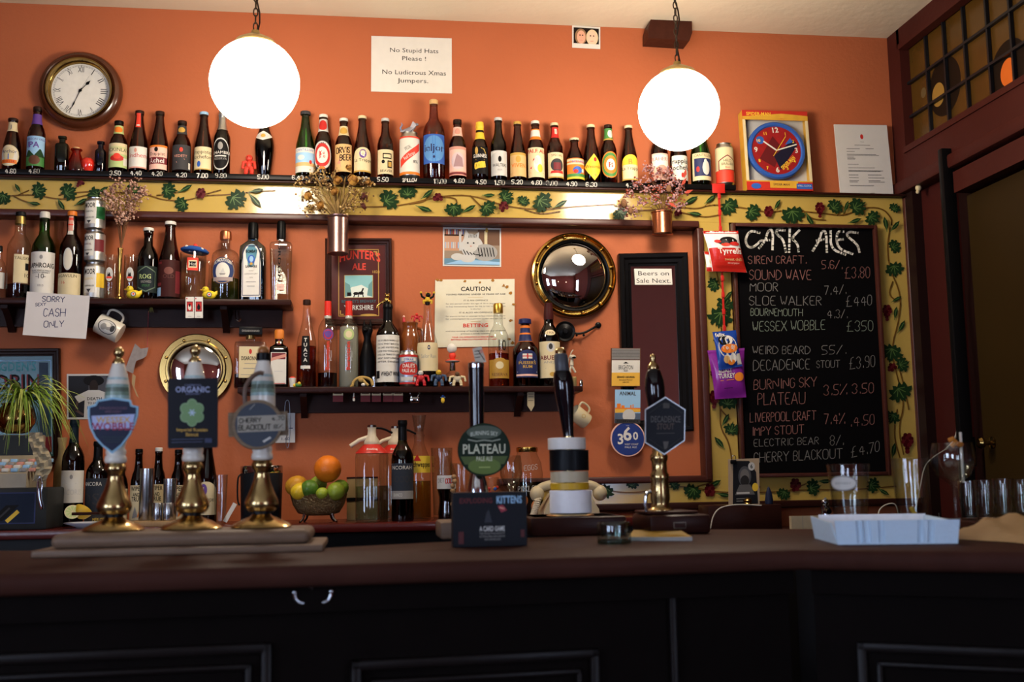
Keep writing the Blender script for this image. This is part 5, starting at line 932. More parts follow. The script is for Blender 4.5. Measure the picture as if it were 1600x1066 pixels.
# boxed wall clock (printed carton with a window)
Y0 = D-.10; bl, br, tl = at(1172, 301, Y0), at(1275, 300, Y0), at(1162, 176, Y0+.02); tr = at(1265, 179, Y0+.02); ZB = LZ-.0203
W = br.x-bl.x; H = tl.z-bl.z+.004; bx_ = thing('boxed_clock', 'boxed children\'s wall clock with blue rim and red dial standing on the ledge', 'clock', ((bl.x+br.x)/2-.003, D-.079, ZB+.0036), rot=(math.radians(-4), 0, math.radians(-1)))
dp = .05; M_cardr, M_cardy = pm('red_printed_card', 'b52d22', .35), pm('yellow_printed_card', 'c99a33', .35, noise=.25, scale=25)
mb = MB(); x1 = W/2; fr = .012
mb.box((0, dp-.001, H/2), (W, .002, H), 'lgy')
for s in (-1, 1): mb.box((s*(x1-.001), dp/2, H/2), (.002, dp, H), M_cardy)
mb.box((0, dp/2, .001), (W, dp, .002), M_cardr); mb.box((0, dp/2, H-.001), (W, dp, .002), M_cardr)
mb.box((0, 0, H*.94), (W, .002, H*.12), M_cardr); mb.box((0, 0, H*.06), (W, .002, H*.12), M_cardr)
for s in (-1, 1): mb.box((s*(x1-fr/2), 0, H/2), (fr, .002, H*.78), 'cr')
cv = Cv(mb, lambda u, v, o: Vector((u*x1, -.0012-o, v*H)), H/x1)
cv.draw([('p', [(-1, .90), (-.5, .88), (.2, .9), (1, .88), (1, .94), (.2, .965), (-.4, .94), (-1, .92)], M_cardy), ('r', -1, .88, 1, .895, M_cardy), ('t', 'SPIDER-MAN', -.5, .935, .04, 'y', {'w': .75, 'bold': 1}), ('r', -1, .105, 1, .12, M_cardy), ('r', -.3, .03, .55, .11, M_cardy), ('r', .5, .02, .98, .085, 'b'), ('t', 'WALL CLOCK', .74, .05, .022, 'w', {'w': .42}), ('t', 'SPIDER-MAN', .05, .06, .025, 'br', {'w': .5, 'bold': 1}), ('e', -.72, .05, .15, .035, 'b')])
mb.build('carton', bx_)
rc = W*.44; CM = Matrix.Translation((0, .012, H*.51)) @ FACE
mb = MB(); mb.loft([(rc*.95, -.02), (rc, -.01), (rc, .004), (rc*.96, .01), (rc*.88, .01), (rc*.84, .004)], pm('blue_plastic', '2d54a0', .35), 48, M=CM, cap1=False); mb.build('clock_rim', bx_)
mb = MB(); cv = Cv(mb, lambda x, y, o: Vector((x, .009-o, H*.51+y)))
cv.ell(0, 0, rc*.86, rc*.86, pm('red_dial', '8e1a1c', .4, noise=.3, scale=40), 40); cv.poly([(-rc*.6, -rc*.3), (-rc*.1, rc*.5), (rc*.2, rc*.1), (-rc*.1, -rc*.6)], '5c1014'); cv.poly([(rc*.1, -rc*.7), (rc*.75, rc*.2), (rc*.6, rc*.4), (-rc*.1, -rc*.2)], '1c1a2c'); cv.poly([(rc*.3, rc*.2), (rc*.6, rc*.3), (rc*.5, rc*.45)], 'b'); cv.ell(-rc*.55, rc*.35, rc*.14, rc*.14, 'b'); cv.text('SPIDER-MAN', rc*.42, -rc*.48, rc*.14, 'y', w=rc*.62, bold=1, rot=.75)
for k in range(12):
    a = 2*PI*(k+1)/12; big = (k+1) % 3 == 0; cv.text(str(k+1), rc*.7*math.sin(a), rc*.7*math.cos(a)-rc*.07, rc*(.17 if big else .1), 'w' if big else 'y', bold=1, rot=.1); cv.L -= .6
cv.L += 1; cv.line([(0, 0), (-rc*.42, rc*.3)], rc*.05, 'W'); cv.line([(0, 0), (rc*.7, rc*.22)], rc*.04, 'W'); cv.line([(-rc*.12, -rc*.2), (rc*.35, rc*.5)], rc*.02, 'y'); mb.build('clock_dial', bx_, smooth=0)
# clip-framed letter leaning on the ledge
mb = MB(); q = [(1303, 195), (1386, 195), (1396, 307), (1314, 305)]
sheet('framed_letter', 'frameless glazed letter with red seal leaning on the ledge beside the doorway', 'picture', q, D-.03, pm('glazed_white_paper', 'c9c6c0', .15, noise=.03, coat=.5), [('e', 0, .83, .06, .035, 'r'), ('t', 'TO ALL', 0, .75, .012, 'k'), ('l', [(-.3, .71), (.28, .71)], .006, 'dgy')]+[('l', [(-.62, y), (-.62+w, y)], .006, 'dgy') for y, w in ((.66, .5), (.62, .3), (.58, 1.1), (.565, 1.2), (.54, .25), (.525, .3), (.51, .28), (.44, .4), (.39, 1.0), (.35, 1.3), (.34, 1.2), (.29, .35), (.25, .35), (.21, .35), (.19, .3), (.14, .9))]+[('l', [(.1, y), (.1+w, y)], .006, 'dgy') for y, w in ((.66, .3), (.29, .5), (.25, .6), (.21, .45), (.19, .6))]+[('t', 'signed', .2, .03, .015, 'k')], th=.006)
# small tin pots with dried flowers hooked on the frieze
def wallpot(px, top, bot, wpx, col, name, label):
    Y = D-.10; a, b = at(px, top, Y), at(px, bot, Y); h = a.z-b.z; r = (at(px+wpx/2, bot, Y)-at(px-wpx/2, bot, Y)).length/2
    t = thing(name, label, 'vase', (b.x, Y, b.z)); mb = MB(); mb.loft([(0, 0), (r*.93, 0), (r, .002), (r*.98, .006), (r*.97, h*.93), (r*1.05, h*.96), (r*1.06, h), (r*.95, h), (r*.93, h*.9), (0, h*.85)], col, 28); mb.build('vessel', t)
    mb = MB(); mb.tube([(0, r*.97, h*.8), (0, .038, h*.86), (0, .046, h*.97)], .0025, M_black, 6); mb.build('hook', t); return Vector((a.x, Y, a.z)), r
M_cop = pm('tinned_copper', '8a6a64', .28, .9, noise=.25, scale=20)
v0, r0_ = wallpot(528, 338, 397, 34, M_cop, 'tin_vase', 'tall cylindrical copper tinned pot on the frieze holding dried roses')
st = [((at(x, y, v0.y).x, v0.y-.03+random.uniform(-.015, .015), at(x, y, v0.y).z), .022) for x, y in ((470, 290), (478, 312), (485, 280), (494, 300), (488, 325), (505, 286), (515, 296), (550, 300), (562, 285), (570, 305), (556, 318), (545, 330), (575, 292), (520, 275), (500, 330), (482, 330), (565, 325), (495, 270))]
t = flowers('dried_rose_bunch', 'bunch of faded yellow dried roses and grasses in the copper tinned pot', tuple(v0), st, [pm('straw_blossom', '8a6a3a', .9), pm('brown_blossom', '5f4528', .9), pm('cream_blossom', 'b59a68', .9)], pm('dry_stalk', '6b5330', .9), dens=2.2)
mb = MB(); pc = pm('grass_plume', '84693c', .9, noise=.4, scale=120, bump=.4)
for x, y, r_ in ((492, 272, .004), (503, 262, .005), (514, 285, .006), (522, 268, .005), (532, 292, .007), (540, 276, .005), (548, 296, .006), (475, 300, .004), (562, 296, .004), (508, 305, .007), (528, 310, .008), (545, 315, .006), (486, 296, .005), (556, 275, .004)):
    q = at(x, y, v0.y-.03)-t.location; k = random.uniform(-.01, .01); mb.tube([(k*.6, 0, -.01), tuple(q*.45+Vector((k, 0, 0))), tuple(q*.8), tuple(q)], [.0025, r_*.75, r_, .0008], pc, 7)
mb.build('grass_plumes', t, smooth=60)
def rose(t, px, py, Y, r, cols):
    c = at(px, py, Y)-t.location; mb = MB(); m1, m2 = cols
    mb.ball((0, 0, 0), (r*.55, r*.5, r*.6), m2, 10, 8)
    for k in range(9):
        a = k*2.4; rr = r*(.45+.06*k); q = []
        for i in range(5):
            b = a+(i-2)*.33; q += [(rr*math.cos(b), rr*math.sin(b), -r*.4), (rr*1.12*math.cos(b), rr*1.12*math.sin(b), r*(.55-.02*k)*(1-.12*abs(i-2)))]
        mb.add(q, [(2*i, 2*i+2, 2*i+3, 2*i+1) for i in range(4)], m1 if k % 2 else m2)
    o = mb.build('rose', t, smooth=60); o.location = c; o.rotation_euler = (PI/2-.3+random.uniform(-.3, .3), random.uniform(-.4, .4), random.uniform(0, 3))
ry = (pm('dry_yellow_petal', 'b98a3c', .8), pm('dry_ochre_petal', '8a5f28', .8)); rr_ = (pm('dry_red_petal', '5c2a20', .8), pm('dry_maroon_petal', '431a16', .8))
for x, y, r_, k in ((551, 281, .021, ry), (527, 282, .016, ry), (522, 299, .015, ry), (500, 321, .015, ry), (481, 306, .017, ry), (568, 308, .014, rr_), (568, 322, .012, rr_), (545, 262, .011, ry), (575, 285, .013, ry)): rose(t, x, y, v0.y-.055, r_*1.15, k)
v1, r1_ = wallpot(1035, 332, 367, 32, pm('copper_pot', '9a5a3e', .25, .9, noise=.2, scale=20), 'copper_pot', 'small copper cup hooked on the frieze under the right globe')
st = [((at(x, y, v1.y).x, v1.y-.03+random.uniform(-.015, .015), at(x, y, v1.y).z), .022) for x, y in ((972, 325), (980, 305), (985, 335), (992, 290), (1000, 320), (1008, 300), (1015, 280), (1020, 315), (1030, 270), (1038, 295), (1045, 320), (1052, 285), (1062, 300), (1060, 325), (1042, 270), (1025, 300), (1010, 265), (1050, 310))]
t = flowers('dried_flower_bunch', 'bunch of russet and pink dried flowers in the small copper cup', tuple(v1), st, [pm('dusty_rose_blossom', 'a27a76', .9), pm('russet_blossom', '7a3524', .9), pm('mauve_blossom', '8c6a70', .9)], pm('brown_stalk', '5a3824', .9), dens=4)
for x, y, r_ in ((975, 318, .016), (1045, 295, .014), (985, 330, .013)):
    c = at(x, y, v1.y-.055)-t.location; mb = MB(); mb.ball(c, (r_*.8, r_*.8, r_*1.1), pm('teasel_brown', '6b4a30', .9, noise=.4, scale=200, bump=.5), 12, 10); mb.build('seed_head', t)
for x, y, a in ((1068, 285, .6), (1075, 300, 1.2), (1070, 272, .2), (1050, 320, 2.2)):
    c = at(x, y, v1.y-.05)-t.location; mb = MB(); dx, dz = math.sin(a), math.cos(a); L_ = .035; mb.add([c-Vector((dx, 0, dz))*L_*.5, c+Vector((dz, -.3, -dx))*L_*.2, c+Vector((dx, -.3, dz))*L_*.6, c-Vector((dz, .3, -dx))*L_*.2], [(0, 1, 2, 3)], pm('red_dry_leaf', '8f2f1c', .7)); mb.build('leaf', t)
# clip strip of snack packets hanging from the ledge
xs_ = at(1123, 300, LY-.006); t = thing('clip_strip', 'red plastic clip strip hanging from the end of the top ledge', 'clip strip', (xs_.x, LY-.004, LZ))
M_redp = pm('red_plastic_strip', 'b5221c', .35); z2 = at(1123, 303, LY).z-LZ; z3 = at(1133, 600, LY).z-LZ
mb = MB(); mb.box((0, -.002, z2/2+.001), (.052, .003, -z2), M_redp, .001); mb.box((0, .015, .0015), (.052, .036, .002), M_redp); mb.build('hook_plate', t)
mb = MB(); mb.box((0, -.003, (z2+z3)/2), (.008, .002, z2-z3), M_redp)
for k in range(12): zz = z2-.012-(z2-z3-.03)*k/11; mb.box((0, -.005, zz), (.013, .006, .022), M_redp, .002)
mb.build('strip', t)
def packet(name, label, quad, Y, base, items, bulge, seal, dy=.0):
    tl, tr, br, bl = [at(x, y, Y) for x, y in quad]; mb = MB()
    def fn(u, v, o):
        a = (u+1)/2; top, bot = tl.lerp(tr, a), bl.lerp(br, a); p = bot.lerp(top, v); bz = bulge*(1-u**4)**.7*max(0, math.sin(PI*min(1, max(0, (v-.05)/.9))))**.6; pin = .06*math.sin(PI*v)*u*u
        cr_ = .0025*math.sin(9*u+13*v)*math.sin(7*v+5*u)*(1-u*u)
        return p+Vector((-(br.x-bl.x)*.5*pin*u, -bz-cr_-o, 0))
    n_ = 16
    for sgn in (1, -1):
        v = []
        for j in range(n_+1):
            for i in range(n_+1):
                q = fn(-1+2*i/n_, j/n_, 0); v.append((q.x, Y-(Y-q.y)*(1 if sgn > 0 else -.35), q.z))
        f = [(j*(n_+1)+i, j*(n_+1)+i+1, (j+1)*(n_+1)+i+1, (j+1)*(n_+1)+i) for j in range(n_) for i in range(n_)]; mb.add(v, f if sgn > 0 else [q[::-1] for q in f], base)
    A = ((tl-bl).length)/((tr-tl).length/2); cv = Cv(mb, fn, A, 1, .0004); cv.curve = 1.2; cv.L = 3
    def grect(u0, v0, u1, v1, m):
        for j in range(8): cv.rect(u0, v0+(v1-v0)*j/8, u1, v0+(v1-v0)*(j+1)/8, m); cv.L -= .6
        cv.L += .6
    for it in items: grect(*it[1:]) if it[0] == 'r' else cv.draw([it])
    return mb.build(name, None, label, 'snack packet', 'snack packets on the clip strip', world=True, smooth=60)
YP = LY-.012
def packet_all():
    w_ = pm('glossy_white_foil', 'd5d3cf', .25); r_ = pm('glossy_red_foil', 'b0231a', .25)
    packet('crisp_packet', 'small white and red crisp packet half hidden behind the big red packet', [(1100, 393), (1135, 396), (1137, 426), (1104, 424)], YP+.004, w_, [('r', -1, .0, 1, .2, r_), ('r', -1, .85, 1, 1, r_), ('e', -.3, .5, .4, .2, 't')], .008, 1)
    packet('crisp_packet', 'white and red sweet chilli crisp packet at the top of the clip strip', [(1098, 361), (1153, 361), (1167, 426), (1113, 424)], YP-.012, w_, [('r', -1, .93, 1, 1, r_), ('r', -.98, .0, .98, .56, r_), ('e', .25, .74, .5, .1, 'k'), ('e', -.1, .7, .3, .07, 'dgy'), ('e', .55, .66, .3, .05, 'r'), ('e', .0, .64, .25, .04, 'R'), ('e', -.4, .72, .2, .04, 'r'), ('t', 'Tyrrells', .18, .42, .13, 'W', {'w': 1.4, 'bold': 1}), ('t', 'sweet chilli', .28, .25, .07, 't', {'w': 1.05}), ('t', 'and red pepper', .25, .18, .04, 'p', {'w': .7})], .024, 1)
    p_ = pm('glossy_purple_foil', '7a2388', .22)
    packet('crisp_packet', 'purple roast turkey crisp packet at the bottom of the clip strip', [(1105, 548), (1163, 544), (1166, 621), (1117, 624)], YP-.004, p_, [('t', 'ROAST', -.25, .52, .09, 'w', {'w': .8, 'bold': 1}), ('t', 'TURKEY', -.2, .41, .09, 'w', {'w': .95, 'bold': 1}), ('l', [(-.6, .36), (.2, .37)], .012, 'o'), ('e', .55, .42, .3, .09, 'O'), ('l', [(-.4, .2), (.1, .21)], .01, 'k'), ('r', -1, .95, 1, 1, 'mg')], .02, 1)
    packet('cat_treat_packet', 'blue cat treat packet clipped in front of the purple packet', [(1113, 519), (1150, 516), (1160, 572), (1123, 579)], YP-.028, pm('glossy_blue_foil', '1c3f92', .22), [('e', .0, .58, .78, .3, 'w'), ('e', -.2, .76, .5, .14, 'k'), ('e', .15, .74, .32, .12, 'W'), ('t', 'felix', -.45, .86, .1, 'w', {'w': .8, 'bold': 1}), ('r', .6, .05, .96, .35, 'w'), ('e', .1, .52, .72, .12, 'o'), ('t', 'Goody', .05, .5, .12, 'W', {'w': 1.0, 'bold': 1}), ('e', -.25, .24, .28, .1, 't'), ('e', .3, .25, .3, .12, 'W'), ('e', .1, .15, .3, .07, 'O')], .012, 1)
packet_all()
# taped note, mug, scrap of paper, cards
sheet('paper_notice', 'creased white handwritten notice reading CASH ONLY taped to the left shelf', 'notice', [(42, 456), (142, 463), (134, 530), (37, 524)], SY-.001, pm('creased_paper', 'cfcac6', .8, noise=.06, scale=15), [('h', 'SORRY', -.5, .80, .2, .82, .12, 'n', .016), ('h', 'SEXY', -.7, .68, -.38, .71, .07, 'n', .012), ('h', 'CASH', -.42, .46, .26, .49, .18, 'n', .016), ('h', 'ONLY', -.38, .21, .24, .25, .14, 'n', .016)], th=.001, curl=.004)
for x, l in ((290, 'left'), (304, 'right')): sheet('playing_card', 'small white card with red panel hanging from the left shelf, %s of the pair' % l, 'card', [(x, 464), (x+13, 464), (x+13, 497), (x, 497)], SY-.001, 'W', [('r', -.75, .3, .75, .78, 'wn'), ('r', -.62, .34, .62, .74, 'r'), ('e', 0, .5, .4, .13, 'k' if l == 'right' else 'w'), ('e', 0, .6, .2, .08, 'k'), ('e', -.7, .92, .14, .04, 'r'), ('l', [(-.4, .08), (.4, .08)], .02, 'gy')], th=.001)
def mug(px, py, w, h, rotv, label, items, Y, col='dcd4c2', name='hanging_mug', hd=1):
    c = at(px, py, Y); t = thing(name, label, 'mug', (c.x, Y, c.z), None, rotv); m_ = pm('glazed_stoneware_'+col, col, .25, noise=.05); r = w/2; mb = MB()
    p = [(0, -h/2), (r*.95, -h/2), (r, -h/2+.004), (r, h/2-.002), (r*.97, h/2), (r*.92, h/2-.002), (r*.92, -h/2+.006), (0, -h/2+.006)]; mb.loft(p, m_, 32); mb.build('cup_wall', t, smooth=50)
    mb = MB(); mb.tube(chaikin([(hd*r*.97, 0, h*.34), (hd*(r+h*.3), 0, h*.36), (hd*(r+h*.36), 0, 0), (hd*(r+h*.25), 0, -h*.3), (hd*r*.97, 0, -h*.3)], 2), .0042, m_, 8); mb.build('handle', t)
    if items:
        mb = MB(); cv = Cv(mb, lambda x, y, o: Vector(((r+.0006+o)*math.sin(x/r), -(r+.0006+o)*math.cos(x/r), y))); cv.curve = 1/r; cv.draw(items); mb.build('transfer_print', t, smooth=60)
mug(171, 513, .075, .088, (0, math.radians(-62), 0), 'white commemorative mug hanging tilted by its handle under the left shelf', [('e', 0, 0, .027, .033, 'dgy'), ('e', 0, 0, .024, .030, 'lgy'), ('e', .004, -.004, .014, .018, '8f8b84'), ('e', .008, .002, .008, .012, 'w'), ('e', -.004, .012, .012, .01, 'gy'), ('e', .002, -.02, .012, .008, 'dgy')], D-.075, 'd8d0be')
mug(906, 651, .062, .07, (0, math.radians(-55), .3), 'cream mug hanging tilted under the right end of the middle shelf', [('e', 0, 0, .008, .008, 'gd'), ('e', 0, 0, .006, .006, 'cr')], D-.06, 'cfbf98')
mb = MB(); pts = [at(x, y, D-.03) for x, y in ((211, 537), (220, 545), (232, 543), (229, 556), (224, 560), (213, 564), (211, 570), (208, 584), (195, 578))]; c0 = sum(pts, Vector())/len(pts)
mb.add(pts+[q+Vector((0, .001, 0)) for q in pts], [tuple(range(9)), tuple(range(17, 8, -1))]+[(i, 9+i, 9+(i+1) % 9, (i+1) % 9) for i in range(9)], pm('grey_torn_paper', '8d8480', .9, noise=.3, scale=60)); mb.build('torn_paper', None, 'torn scrap of grey printed paper hanging on red string behind the left pump', 'paper', world=True, smooth=0)
mb = MB(); mb.tube([at(232, 486, D-.05), at(231, 515, D-.03), at(230, 545, D-.028)], .0011, pm('red_string', 'a33a40', .9), 6); mb.build('hanging_string', None, 'thin red string hanging from under the left shelf to the torn paper', 'string', world=True)
mb = MB(); o = [(207, 584), (212, 588), (210, 605), (217, 622), (213, 618), (206, 600)]; pts = [at(x, y, D-.025) for x, y in o]; mb.add(pts+[q+Vector((0, .001, 0)) for q in pts], [tuple(range(6)), tuple(range(11, 5, -1))]+[(i, 6+i, 6+(i+1) % 6, (i+1) % 6) for i in range(6)], pm('tan_ribbon', 'a58a62', .8)); mb.build('paper_ribbon', None, 'thin tan ribbon of paper trailing below the torn grey scrap', 'paper', world=True, smooth=0)
mb = MB(); c = at(237, 482, D-.06)
for a in (-.6, -.2, .15, .5): mb.tube([c+Vector((0, 0, .02)), c+Vector((.006*a, -.004, 0)), c+Vector((.016*a, -.006, -.016))], [.002, .0025, .0008], pm('olive_feather', '6f6a2c', .8), 6)
mb.build('feather_lure', None, 'tiny green feathered fly lure hooked under the left shelf', 'ornament', world=True)
def hook(px, py, Y, label, s=1):
    c = at(px, py, Y); mb = MB(); q = [(0, 0, .028), (0, -.002, .012), (.0, -.004, 0), (.006, -.008, -.01), (.014, -.01, -.012), (.018, -.012, -.004)]
    mb.tube([c+Vector(p)*s for p in chaikin(q, 2)], .0028*s, pm('chrome', 'b5b8bd', .1, 1, noise=0), 8); mb.build('cup_hook', None, label, 'hook', world=True)
hook(368, 497, D-.06, 'shiny metal cup hook under the right end of the left shelf', 1.1)
# ================================================================ MIDDLE SHELF
G2_ = 'spirit bottles on the middle wall shelf'
def S(*a, **k):
    k.setdefault('name', 'spirit_bottle'); return bottle(MS, *a, group=G2_, **k)
t = S(391, 530, 50, [(0, 0), (.95, 0), (1, .03), (1, .86), (.94, .93), (.3, .95), (.28, 1)], G_clear, 'squat square liqueur bottle with broad black cap and cream label, first on the middle shelf', None, (.20, .83, .70, 'cr', [('e', .0, .84, .13, .08, 'r'), ('t', 'DISARONNO', 0, .56, .12, 'k', {'w': 1.6, 'bold': 1}), ('l', [(-.5, .45), (.5, .45)], .02, 'gy'), ('l', [(-.6, .3), (.6, .3)], .02, 'gy'), ('l', [(-.8, .1), (.8, .1)], .015, 'gy')]), n=8, ry=.55, liquid=(L_dark, .28), rot=.1)
k_ = (at(416, 560, MS[0])-at(366, 560, MS[0])).length/2; z_ = at(391, 530, MS[0]).z-MZ
mb = MB(); mb.loft([(k_*.30, z_-.001), (k_*.30, z_+.012)], pm('gilt_cap_collar', 'a8894e', .3, .8), 20); mb.box((0, 0, z_+.012+.015), (k_*1.45, k_*1.1, .03), pm('black_cap', '121214', .35), .002); cv = Cv(mb, lambda x, y, o: Vector((x, -k_*.55-.0003-o, z_+.027+y))); cv.text('DISARONNO', 0, -.004, .007, 'gy', w=k_*1.1, bold=1); mb.build('cap', t)
S(436, 516, 30, [(0, 0), (.95, 0), (1, .03), (1, .62), (.93, .70), (.5, .745), (.42, .76), (.40, .86)], G_dark, 'square brown orange liqueur bottle with orange cap and white label', (pm('orange_cap', 'd2782a', .5), .84, 1.25, 1.0), (.06, .6, .8, 'w', [('r', -.9, .78, .9, .98, 'wn'), ('p', [(-1, .72), (1, .86), (1, .96), (-1, .82)], 'P'), ('l', [(-.9, .02), (.9, .02)], .02, 'r'), ('l', [(-.5, .4), (.5, .4)], .02, 'lgy')]), n=6, neck=(.74, .84, 1.8, 'wn', [('r', -1, .3, 1, .6, 'gd')]))
S(479, 469, 31, 'slope', G_clear, 'tall clear liqueur bottle with dark cap and vertical black label, half full of amber', ('db', .945, 1.12), [(.25, .58, .42, 'k', [('t', c, 0, .80-.17*i, .12, 'W', {'bold': 1}) for i, c in enumerate('TUACA')]), (.21, .245, .5, 'w', [])], liquid=(L_whisky, .47))
for px_, nm, frt, liq in ((512, 'clear flavoured spirit bottle with red cap, plum print and dark red drink', 'pu', (L_dark, .17)), (545, 'clear flavoured spirit bottle with red cap, pear print and cloudy grey drink', 'lg', (L_grey, .70))):
    t = S(px_, 471, 31, 'broad', G_clear, nm, None, [(.54, .67, .55, frt, [('e', 0, .5, .8, .42, 'r' if frt == 'pu' else 'lg'), ('e', 0, .5, .6, .3, frt if frt == 'pu' else 'cr')], 'oval'), (.20, .52, .38, G_clear, [])], foil=(.83, 1.0, pm('red_screw_cap', 'cf2a1c', .35)), liquid=liq)
    h_ = at(px_, 471, MS[0]).z-MZ; r_ = (at(px_+15.5, 540, MS[0])-at(px_-15.5, 540, MS[0])).length/2
    mb = MB(); cv = Cv(mb, lambda x, y, o: Vector(((r_+.001+o)*math.sin(x/r_), -(r_+.001+o)*math.cos(x/r_), y))); cv.curve = 0; cv.text('Berentzen', .004, h_*.36, .013, 'R', w=h_*.33, rot=PI/2, bold=1); cv.text('Plum' if frt == 'pu' else 'Pear', .013, h_*.36, .006, 'lgy', w=h_*.12, rot=PI/2); mb.build('printed_script', t)
    mb = MB(); mb.loft([(r_*.36, h_*.80), (r_*.365, h_*.83)], 'w', 20); mb.build('white_collar', t)
# black cat statuette
b_ = at(572, 506, D-.045); k = (b_.z-MZ)/.23; mb = MB(); cx = at(574, 560, D-.045).x; t = thing('cat_statuette', 'slim black seated cat statuette behind the clear spirit bottles', 'figurine', (cx, D-.045, MZ))
mb.loft([(0, 0), (.025*k, 0), (.028*k, .02*k), (.027*k, .07*k), (.028*k, .11*k), (.018*k, .15*k), (.012*k, .175*k), (.015*k, .19*k), (.02*k, .205*k), (.017*k, .22*k), (0, .228*k)], M_black, 20, ry=.85)
mb.ball((-.008*k, -.018*k, .205*k), (.01*k, .012*k, .009*k), M_black, 10, 8)
mb.build('body', t, smooth=60)
for s in (-1, 1): mb = MB(); mb.loft([(.008*k, .215*k), (.001, .245*k)], M_black, 8, off=(s*.011*k, 0)); mb.build('ear', t)
mb = MB(); mb.tube([(.03*k, -.02*k, .005), (.04*k, -.03*k, .01), (.02*k, -.045*k, .008)], .005*k, M_black, 8); mb.build('tail', t)
S(606, 476, 37, 'wine', G_dark, 'large black wine bottle with a closely written white label', None, (.06, .62, 1.3, 'w', [('t', t_, 0, .86-.075*i, .035, 'k', {'w': 1.6}) for i, t_ in enumerate(('THIS BOURBON BARREL AGED', 'STRONG WHEAT BEER SITS IN', 'OAK CASKS AND RESTS A YEAR', 'COFFEE AND VANILLA NOTES', 'OVER SIX TRIPLE STOUTS', 'GREAT EAST LONDON', 'AFTER DINNER'))]+[('t', 'WHEAT WINE', .15, .13, .085, 'k', {'w': 1.3, 'bold': 1}), ('r', -.92, .08, -.6, .24, 'k'), ('l', [(-.9, .03), (.9, .03)], .01, 'k')]), name='wine_bottle', foil=(.8, 1.0, M_black), rot=.03)
def topper(px, py, w, h, sh, label, m1, m2, monkey=0):
    """pourer figure fixed in a bottle mouth: crouching body, head, raised arms"""
    Y = sh[0]; b = at(px, py, Y); t = thing('figural_pourer', label, 'bottle pourer', (b.x, Y, b.z)); k = h
    mb = MB(); mb.loft([(.006, 0), (.009, .003), (.01, .010), (.007, .013)], pm('dark_stopper', '1a1512', .5), 12); mb.build('stopper', t)
    mb = MB(); mb.ball((0, 0, k*.42), (k*.22, k*.2, k*.24), m1, 12, 8); mb.ball((k*.05, -k*.05, k*.76), (k*.19, k*.18, k*.18), m2, 12, 8)
    if monkey: mb.tube([(-k*.1, 0, k*.35), (-k*.4, -.005, k*.2), (-k*.75, -.008, -k*.08), (-k*.8, -.01, -k*.3)], [k*.1, k*.08, k*.06, k*.04], m1, 8)
    else:
        for s in (-1, 1): mb.tube([(s*k*.15, 0, k*.5), (s*k*.42, -.003, k*.65), (s*k*.5, -.004, k*.9)], [k*.09, k*.08, k*.07], m2, 8); mb.ball((s*k*.5, -.004, k*.95), k*.1, m1, 8, 6)
    for s in (-1, 1): mb.tube([(s*k*.15, -k*.1, k*.3), (s*k*.32, -k*.2, k*.3), (s*k*.28, -k*.15, k*.08)], [k*.11, k*.1, k*.08], m1, 8); mb.ball((s*k*.14+k*.05, -k*.02, k*.93), k*.06, m1, 8, 6)
    mb.build('figure', t, smooth=60)
topper(604, 477, 24, .046, MS, 'gold monkey shaped bottle pourer on the black wine bottle', M_gold, M_gold, 1)
S(668, 476, 33, 'slope', G_clear, 'clear bottle of dark spirit with wide cream label, left of the caution sign', None, (.19, .53, 1.3, 'cr', [('e', .1, .82, .1, .08, 'n'), ('t', 'Sailor Rum', .1, .45, .14, 'gy', {'w': 1.2}), ('l', [(-.6, .25), (.7, .25)], .02, 'gy'), ('l', [(-.6, .62), (.7, .62)], .012, 'lgy')]), liquid=(L_black, .44))
topper(668, 477, 24, .05, MS, 'yellow and black insect shaped bottle pourer above the cream labelled bottle', pm('yellow_toy_plastic', 'c9a227', .4), pm('black_toy_plastic', '17140f', .4))
# stoneware jug with red toys, ale can
c = at(641, 504, D-.05); h = c.z-MZ; r = (at(656, 540, D-.05)-at(626, 540, D-.05)).length/2; t = thing('stoneware_jug', 'brown glazed stoneware jug behind the red and silver ale can', 'jug', (c.x, D-.041, MZ))
M_jug = pm('brown_salt_glaze', '7a3f1a', .15, noise=.3, scale=12, coat=.4); mb = MB(); mb.loft([(0, 0), (r*.9, 0), (r, .004), (r*1.02, h*.75), (r*.9, h*.84), (r*.78, h*.87), (r*.78, h*.97), (r*.84, h*.98), (r*.84, h), (r*.68, h), (r*.66, h*.9), (0, h*.85)], M_jug, 28); mb.build('vessel', t, smooth=50)
mb = MB(); mb.tube(chaikin([(r*.7, 0, h*.92), (r*1.3, 0, h*.9), (r*1.35, 0, h*.7), (r*.95, 0, h*.6)], 2), .005, M_jug, 8); mb.build('handle', t)
Zj = c.z+.0005; rp = pm('red_toy_plastic', 'b3262f', .4)
critter((D-.05, Zj), 651, 490, 18, rp, 'tiny red toy figure on the right of the stoneware jug rim', head='R', Z=Zj)
mb = MB(); c2 = at(631, 503, D-.05); mb.loft([(.0055, 0), (.006, .01), (.004, .014), (.004, .018)], rp, 10, M=Matrix.Translation((c2.x, D-.055, Zj))); mb.ball((c2.x, D-.055, Zj+.021), .0045, 'p', 8, 6); mb.build('peg_figure', None, 'tiny red peg figure on the left of the stoneware jug rim', 'toy', world=True)
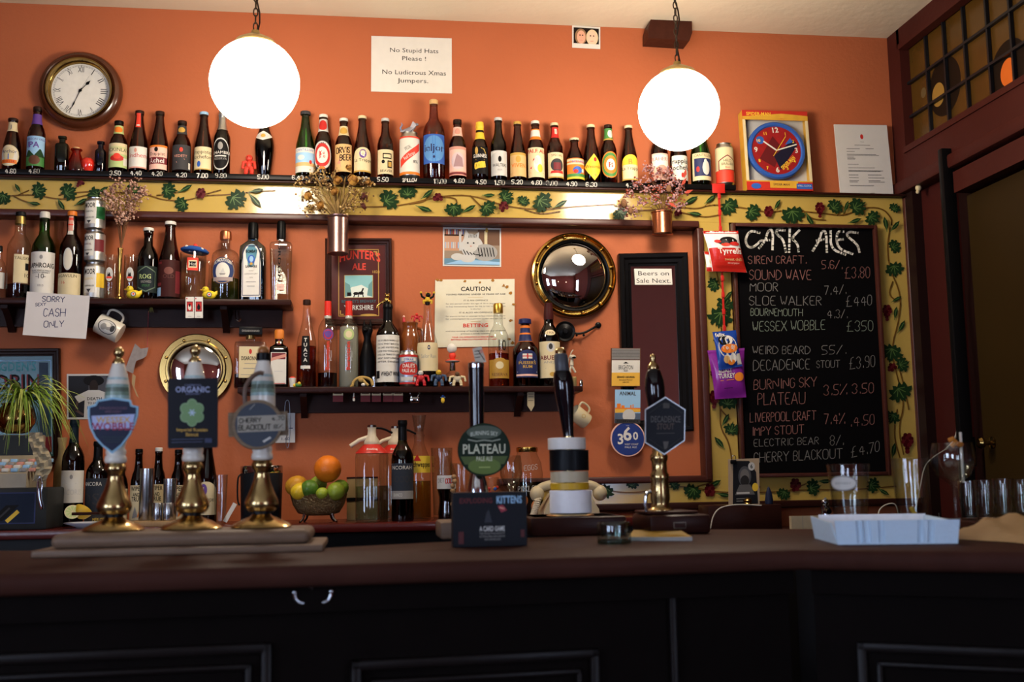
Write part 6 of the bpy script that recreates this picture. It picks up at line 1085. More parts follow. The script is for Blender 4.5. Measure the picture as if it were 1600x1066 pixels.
can((MS[0]-.033, MZ), 638, 549, 28, 'silver, red and blue ale can in front of the stoneware jug', pm('silver_blue_print', '9aa2b5', .35, .6), [('r', -1, .92, 1, 1, 'r'), ('r', -1, 0, 1, .06, 'r'), ('r', -.28, .78, .28, .9, 'w'), ('t', 'OSKAR', 0, .8, .07, 'b', {'w': .36, 'bold': 1}), ('e', 0, .52, .42, .22, 'r'), ('t', "DALE'S", 0, .56, .12, 'W', {'w': .46, 'bold': 1}), ('t', 'PALE ALE', 0, .40, .11, 'W', {'w': .5, 'bold': 1}), ('r', -.3, .1, .3, .24, 'lgy'), ('r', -.75, .1, -.5, .9, 'b'), ('r', .5, .1, .75, .9, 'b')])
MF = (SY+.022, MZ)
critter(MF, 657, 579, 26, pm('scarlet_toy_plastic', 'b01f24', .4), 'red toy fighter with a white mask at the front of the middle shelf', head='w')
critter(MF, 685, 578, 24, pm('navy_toy_plastic', '1d2c47', .4), 'navy blue toy figure with yellow hood at the front of the middle shelf', head=pm('yellow_toy_plastic', 'c9a227', .4), limb=pm('slate_toy_plastic', '3c5068', .4))
critter(MF, 714, 581, 26, pm('ivory_toy_plastic', 'b9ad92', .4), 'ivory and brown toy figure right of the decanter', head=pm('brown_toy_plastic', '5c4028', .5), limb='cr')
# crouching tan toy
c = at(566, 586, MF[0]); t = thing('toy_figure', 'tan rubber toy bent over on all fours below the clear spirit bottles', 'toy', (c.x, MF[0], MZ)); m_ = pm('tan_toy_rubber', 'a98a4a', .5)
mb = MB(); mb.tube(chaikin([(-.036, 0, .004), (-.032, 0, .022), (-.012, -.002, .036), (.012, -.002, .036), (.034, 0, .026), (.038, 0, .006)], 2), .0055, m_, 8); mb.tube([(-.036, 0, .004), (-.042, -.01, .003)], .004, m_, 6); mb.tube([(.0, -.004, .03), (.012, -.012, .014), (.022, -.016, .005)], .005, m_, 8); mb.build('body', t, smooth=60)
mb = MB(); mb.ball((-.004, -.006, .026), (.011, .008, .009), m_, 12, 8); mb.ball((.004, -.012, .008), (.008, .006, .006), 'w', 8, 6); mb.build('head', t)
# small plastic tumblers and shaker
c = at(457, 580, MF[0]); t = thing('party_cup', 'small white cup of red and green toys left of the amber liqueur bottle', 'cup', (c.x, MF[0], MZ)); mb = MB(); mb.loft([(0, 0), (.009, 0), (.013, .034), (.012, .034), (.0085, .003), (0, .003)], 'w', 16); mb.build('cup_wall', t); mb = MB(); mb.ball((0, 0, .034), (.011, .01, .006), 'R', 10, 6); mb.build('filling', t)
mb = MB(); c = at(466, 597, MF[0]); mb.ball((c.x, MF[0]-.004, MZ+.008), (.013, .009, .008), 'g', 10, 8); mb.ball((c.x-.014, MF[0]-.004, MZ+.007), (.008, .007, .007), 'y', 8, 6); mb.ball((c.x+.004, MF[0]-.01, MZ+.014), (.006, .005, .006), 'y', 8, 6); mb.build('rubber_frog', None, 'little green and yellow rubber frog beside the small white cup', 'toy', world=True)
c = at(584, 580, MF[0]+.02); mb = MB(); mb.loft([(.0, 0), (.011, 0), (.011, .028), (.009, .03), (.009, .038), (.006, .042), (0, .043)], pm('chrome', 'b5b8bd', .1, 1, noise=0), 20, M=Matrix.Translation((c.x, MF[0]+.02, MZ))); mb.build('salt_shaker', None, 'small chrome shaker between the tan toy and the black wine bottle', 'shaker', world=True)
# ship decanter with a plain white and red stopper
c = at(707, 566, MS[0]); h = c.z-MZ; t = thing('decanter', 'low round glass decanter with silver neck and white red novelty stopper', 'decanter', (c.x, MS[0], MZ)); p = [(0, .0), (.034, 0), (.037, .006), (.034, h*.45), (.02, h*.58), (.011, h*.66), (.010, h)]
mb = MB(); mb.loft(p, G_clear, 28); mb.build('glass_body', t, smooth=50); mb = MB(); mb.loft([(0, .003), (.034, .004), (.032, h*.4), (0, h*.4)], L_dark, 24); mb.build('drink', t)
mb = MB(); mb.loft([(.0105, h*.66), (.012, h*.7), (.0105, h*.95), (.012, h)], pm('chrome', 'b5b8bd', .1, 1, noise=0), 20); mb.build('neck_collar', t)
st_ = thing; mb = MB(); mb.loft([(0, h), (.024, h+.001), (.026, h+.005), (.02, h+.009), (.008, h+.01), (.014, h+.022), (.012, h+.032), (.005, h+.036)], 'R', 20); mb.loft([(.024, h), (.028, h+.003), (.022, h+.005)], 'w', 20); mb.ball((-.002, -.002, h+.052), (.019, .016, .019), 'w', 16, 12); mb.build('stopper', t, smooth=60)
S(779, 475, 32, 'bulbneck', G_clear, 'clear rum bottle half full of amber with a big printed 10 and gold cap', (pm('gold_cap', 'b9933e', .3, .9), .885, 1.15), [(.10, .32, 1.2, pm('old_gold_label', 'a9802e', .5), [('e', 0, .75, .7, .35, pm('old_gold_label', 'a9802e', .5)), ('e', 0, .7, .32, .2, 'cr'), ('t', 'RESERVA', 0, .12, .16, 'br', {'w': 1.4})]), (.42, .56, .7, G_clear, [('t', '10', .3, .05, .9, 'k', {'w': 1.4})])], liquid=(L_whisky, .40), name='rum_bottle')
S(821, 499, 40, [(0, 0), (.94, 0), (1, .02), (1, .50), (.95, .56), (.7, .63), (.5, .68), (.38, .82), (.35, .93), (.42, .935), (.42, .96), (.38, .965), (.36, 1)], G_brown, 'broad dark rum bottle with navy arched label and blue stopper', (pm('navy_cap', '1d2450', .35), .93, 1.15), (.13, .53, .95, 'n', [('r', -1, .05, 1, .12, 'p'), ('r', -.4, .68, .4, .86, 'w'), ('r', -.4, .75, .4, .79, 'r'), ('r', -.06, .68, .06, .86, 'r'), ('t', "PUSSER'S", 0, .48, .1, 'gd', {'w': 1.5, 'bold': 1}), ('t', 'RUM', 0, .34, .1, 'gd', {'w': .8, 'bold': 1}), ('l', [(-.85, .2), (.85, .2)], .03, 'lgy'), ('l', [(-.6, .62), (.6, .62)], .025, 'lgy')], 'arch'), (.66, .9, 1.6, 'n', [('r', -1, 0, 1, .12, 'o'), ('r', -1, .85, 1, 1, 'o'), ('r', -1, .45, 1, .55, 'o')]), name='rum_bottle', liquid=(L_dark, .5))
S(858, 474, 33, 'bulbneck', G_dark, 'tall dark rum bottle with long cream label and maroon foil capsule', None, (.10, .53, 1.25, 'cr', [('e', .0, .84, .3, .13, 'lgy'), ('e', 0, .86, .15, .08, 'dgy'), ('t', 'ABUELO', 0, .5, .11, 'wn', {'w': 1.7, 'bold': 1}), ('t', 'ANEJO', 0, .4, .06, 'gy', {'w': 1.1}), ('l', [(-.4, .26), (.4, .26)], .015, 'gy'), ('e', .1, .1, .22, .06, 'gd'), ('e', .35, .1, .18, .06, 'br')]), foil=(.80, 1.0, pm('maroon_foil', '3c1716', .4)), neck=(.60, .67, .55, 'cr', [('t', '1908', 0, .3, .4, 'br')], 'oval'), name='rum_bottle')
# wire toy, padlock and tin at the end
c = at(895, 545, MS[0]); k = (c.z-MZ)/.16; t = thing('wire_figure', 'tiny cream robot figure on a bent wire at the right end of the middle shelf', 'ornament', (at(893, 600, MS[0]).x, MS[0], MZ)); m_ = pm('cream_toy_plastic', 'b5aa94', .45)
mb = MB(); mb.tube(chaikin([(-.008, 0, 0), (-.018, 0, .05*k), (-.012, 0, .11*k), (.004, 0, .15*k), (.01, 0, .155*k)], 2), .0022, m_, 6); mb.build('wire', t)
mb = MB(); mb.ball((.006, -.004, .125*k), (.014, .01, .009), m_, 12, 8); mb.ball((.009, -.011, .122*k), (.008, .005, .004), 'K', 8, 6); mb.tube([(.004, 0, .115*k), (.002, 0, .09*k)], [.006, .009], m_, 8)
for s in (-1, 1): mb.tube([(.002, 0, .09*k), (.002+s*.008, -.004, .072*k), (.006+s*.01, -.006, .06*k)], [.005, .004, .004], m_, 8)
mb.build('figure', t, smooth=60)
c = at(899, 590, MF[0]); mb = MB(); mb.box((c.x-.006, MF[0], MZ+.018), (.02, .012, .036), pm('worn_brass_tin', '8f7a4a', .4, .6), .003); mb.build('lighter', None, 'small brass lighter at the right end of the middle shelf', 'lighter', world=True)
mb = MB(); mb.loft([(0, 0), (.007, 0), (.0075, .014), (.005, .018), (.005, .024), (0, .025)], pm('chrome', 'b5b8bd', .1, 1, noise=0), 14, M=Matrix.Translation((at(908, 590, MF[0]).x, MF[0], MZ))); mb.build('thimble', None, 'little chrome pot beside the brass lighter', 'ornament', world=True)
# under the middle shelf: matchbooks, opener, charms, tag, clipped note
for i, (x, w, d_) in enumerate(((528, 16, 'first from the left'), (571, 15, 'second from the left'), (588, 14, 'third from the left'), (606, 15, 'fourth from the left'), (622, 15, 'rightmost'))):
    sheet('matchbook', 'red and white matchbook under the middle shelf, %s' % d_, 'matchbook', [(x-w/2, 612), (x+w/2, 612), (x+w/2, 628), (x-w/2, 628)], SY+.03, 'wn', [('r', -1, .62, 1, 1, 'cr'), ('l', [(-.7, .8), (.7, .8)], .1, 'br')], th=.003)
c = at(553, 616, SY+.02); mb = MB(); mb.loft([(.0035, -.026), (.005, -.022), (.004, -.008), (.0025, -.004), (.0025, .004)], 'w', 10, M=Matrix.Translation(c)); mb.loft([(.0045, -.02), (.0045, -.012)], 'r', 10, M=Matrix.Translation(c)); mb.build('bottle_charm', None, 'tiny white bottle shaped charm hanging under the middle shelf', 'charm', world=True)
c = at(648, 618, SY+.02); mb = MB(); ch = pm('chrome', 'b5b8bd', .1, 1, noise=0); mb.box(c+Vector((0, 0, -.016)), (.036, .018, .022), ch, .006)
for s in (-1, 1): mb.tube([c+Vector((s*.01, 0, -.006)), c+Vector((s*.018, -.002, .008)), c+Vector((s*.02, 0, .012))], .0025, ch, 6)
mb.build('spring_clip', None, 'shiny chrome spring clip under the middle shelf', 'clip', world=True)
c = at(692, 622, SY+.02); mb = MB(); mb.ball(c+Vector((0, 0, .006)), .006, 'b', 10, 8); mb.ball(c+Vector((0, 0, -.008)), (.007, .006, .012), 'y', 10, 8); mb.tube([c+Vector((-.009, 0, .002)), c+Vector((.009, 0, .002))], .002, 'lb', 6); mb.build('hanging_charm', None, 'tiny blue and yellow charm figure hanging under the middle shelf', 'charm', world=True)
mb = MB(); o = [(824, 612), (835, 612), (835, 634), (830, 643), (824, 634)]; pts = [at(x, y, SY+.02) for x, y in o]; cx_ = pixcv(mb, SY+.02)
mb.add(pts+[q+Vector((0, .003, 0)) for q in pts], [tuple(range(5)), tuple(range(9, 4, -1))]+[(i, 5+i, 5+(i+1) % 5, (i+1) % 5) for i in range(5)], pm('pale_wood_tag', 'a89878', .7)); [cx_.line([(825.5, y), (833.5, y)], .8, 'dgy') for y in (616, 620, 626)]; mb.build('wooden_tag', None, 'pale wooden tag hanging point down under the middle shelf', 'tag', world=True, smooth=0)
sheet('paper_notice', 'pale printed slip hung on a long paper clip behind the round blackboard clip', 'notice', [(430, 628), (461, 627), (461, 692), (430, 692)], D-.02, 'lgy', [('t', 'Beers to', -.1, .88, .07, 'n', {'w': 1.2}), ('t', 'Follow', -.1, .78, .07, 'n', {'w': 1.0}), ('l', [(.4, .35), (.75, .35)], .02, 'n'), ('t', '1.60', 0, .06, .07, 'n', {'w': .9})])
mb = MB(); P_ = [at(x, y, D-.026) for x, y in chaikin([(445, 660), (445, 630), (449, 624), (453, 630), (453, 688), (449, 704), (446, 690), (450, 672)], 2)]; mb.tube(P_, .0011, pm('dull_steel', '7c7f84', .4, 1, noise=.05), 6); mb.build('paper_clip', None, 'long steel paper clip holding the pale printed slip', 'clip', world=True)
# ================================================================ BACK COUNTER
def CT(Y): return (Y, BZ)
# till
ty = 3.86; x0_, x1_ = at(-70, 790, ty-.13).x, at(75, 790, ty-.13).x; t = thing('cash_register', 'old grey and beige cash register under the spider plant at the left edge', 'cash register', ((x0_+x1_)/2, ty, BZ)); W_ = x1_-x0_
M_tg, M_tb = pm('charcoal_till_plastic', '2a2b2b', .45), pm('beige_till_plastic', '9c917a', .5)
zb_ = at(40, 762, ty-.14).z-BZ; zs = at(40, 676, ty).z-BZ
mb = MB(); mb.box((0, 0, zb_/2), (W_, .28, zb_), M_tg, .008); cv = Cv(mb, lambda x, y, o: Vector((x, -.141-o, y))); xr_ = W_/2-.035; cv.rect(xr_-.2, .02, xr_, zb_-.015, 'n'); cv.rect(xr_-.195, .024, xr_-.004, zb_-.019, '1a2233'); cv.poly([(xr_-.14, .03), (xr_-.1, .03), (xr_-.05, .08), (xr_-.09, .08)], 'k'); cv.line([(xr_-.085, .03), (xr_-.055, .058)], .012, 'y'); cv.line([(xr_-.11, .04), (xr_-.08, .07)], .006, 'dgy'); mb.build('cash_drawer', t)
W2_ = W_-.07; Mk = Matrix.Translation((-.035, 0, zb_))
mb = MB(); mb.add([(-W2_/2, -.13, 0), (W2_/2, -.13, 0), (W2_/2, .1, 0), (-W2_/2, .1, 0), (-W2_/2, -.13, .045), (W2_/2, -.13, .045), (W2_/2, .1, .13), (-W2_/2, .1, .13)], [(3, 2, 1, 0), (4, 5, 6, 7), (0, 1, 5, 4), (1, 2, 6, 5), (2, 3, 7, 6), (3, 0, 4, 7)], M_tb, Mk); mb.build('keyboard_housing', t)
mb = MB()
for i in range(9):
    for j in range(4): mb.box((-W2_/2+.03+i*.028, -.11+j*.03, .057+j*.0105), (.02, .02, .012), ('w', 'P', 'gy', 'lb')[(i*3+j) % 4], .002, Mk)
mb.build('key_pad', t); tag(t.children[-1])
mb = MB(); mb.box((-.03, .07, (zs+zb_+.05)/2), (W2_-.02, .05, zs-zb_-.06), M_tb, .006); mb.box((-.03, .043, (zs+zb_+.06)/2+.012), (W2_-.05, .006, zs-zb_-.10), pm('dark_display', '23241f', .4)); mb.build('customer_display', t)
# brass pot with spider plant on the till
c = at(24, 672, ty+.07); zt_ = BZ+zs; t = thing('spider_plant', 'arching striped spider plant in a round brass pot on top of the cash register', 'potted plant', (c.x, ty+.07, zt_)); R_ = .062
mb = MB(); mb.loft([(0, 0), (.03, 0), (.045, .006), (R_, .035), (R_*1.02, .055), (R_*.9, .082), (R_*.72, .095), (R_*.78, .102), (R_*.72, .103), (R_*.66, .095), (0, .09)], M_brass, 32); mb.build('pot', t, smooth=60)
mb = MB(); g1, g2 = pm('spider_leaf_green', '6f8a2e', .5, noise=.25, scale=30), pm('spider_leaf_pale', 'a9b45a', .5, noise=.2, scale=30)
cen = at(48, 612, ty+.07)-t.location
for k in range(130):
    a = random.uniform(0, 2*PI); L_ = random.uniform(.08, .23); ra = random.uniform(.08, .32); rb = ra*random.uniform(.8, 1.05)+random.uniform(.0, .17); o_ = Vector((cen.x*random.uniform(.1, .75), 0, .085)); dx, dy_ = math.cos(a)*L_*.9+.03, math.sin(a)*L_*.55-.03
    P_ = []; Wd = []
    for i in range(8):
        s_ = i/7; P_.append(o_+Vector((dx*s_, dy_*s_, .02+ra*s_-rb*s_*s_))); Wd.append(.0058*(1-s_*.92)*(.6+.4*min(1, s_*4)))
    v = []; f = []
    for i, q in enumerate(P_):
        sd = Vector((-dy_, dx, 0)).normalized(); sd = (sd+Vector((0, 0, .35))).normalized(); v += [q-sd*Wd[i], q-sd*Wd[i]*.3+Vector((0, 0, -.0008)), q+sd*Wd[i]*.3+Vector((0, 0, -.0008)), q+sd*Wd[i]]
    for i in range(7): f += [(4*i+j, 4*i+j+1, 4*i+5+j, 4*i+4+j) for j in range(3)]
    mb.add(v, f, g1 if k % 3 else g2)
mb.build('foliage', t, smooth=60)
# crumpled till roll
mb = MB(); v = []; f = []; n_ = 16; Y_ = ty-.17
for j in range(n_+1):
    s_ = j/n_; xc_ = 60+8*math.sin(s_*5)+4*s_; w_ = 13-5*abs(s_-.5)
    for i in range(5): q = at(xc_+(i-2)*w_/2, 752-76*s_, Y_); v.append(q+Vector((0, .005*math.sin(i*2.1+j*1.3)+.003*math.sin(j*2.7), 0)))
for j in range(n_): f += [(j*5+i, j*5+i+1, j*5+6+i, j*5+5+i) for i in range(4)]
mb.add(v, f, pm('crumpled_receipt', 'a09274', .8, noise=.2, scale=40)); mb.build('receipt_roll', None, 'long crumpled strip of till receipt hanging beside the cash register', 'receipt', world=True, smooth=0)
c = at(63, 745, ty-.17); mb = MB(); mb.tube([c+Vector(p) for p in chaikin([(0, 0, 0), (.008, -.004, -.02), (.004, -.004, -.06), (.012, 0, -.1), (.006, 0, -.105), (-.006, 0, -.05), (-.006, 0, -.01), (0, 0, 0)], 1)], .004, ch, 8); mb.build('bottle_opener', None, 'shiny steel bottle opener hanging at the corner of the cash register', 'bottle opener', world=True)
WB = 'wine bottles beside the till'
t = bottle(CT(4.04), 95, 684, 22, [(0, 0), (1, 0), (1, .6), (.8, .72), (.55, .8), (.5, .9), (.7, 1)], pm('tan_wrapping_paper', 'a08a5c', .8, noise=.3, scale=25, bump=.5), 'bottle wrapped in crumpled tan paper between the till and the wine bottles', name='wrapped_bottle', n=3, seg=14)
bottle(CT(3.95), 114, 656, 35, 'wine', G_dark, 'dark wine bottle with a white band label, left of two behind the shield pump clip', None, (.22, .52, 1.35, 'w', [('l', [(-.3, .6), (.3, .6)], .02, 'k'), ('t', 'INCORIS', 0, .25, .16, 'lgy', {'w': 1.4}), ('e', 0, .8, .1, .07, 'gy')]), foil=(.78, 1.0, pm('teal_black_foil', '101c22', .35)), group=WB, name='wine_bottle')
bottle(CT(3.97), 152, 690, 36, 'wine', G_dark, 'dark wine bottle with blackish label, just behind the shield pump clip', None, [(.12, .56, 1.3, '2c3038', [('t', 'ANCORA', -.2, .8, .1, 'w', {'w': 1.3}), ('l', [(-.9, .72), (.9, .72)], .015, 'w'), ('l', [(-.9, .98), (.9, .98)], .012, 'w'), ('t', 'ROSSO', 0, .3, .3, 'dgy')]), (.03, .12, 1.3, 'dgy', [('t', 'MERLOT', .3, .3, .4, 'y', {'w': .8})])], foil=(.78, 1.0, M_black), group=WB, name='wine_bottle')
WG = 'dark beer bottles behind the steel spirit measures'
for x_, tp, d_ in ((188, 712, 'leftmost of the four behind the steel measures'), (216, 702, 'second from left of the four behind the steel measures'), (247, 700, 'third from left behind the steel measures, with a white cap'), (278, 703, 'rightmost of the four behind the steel measures')):
    bottle(CT(3.98), x_, tp, 24, 'us', G_dark, 'dark beer bottle, '+d_, ('w' if x_ == 247 else 'K', .955, 1.1), (.06, .52, 1.3, 'cr', [('t', 'WIPER', 0, .84, .12, 'k', {'w': 1.2, 'bold': 1}), ('t', 'AND', 0, .68, .1, 'k', {'w': .7, 'bold': 1}), ('t', 'TRUE', 0, .54, .12, 'k', {'w': 1.0, 'bold': 1}), ('p', [(-.4, .05), (-.1, .4), (.2, .1)], 'gy'), ('p', [(.1, .06), (.4, .42), (.6, .2)], 'o')]), group=WG)
bottle(CT(3.93), 324, 676, 31, 'champ', G_dark, 'large dark ale bottle with cream arch label half behind the middle pump', ('gd', .95, 1.1), (.1, .46, 1.2, 'cr', [('e', -.2, .75, .3, .18, 'pu'), ('t', 'Trappe', .1, .4, .14, 'k', {'w': 1.2})], 'arch'))
b0, b1 = at(203, 806, 3.82).x, at(300, 806, 3.82).x; mb = MB(); mb.box(((b0+b1)/2, 3.84, BZ+.009), (b1-b0, .14, .018), pm('pale_chopping_board', '9a7b52', .6, noise=.2, scale=15, stretch=(8, 1, 1)), .003); mb.build('chopping_board', None, 'pale wooden board carrying the steel spirit measures', 'board', world=True)
M_st = pm('brushed_steel', 'a9aaac', .27, 1, noise=.04, scale=200, stretch=(1, 1, .05)); Zb = BZ+.0185
for x_, tp, w_, Y_, d_ in ((230, 732, 23, 3.86, 'tall brushed steel measure, largest of the four on the board'), (266, 748, 21, 3.86, 'wide steel measure second tallest on the board'), (246, 786, 16, 3.80, 'small steel measure, left of the two short ones'), (263, 786, 16, 3.80, 'small steel measure, right of the two short ones')):
    c = at(x_, tp, Y_); h = c.z-Zb; r = (at(x_+w_/2, 780, Y_)-at(x_-w_/2, 780, Y_)).length/2; mb = MB(); mb.loft([(0, 0), (r*.95, 0), (r, .002), (r, h-.001), (r*.96, h), (r*.94, h-.001), (r*.92, .004), (0, .004)], M_st, 28); o = mb.build('spirit_measure', None, d_, 'measure', 'steel spirit measures on the board', loc=(c.x, Y_, Zb))
# plate with cut lemon and lime
c = at(143, 806, 3.80); t = thing('china_plate', 'small white china plate of cut citrus behind the left pump', 'plate', (c.x, 3.80, BZ)); mb = MB(); mb.loft([(0, 0), (.045, 0), (.05, .004), (.085, .016), (.086, .018), (.05, .007), (0, .005)], pm('white_china', 'c5c9d2', .15), 40); mb.build('dish', t, smooth=60)
def fruit(px, py, rpx, Y, col, label, name, cat_='fruit', group=None, stretch=1.0, rough=.35, bump=.15, rot=(0, 0, 0), dim='g', Zmin=None):
    c = at(px, py, Y); r = rpx*Y/F*1.0; mb = MB(); n_ = 12; p = []
    for i in range(n_+1):
        a = -PI/2+PI*i/n_; z = r*stretch*math.sin(a); q = r*math.cos(a)
        if stretch > 1.05 and i in (1, n_-1): q *= .75
        p.append((max(q, 0), z))
    t = thing(name, label, cat_, c, group, rot); mb.loft(p, pm('peel_'+col, col, rough, noise=.12, scale=30, bump=bump, bscale=250), 24); mb.build('peel', t, smooth=80)
    mb = MB(); mb.loft([(.0, -.001), (r*.1, 0), (r*.09, .0015), (0, .001)], dim, 8, M=Matrix.Translation((0, 0, r*stretch*.985))); mb.build('stem_scar', t); return t
def half(px, py, rpx, Y, col, flesh, label, rot):
    c = at(px, py, Y); r = rpx*Y/F; t = thing('cut_citrus', label, 'fruit', c, 'cut citrus on the china plate', rot); mb = MB(); mb.loft([(0, -r*1.15), (r*.3, -r*1.08), (r*.75, -r*.75), (r, -r*.15), (r, 0)], col, 24, cap1=False); mb.build('peel', t, smooth=60)
    mb = MB(); mb.loft([(r, 0), (r*.93, .0006)], 'cr', 24); cv = Cv(mb, lambda x, y, o: Vector((x, y, .0008+o)))
    for k in range(9): a = 2*PI*k/9; cv.poly([(r*.08*math.cos(a+.3), r*.08*math.sin(a+.3)), (r*.85*math.cos(a+.06), r*.85*math.sin(a+.06)), (r*.88*math.cos(a+.35), r*.88*math.sin(a+.35)), (r*.85*math.cos(a+.62), r*.85*math.sin(a+.62))], flesh); cv.L -= .6
    mb.build('cut_face', t, smooth=0)
half(131, 797, 13, 3.80, pm('lemon_peel', 'c9a02a', .4), 'y', 'half lemon with cut face up leaning on the china plate', (math.radians(-35), math.radians(25), 0))
half(113, 800, 11, 3.775, pm('lime_peel', '5f8a26', .4), 'lg', 'half lime on the left of the china plate', (math.radians(60), math.radians(-30), .5))
mb = MB(); c = at(150, 804, 3.745); mb.tube([c+Vector((-.075, 0, .003)), c+Vector((.03, 0, .003))], .005, M_wood, 8); mb.build('fruit_knife', None, 'wooden handled fruit knife lying across the china plate', 'knife', world=True)
# ice bucket
c0 = at(409, 728, 3.92); h = c0.z-BZ; r = (at(442, 760, 3.92)-at(376, 760, 3.92)).length/2; t = thing('ice_bucket', 'black ice bucket with chrome rim behind the right of the three pumps', 'ice bucket', (c0.x, 3.92, BZ)); mb = MB(); mb.loft([(0, 0), (r*.93, 0), (r*.95, .003), (r, h*.86), (r*.98, h*.88)], pm('black_leatherette', '16181c', .4, noise=.2, scale=80, bump=.2), 36, cap1=False); mb.build('bucket_body', t, smooth=50)
mb = MB(); mb.loft([(r*.98, h*.86), (r*1.01, h*.89), (r*1.01, h*.98), (r*.98, h), (r*.92, h), (r*.9, h*.9), (0, h*.88)], ch, 36); mb.build('chrome_rim', t, smooth=50); mb = MB(); mb.tube(chaikin([(-r, 0, h*.85), (-r*1.12, -.01, h*.8), (-r*1.1, -.02, h*.4), (-r*.99, -.03, h*.32)], 2), .003, M_black, 8); mb.build('handle', t)
t = tumbler(345, 742, 22, CT(3.86), 'clear plastic cup with a white folded straw beside the middle pump', 'plastic_cup', .8); mb = MB(); mb.box((.01, 0, .05), (.014, .002, .07), 'w', 0, Matrix.Rotation(.5, 4, 'Y')); mb.build('folded_straw', t)
# fruit bowl
YB_ = 3.86; c = at(498, 803, YB_); zr_ = at(498, 772, YB_-.06).z-BZ; r = (at(543, 770, YB_)-at(453, 770, YB_)).length/2; t = thing('fruit_bowl', 'oval filigree metal fruit bowl on curled feet between ice bucket and siphons', 'fruit bowl', (c.x, YB_, BZ)); zf = .024
M_fil = pm('tarnished_filigree', '8a7852', .35, .9, noise=.7, scale=120, bump=.9, bscale=160); mb = MB(); mb.loft([(0, zf), (r*.4, zf), (r*.72, zf+.008), (r*.9, zf+(zr_-zf)*.5), (r*1.0, zr_-.002), (r*1.02, zr_), (r*.99, zr_), (r*.88, zf+(zr_-zf)*.55), (r*.7, zf+.011), (0, zf+.004)], M_fil, 40, ry=.72); mb.build('bowl', t, smooth=60)
for a in (-.9, .9, PI-.7, PI+.7): mb = MB(); q = Vector((r*.62*math.sin(a), -r*.45*math.cos(a), 0)); mb.tube([q+Vector((0, 0, zf+.006)), q*1.08+Vector((0, 0, .014)), q*1.25+Vector((0, 0, .004)), q*1.32+Vector((0, 0, .003))], [.005, .004, .0035, .004], pm('silver_foot', '9a958c', .2, 1), 8); mb.build('foot', t)
FG = 'citrus fruit in the filigree bowl'
fruit(512, 733, 21, YB_, 'd8741c', 'large orange topping the heap in the fruit bowl', 'orange_fruit', group=FG, rot=(-.3, .1, 0))
fruit(463, 759, 15, YB_+.02, 'c28a26', 'mottled lemon at the left end of the fruit bowl', 'lemon', group=FG, stretch=1.18, rot=(.2, 1.2, 0), dim='br')
fruit(469, 768, 13, YB_-.04, 'd8b528', 'bright lemon in front of the mottled lemon', 'lemon', group=FG, stretch=1.15, rot=(.2, 1.3, .5), dim='br')
for x_, y_, r_, Y_, col, l_ in ((497, 757, 13, YB_+.05, '8a9a32', 'pale lime under the orange'), (483, 764, 13.5, YB_-.045, '4b6f22', 'deep green lime left of centre at the front of the fruit bowl'), (531, 763, 13, YB_+.02, '74902a', 'lime at the right end of the fruit bowl'), (525, 768, 14, YB_-.045, '83962e', 'yellowish lime at the front right of the fruit bowl'), (503, 771, 9, YB_-.06, '93a52f', 'small lime low at the middle of the fruit bowl')):
    fruit(x_, y_, r_, Y_, col, l_, 'lime', group=FG, stretch=1.08, rot=(.3, 1.1, random.uniform(0, 2)), dim='br')
c = at(566, 775, 4.05); z_ = at(560, 748, 4.05).z-BZ; mb = MB(); mb.box((c.x, 4.05, BZ+z_/2), (.11, .12, z_), pm('tan_carton', '8a744c', .7), .002); mb.box((c.x, 3.9885, BZ+z_*.5), (.112, .002, .012), M_black); mb.box((c.x, 4.05, BZ+z_+.003), (.112, .122, .006), M_wood); mb.build('carton', None, 'tan carton with dark strap behind the fruit bowl', 'box', world=True)
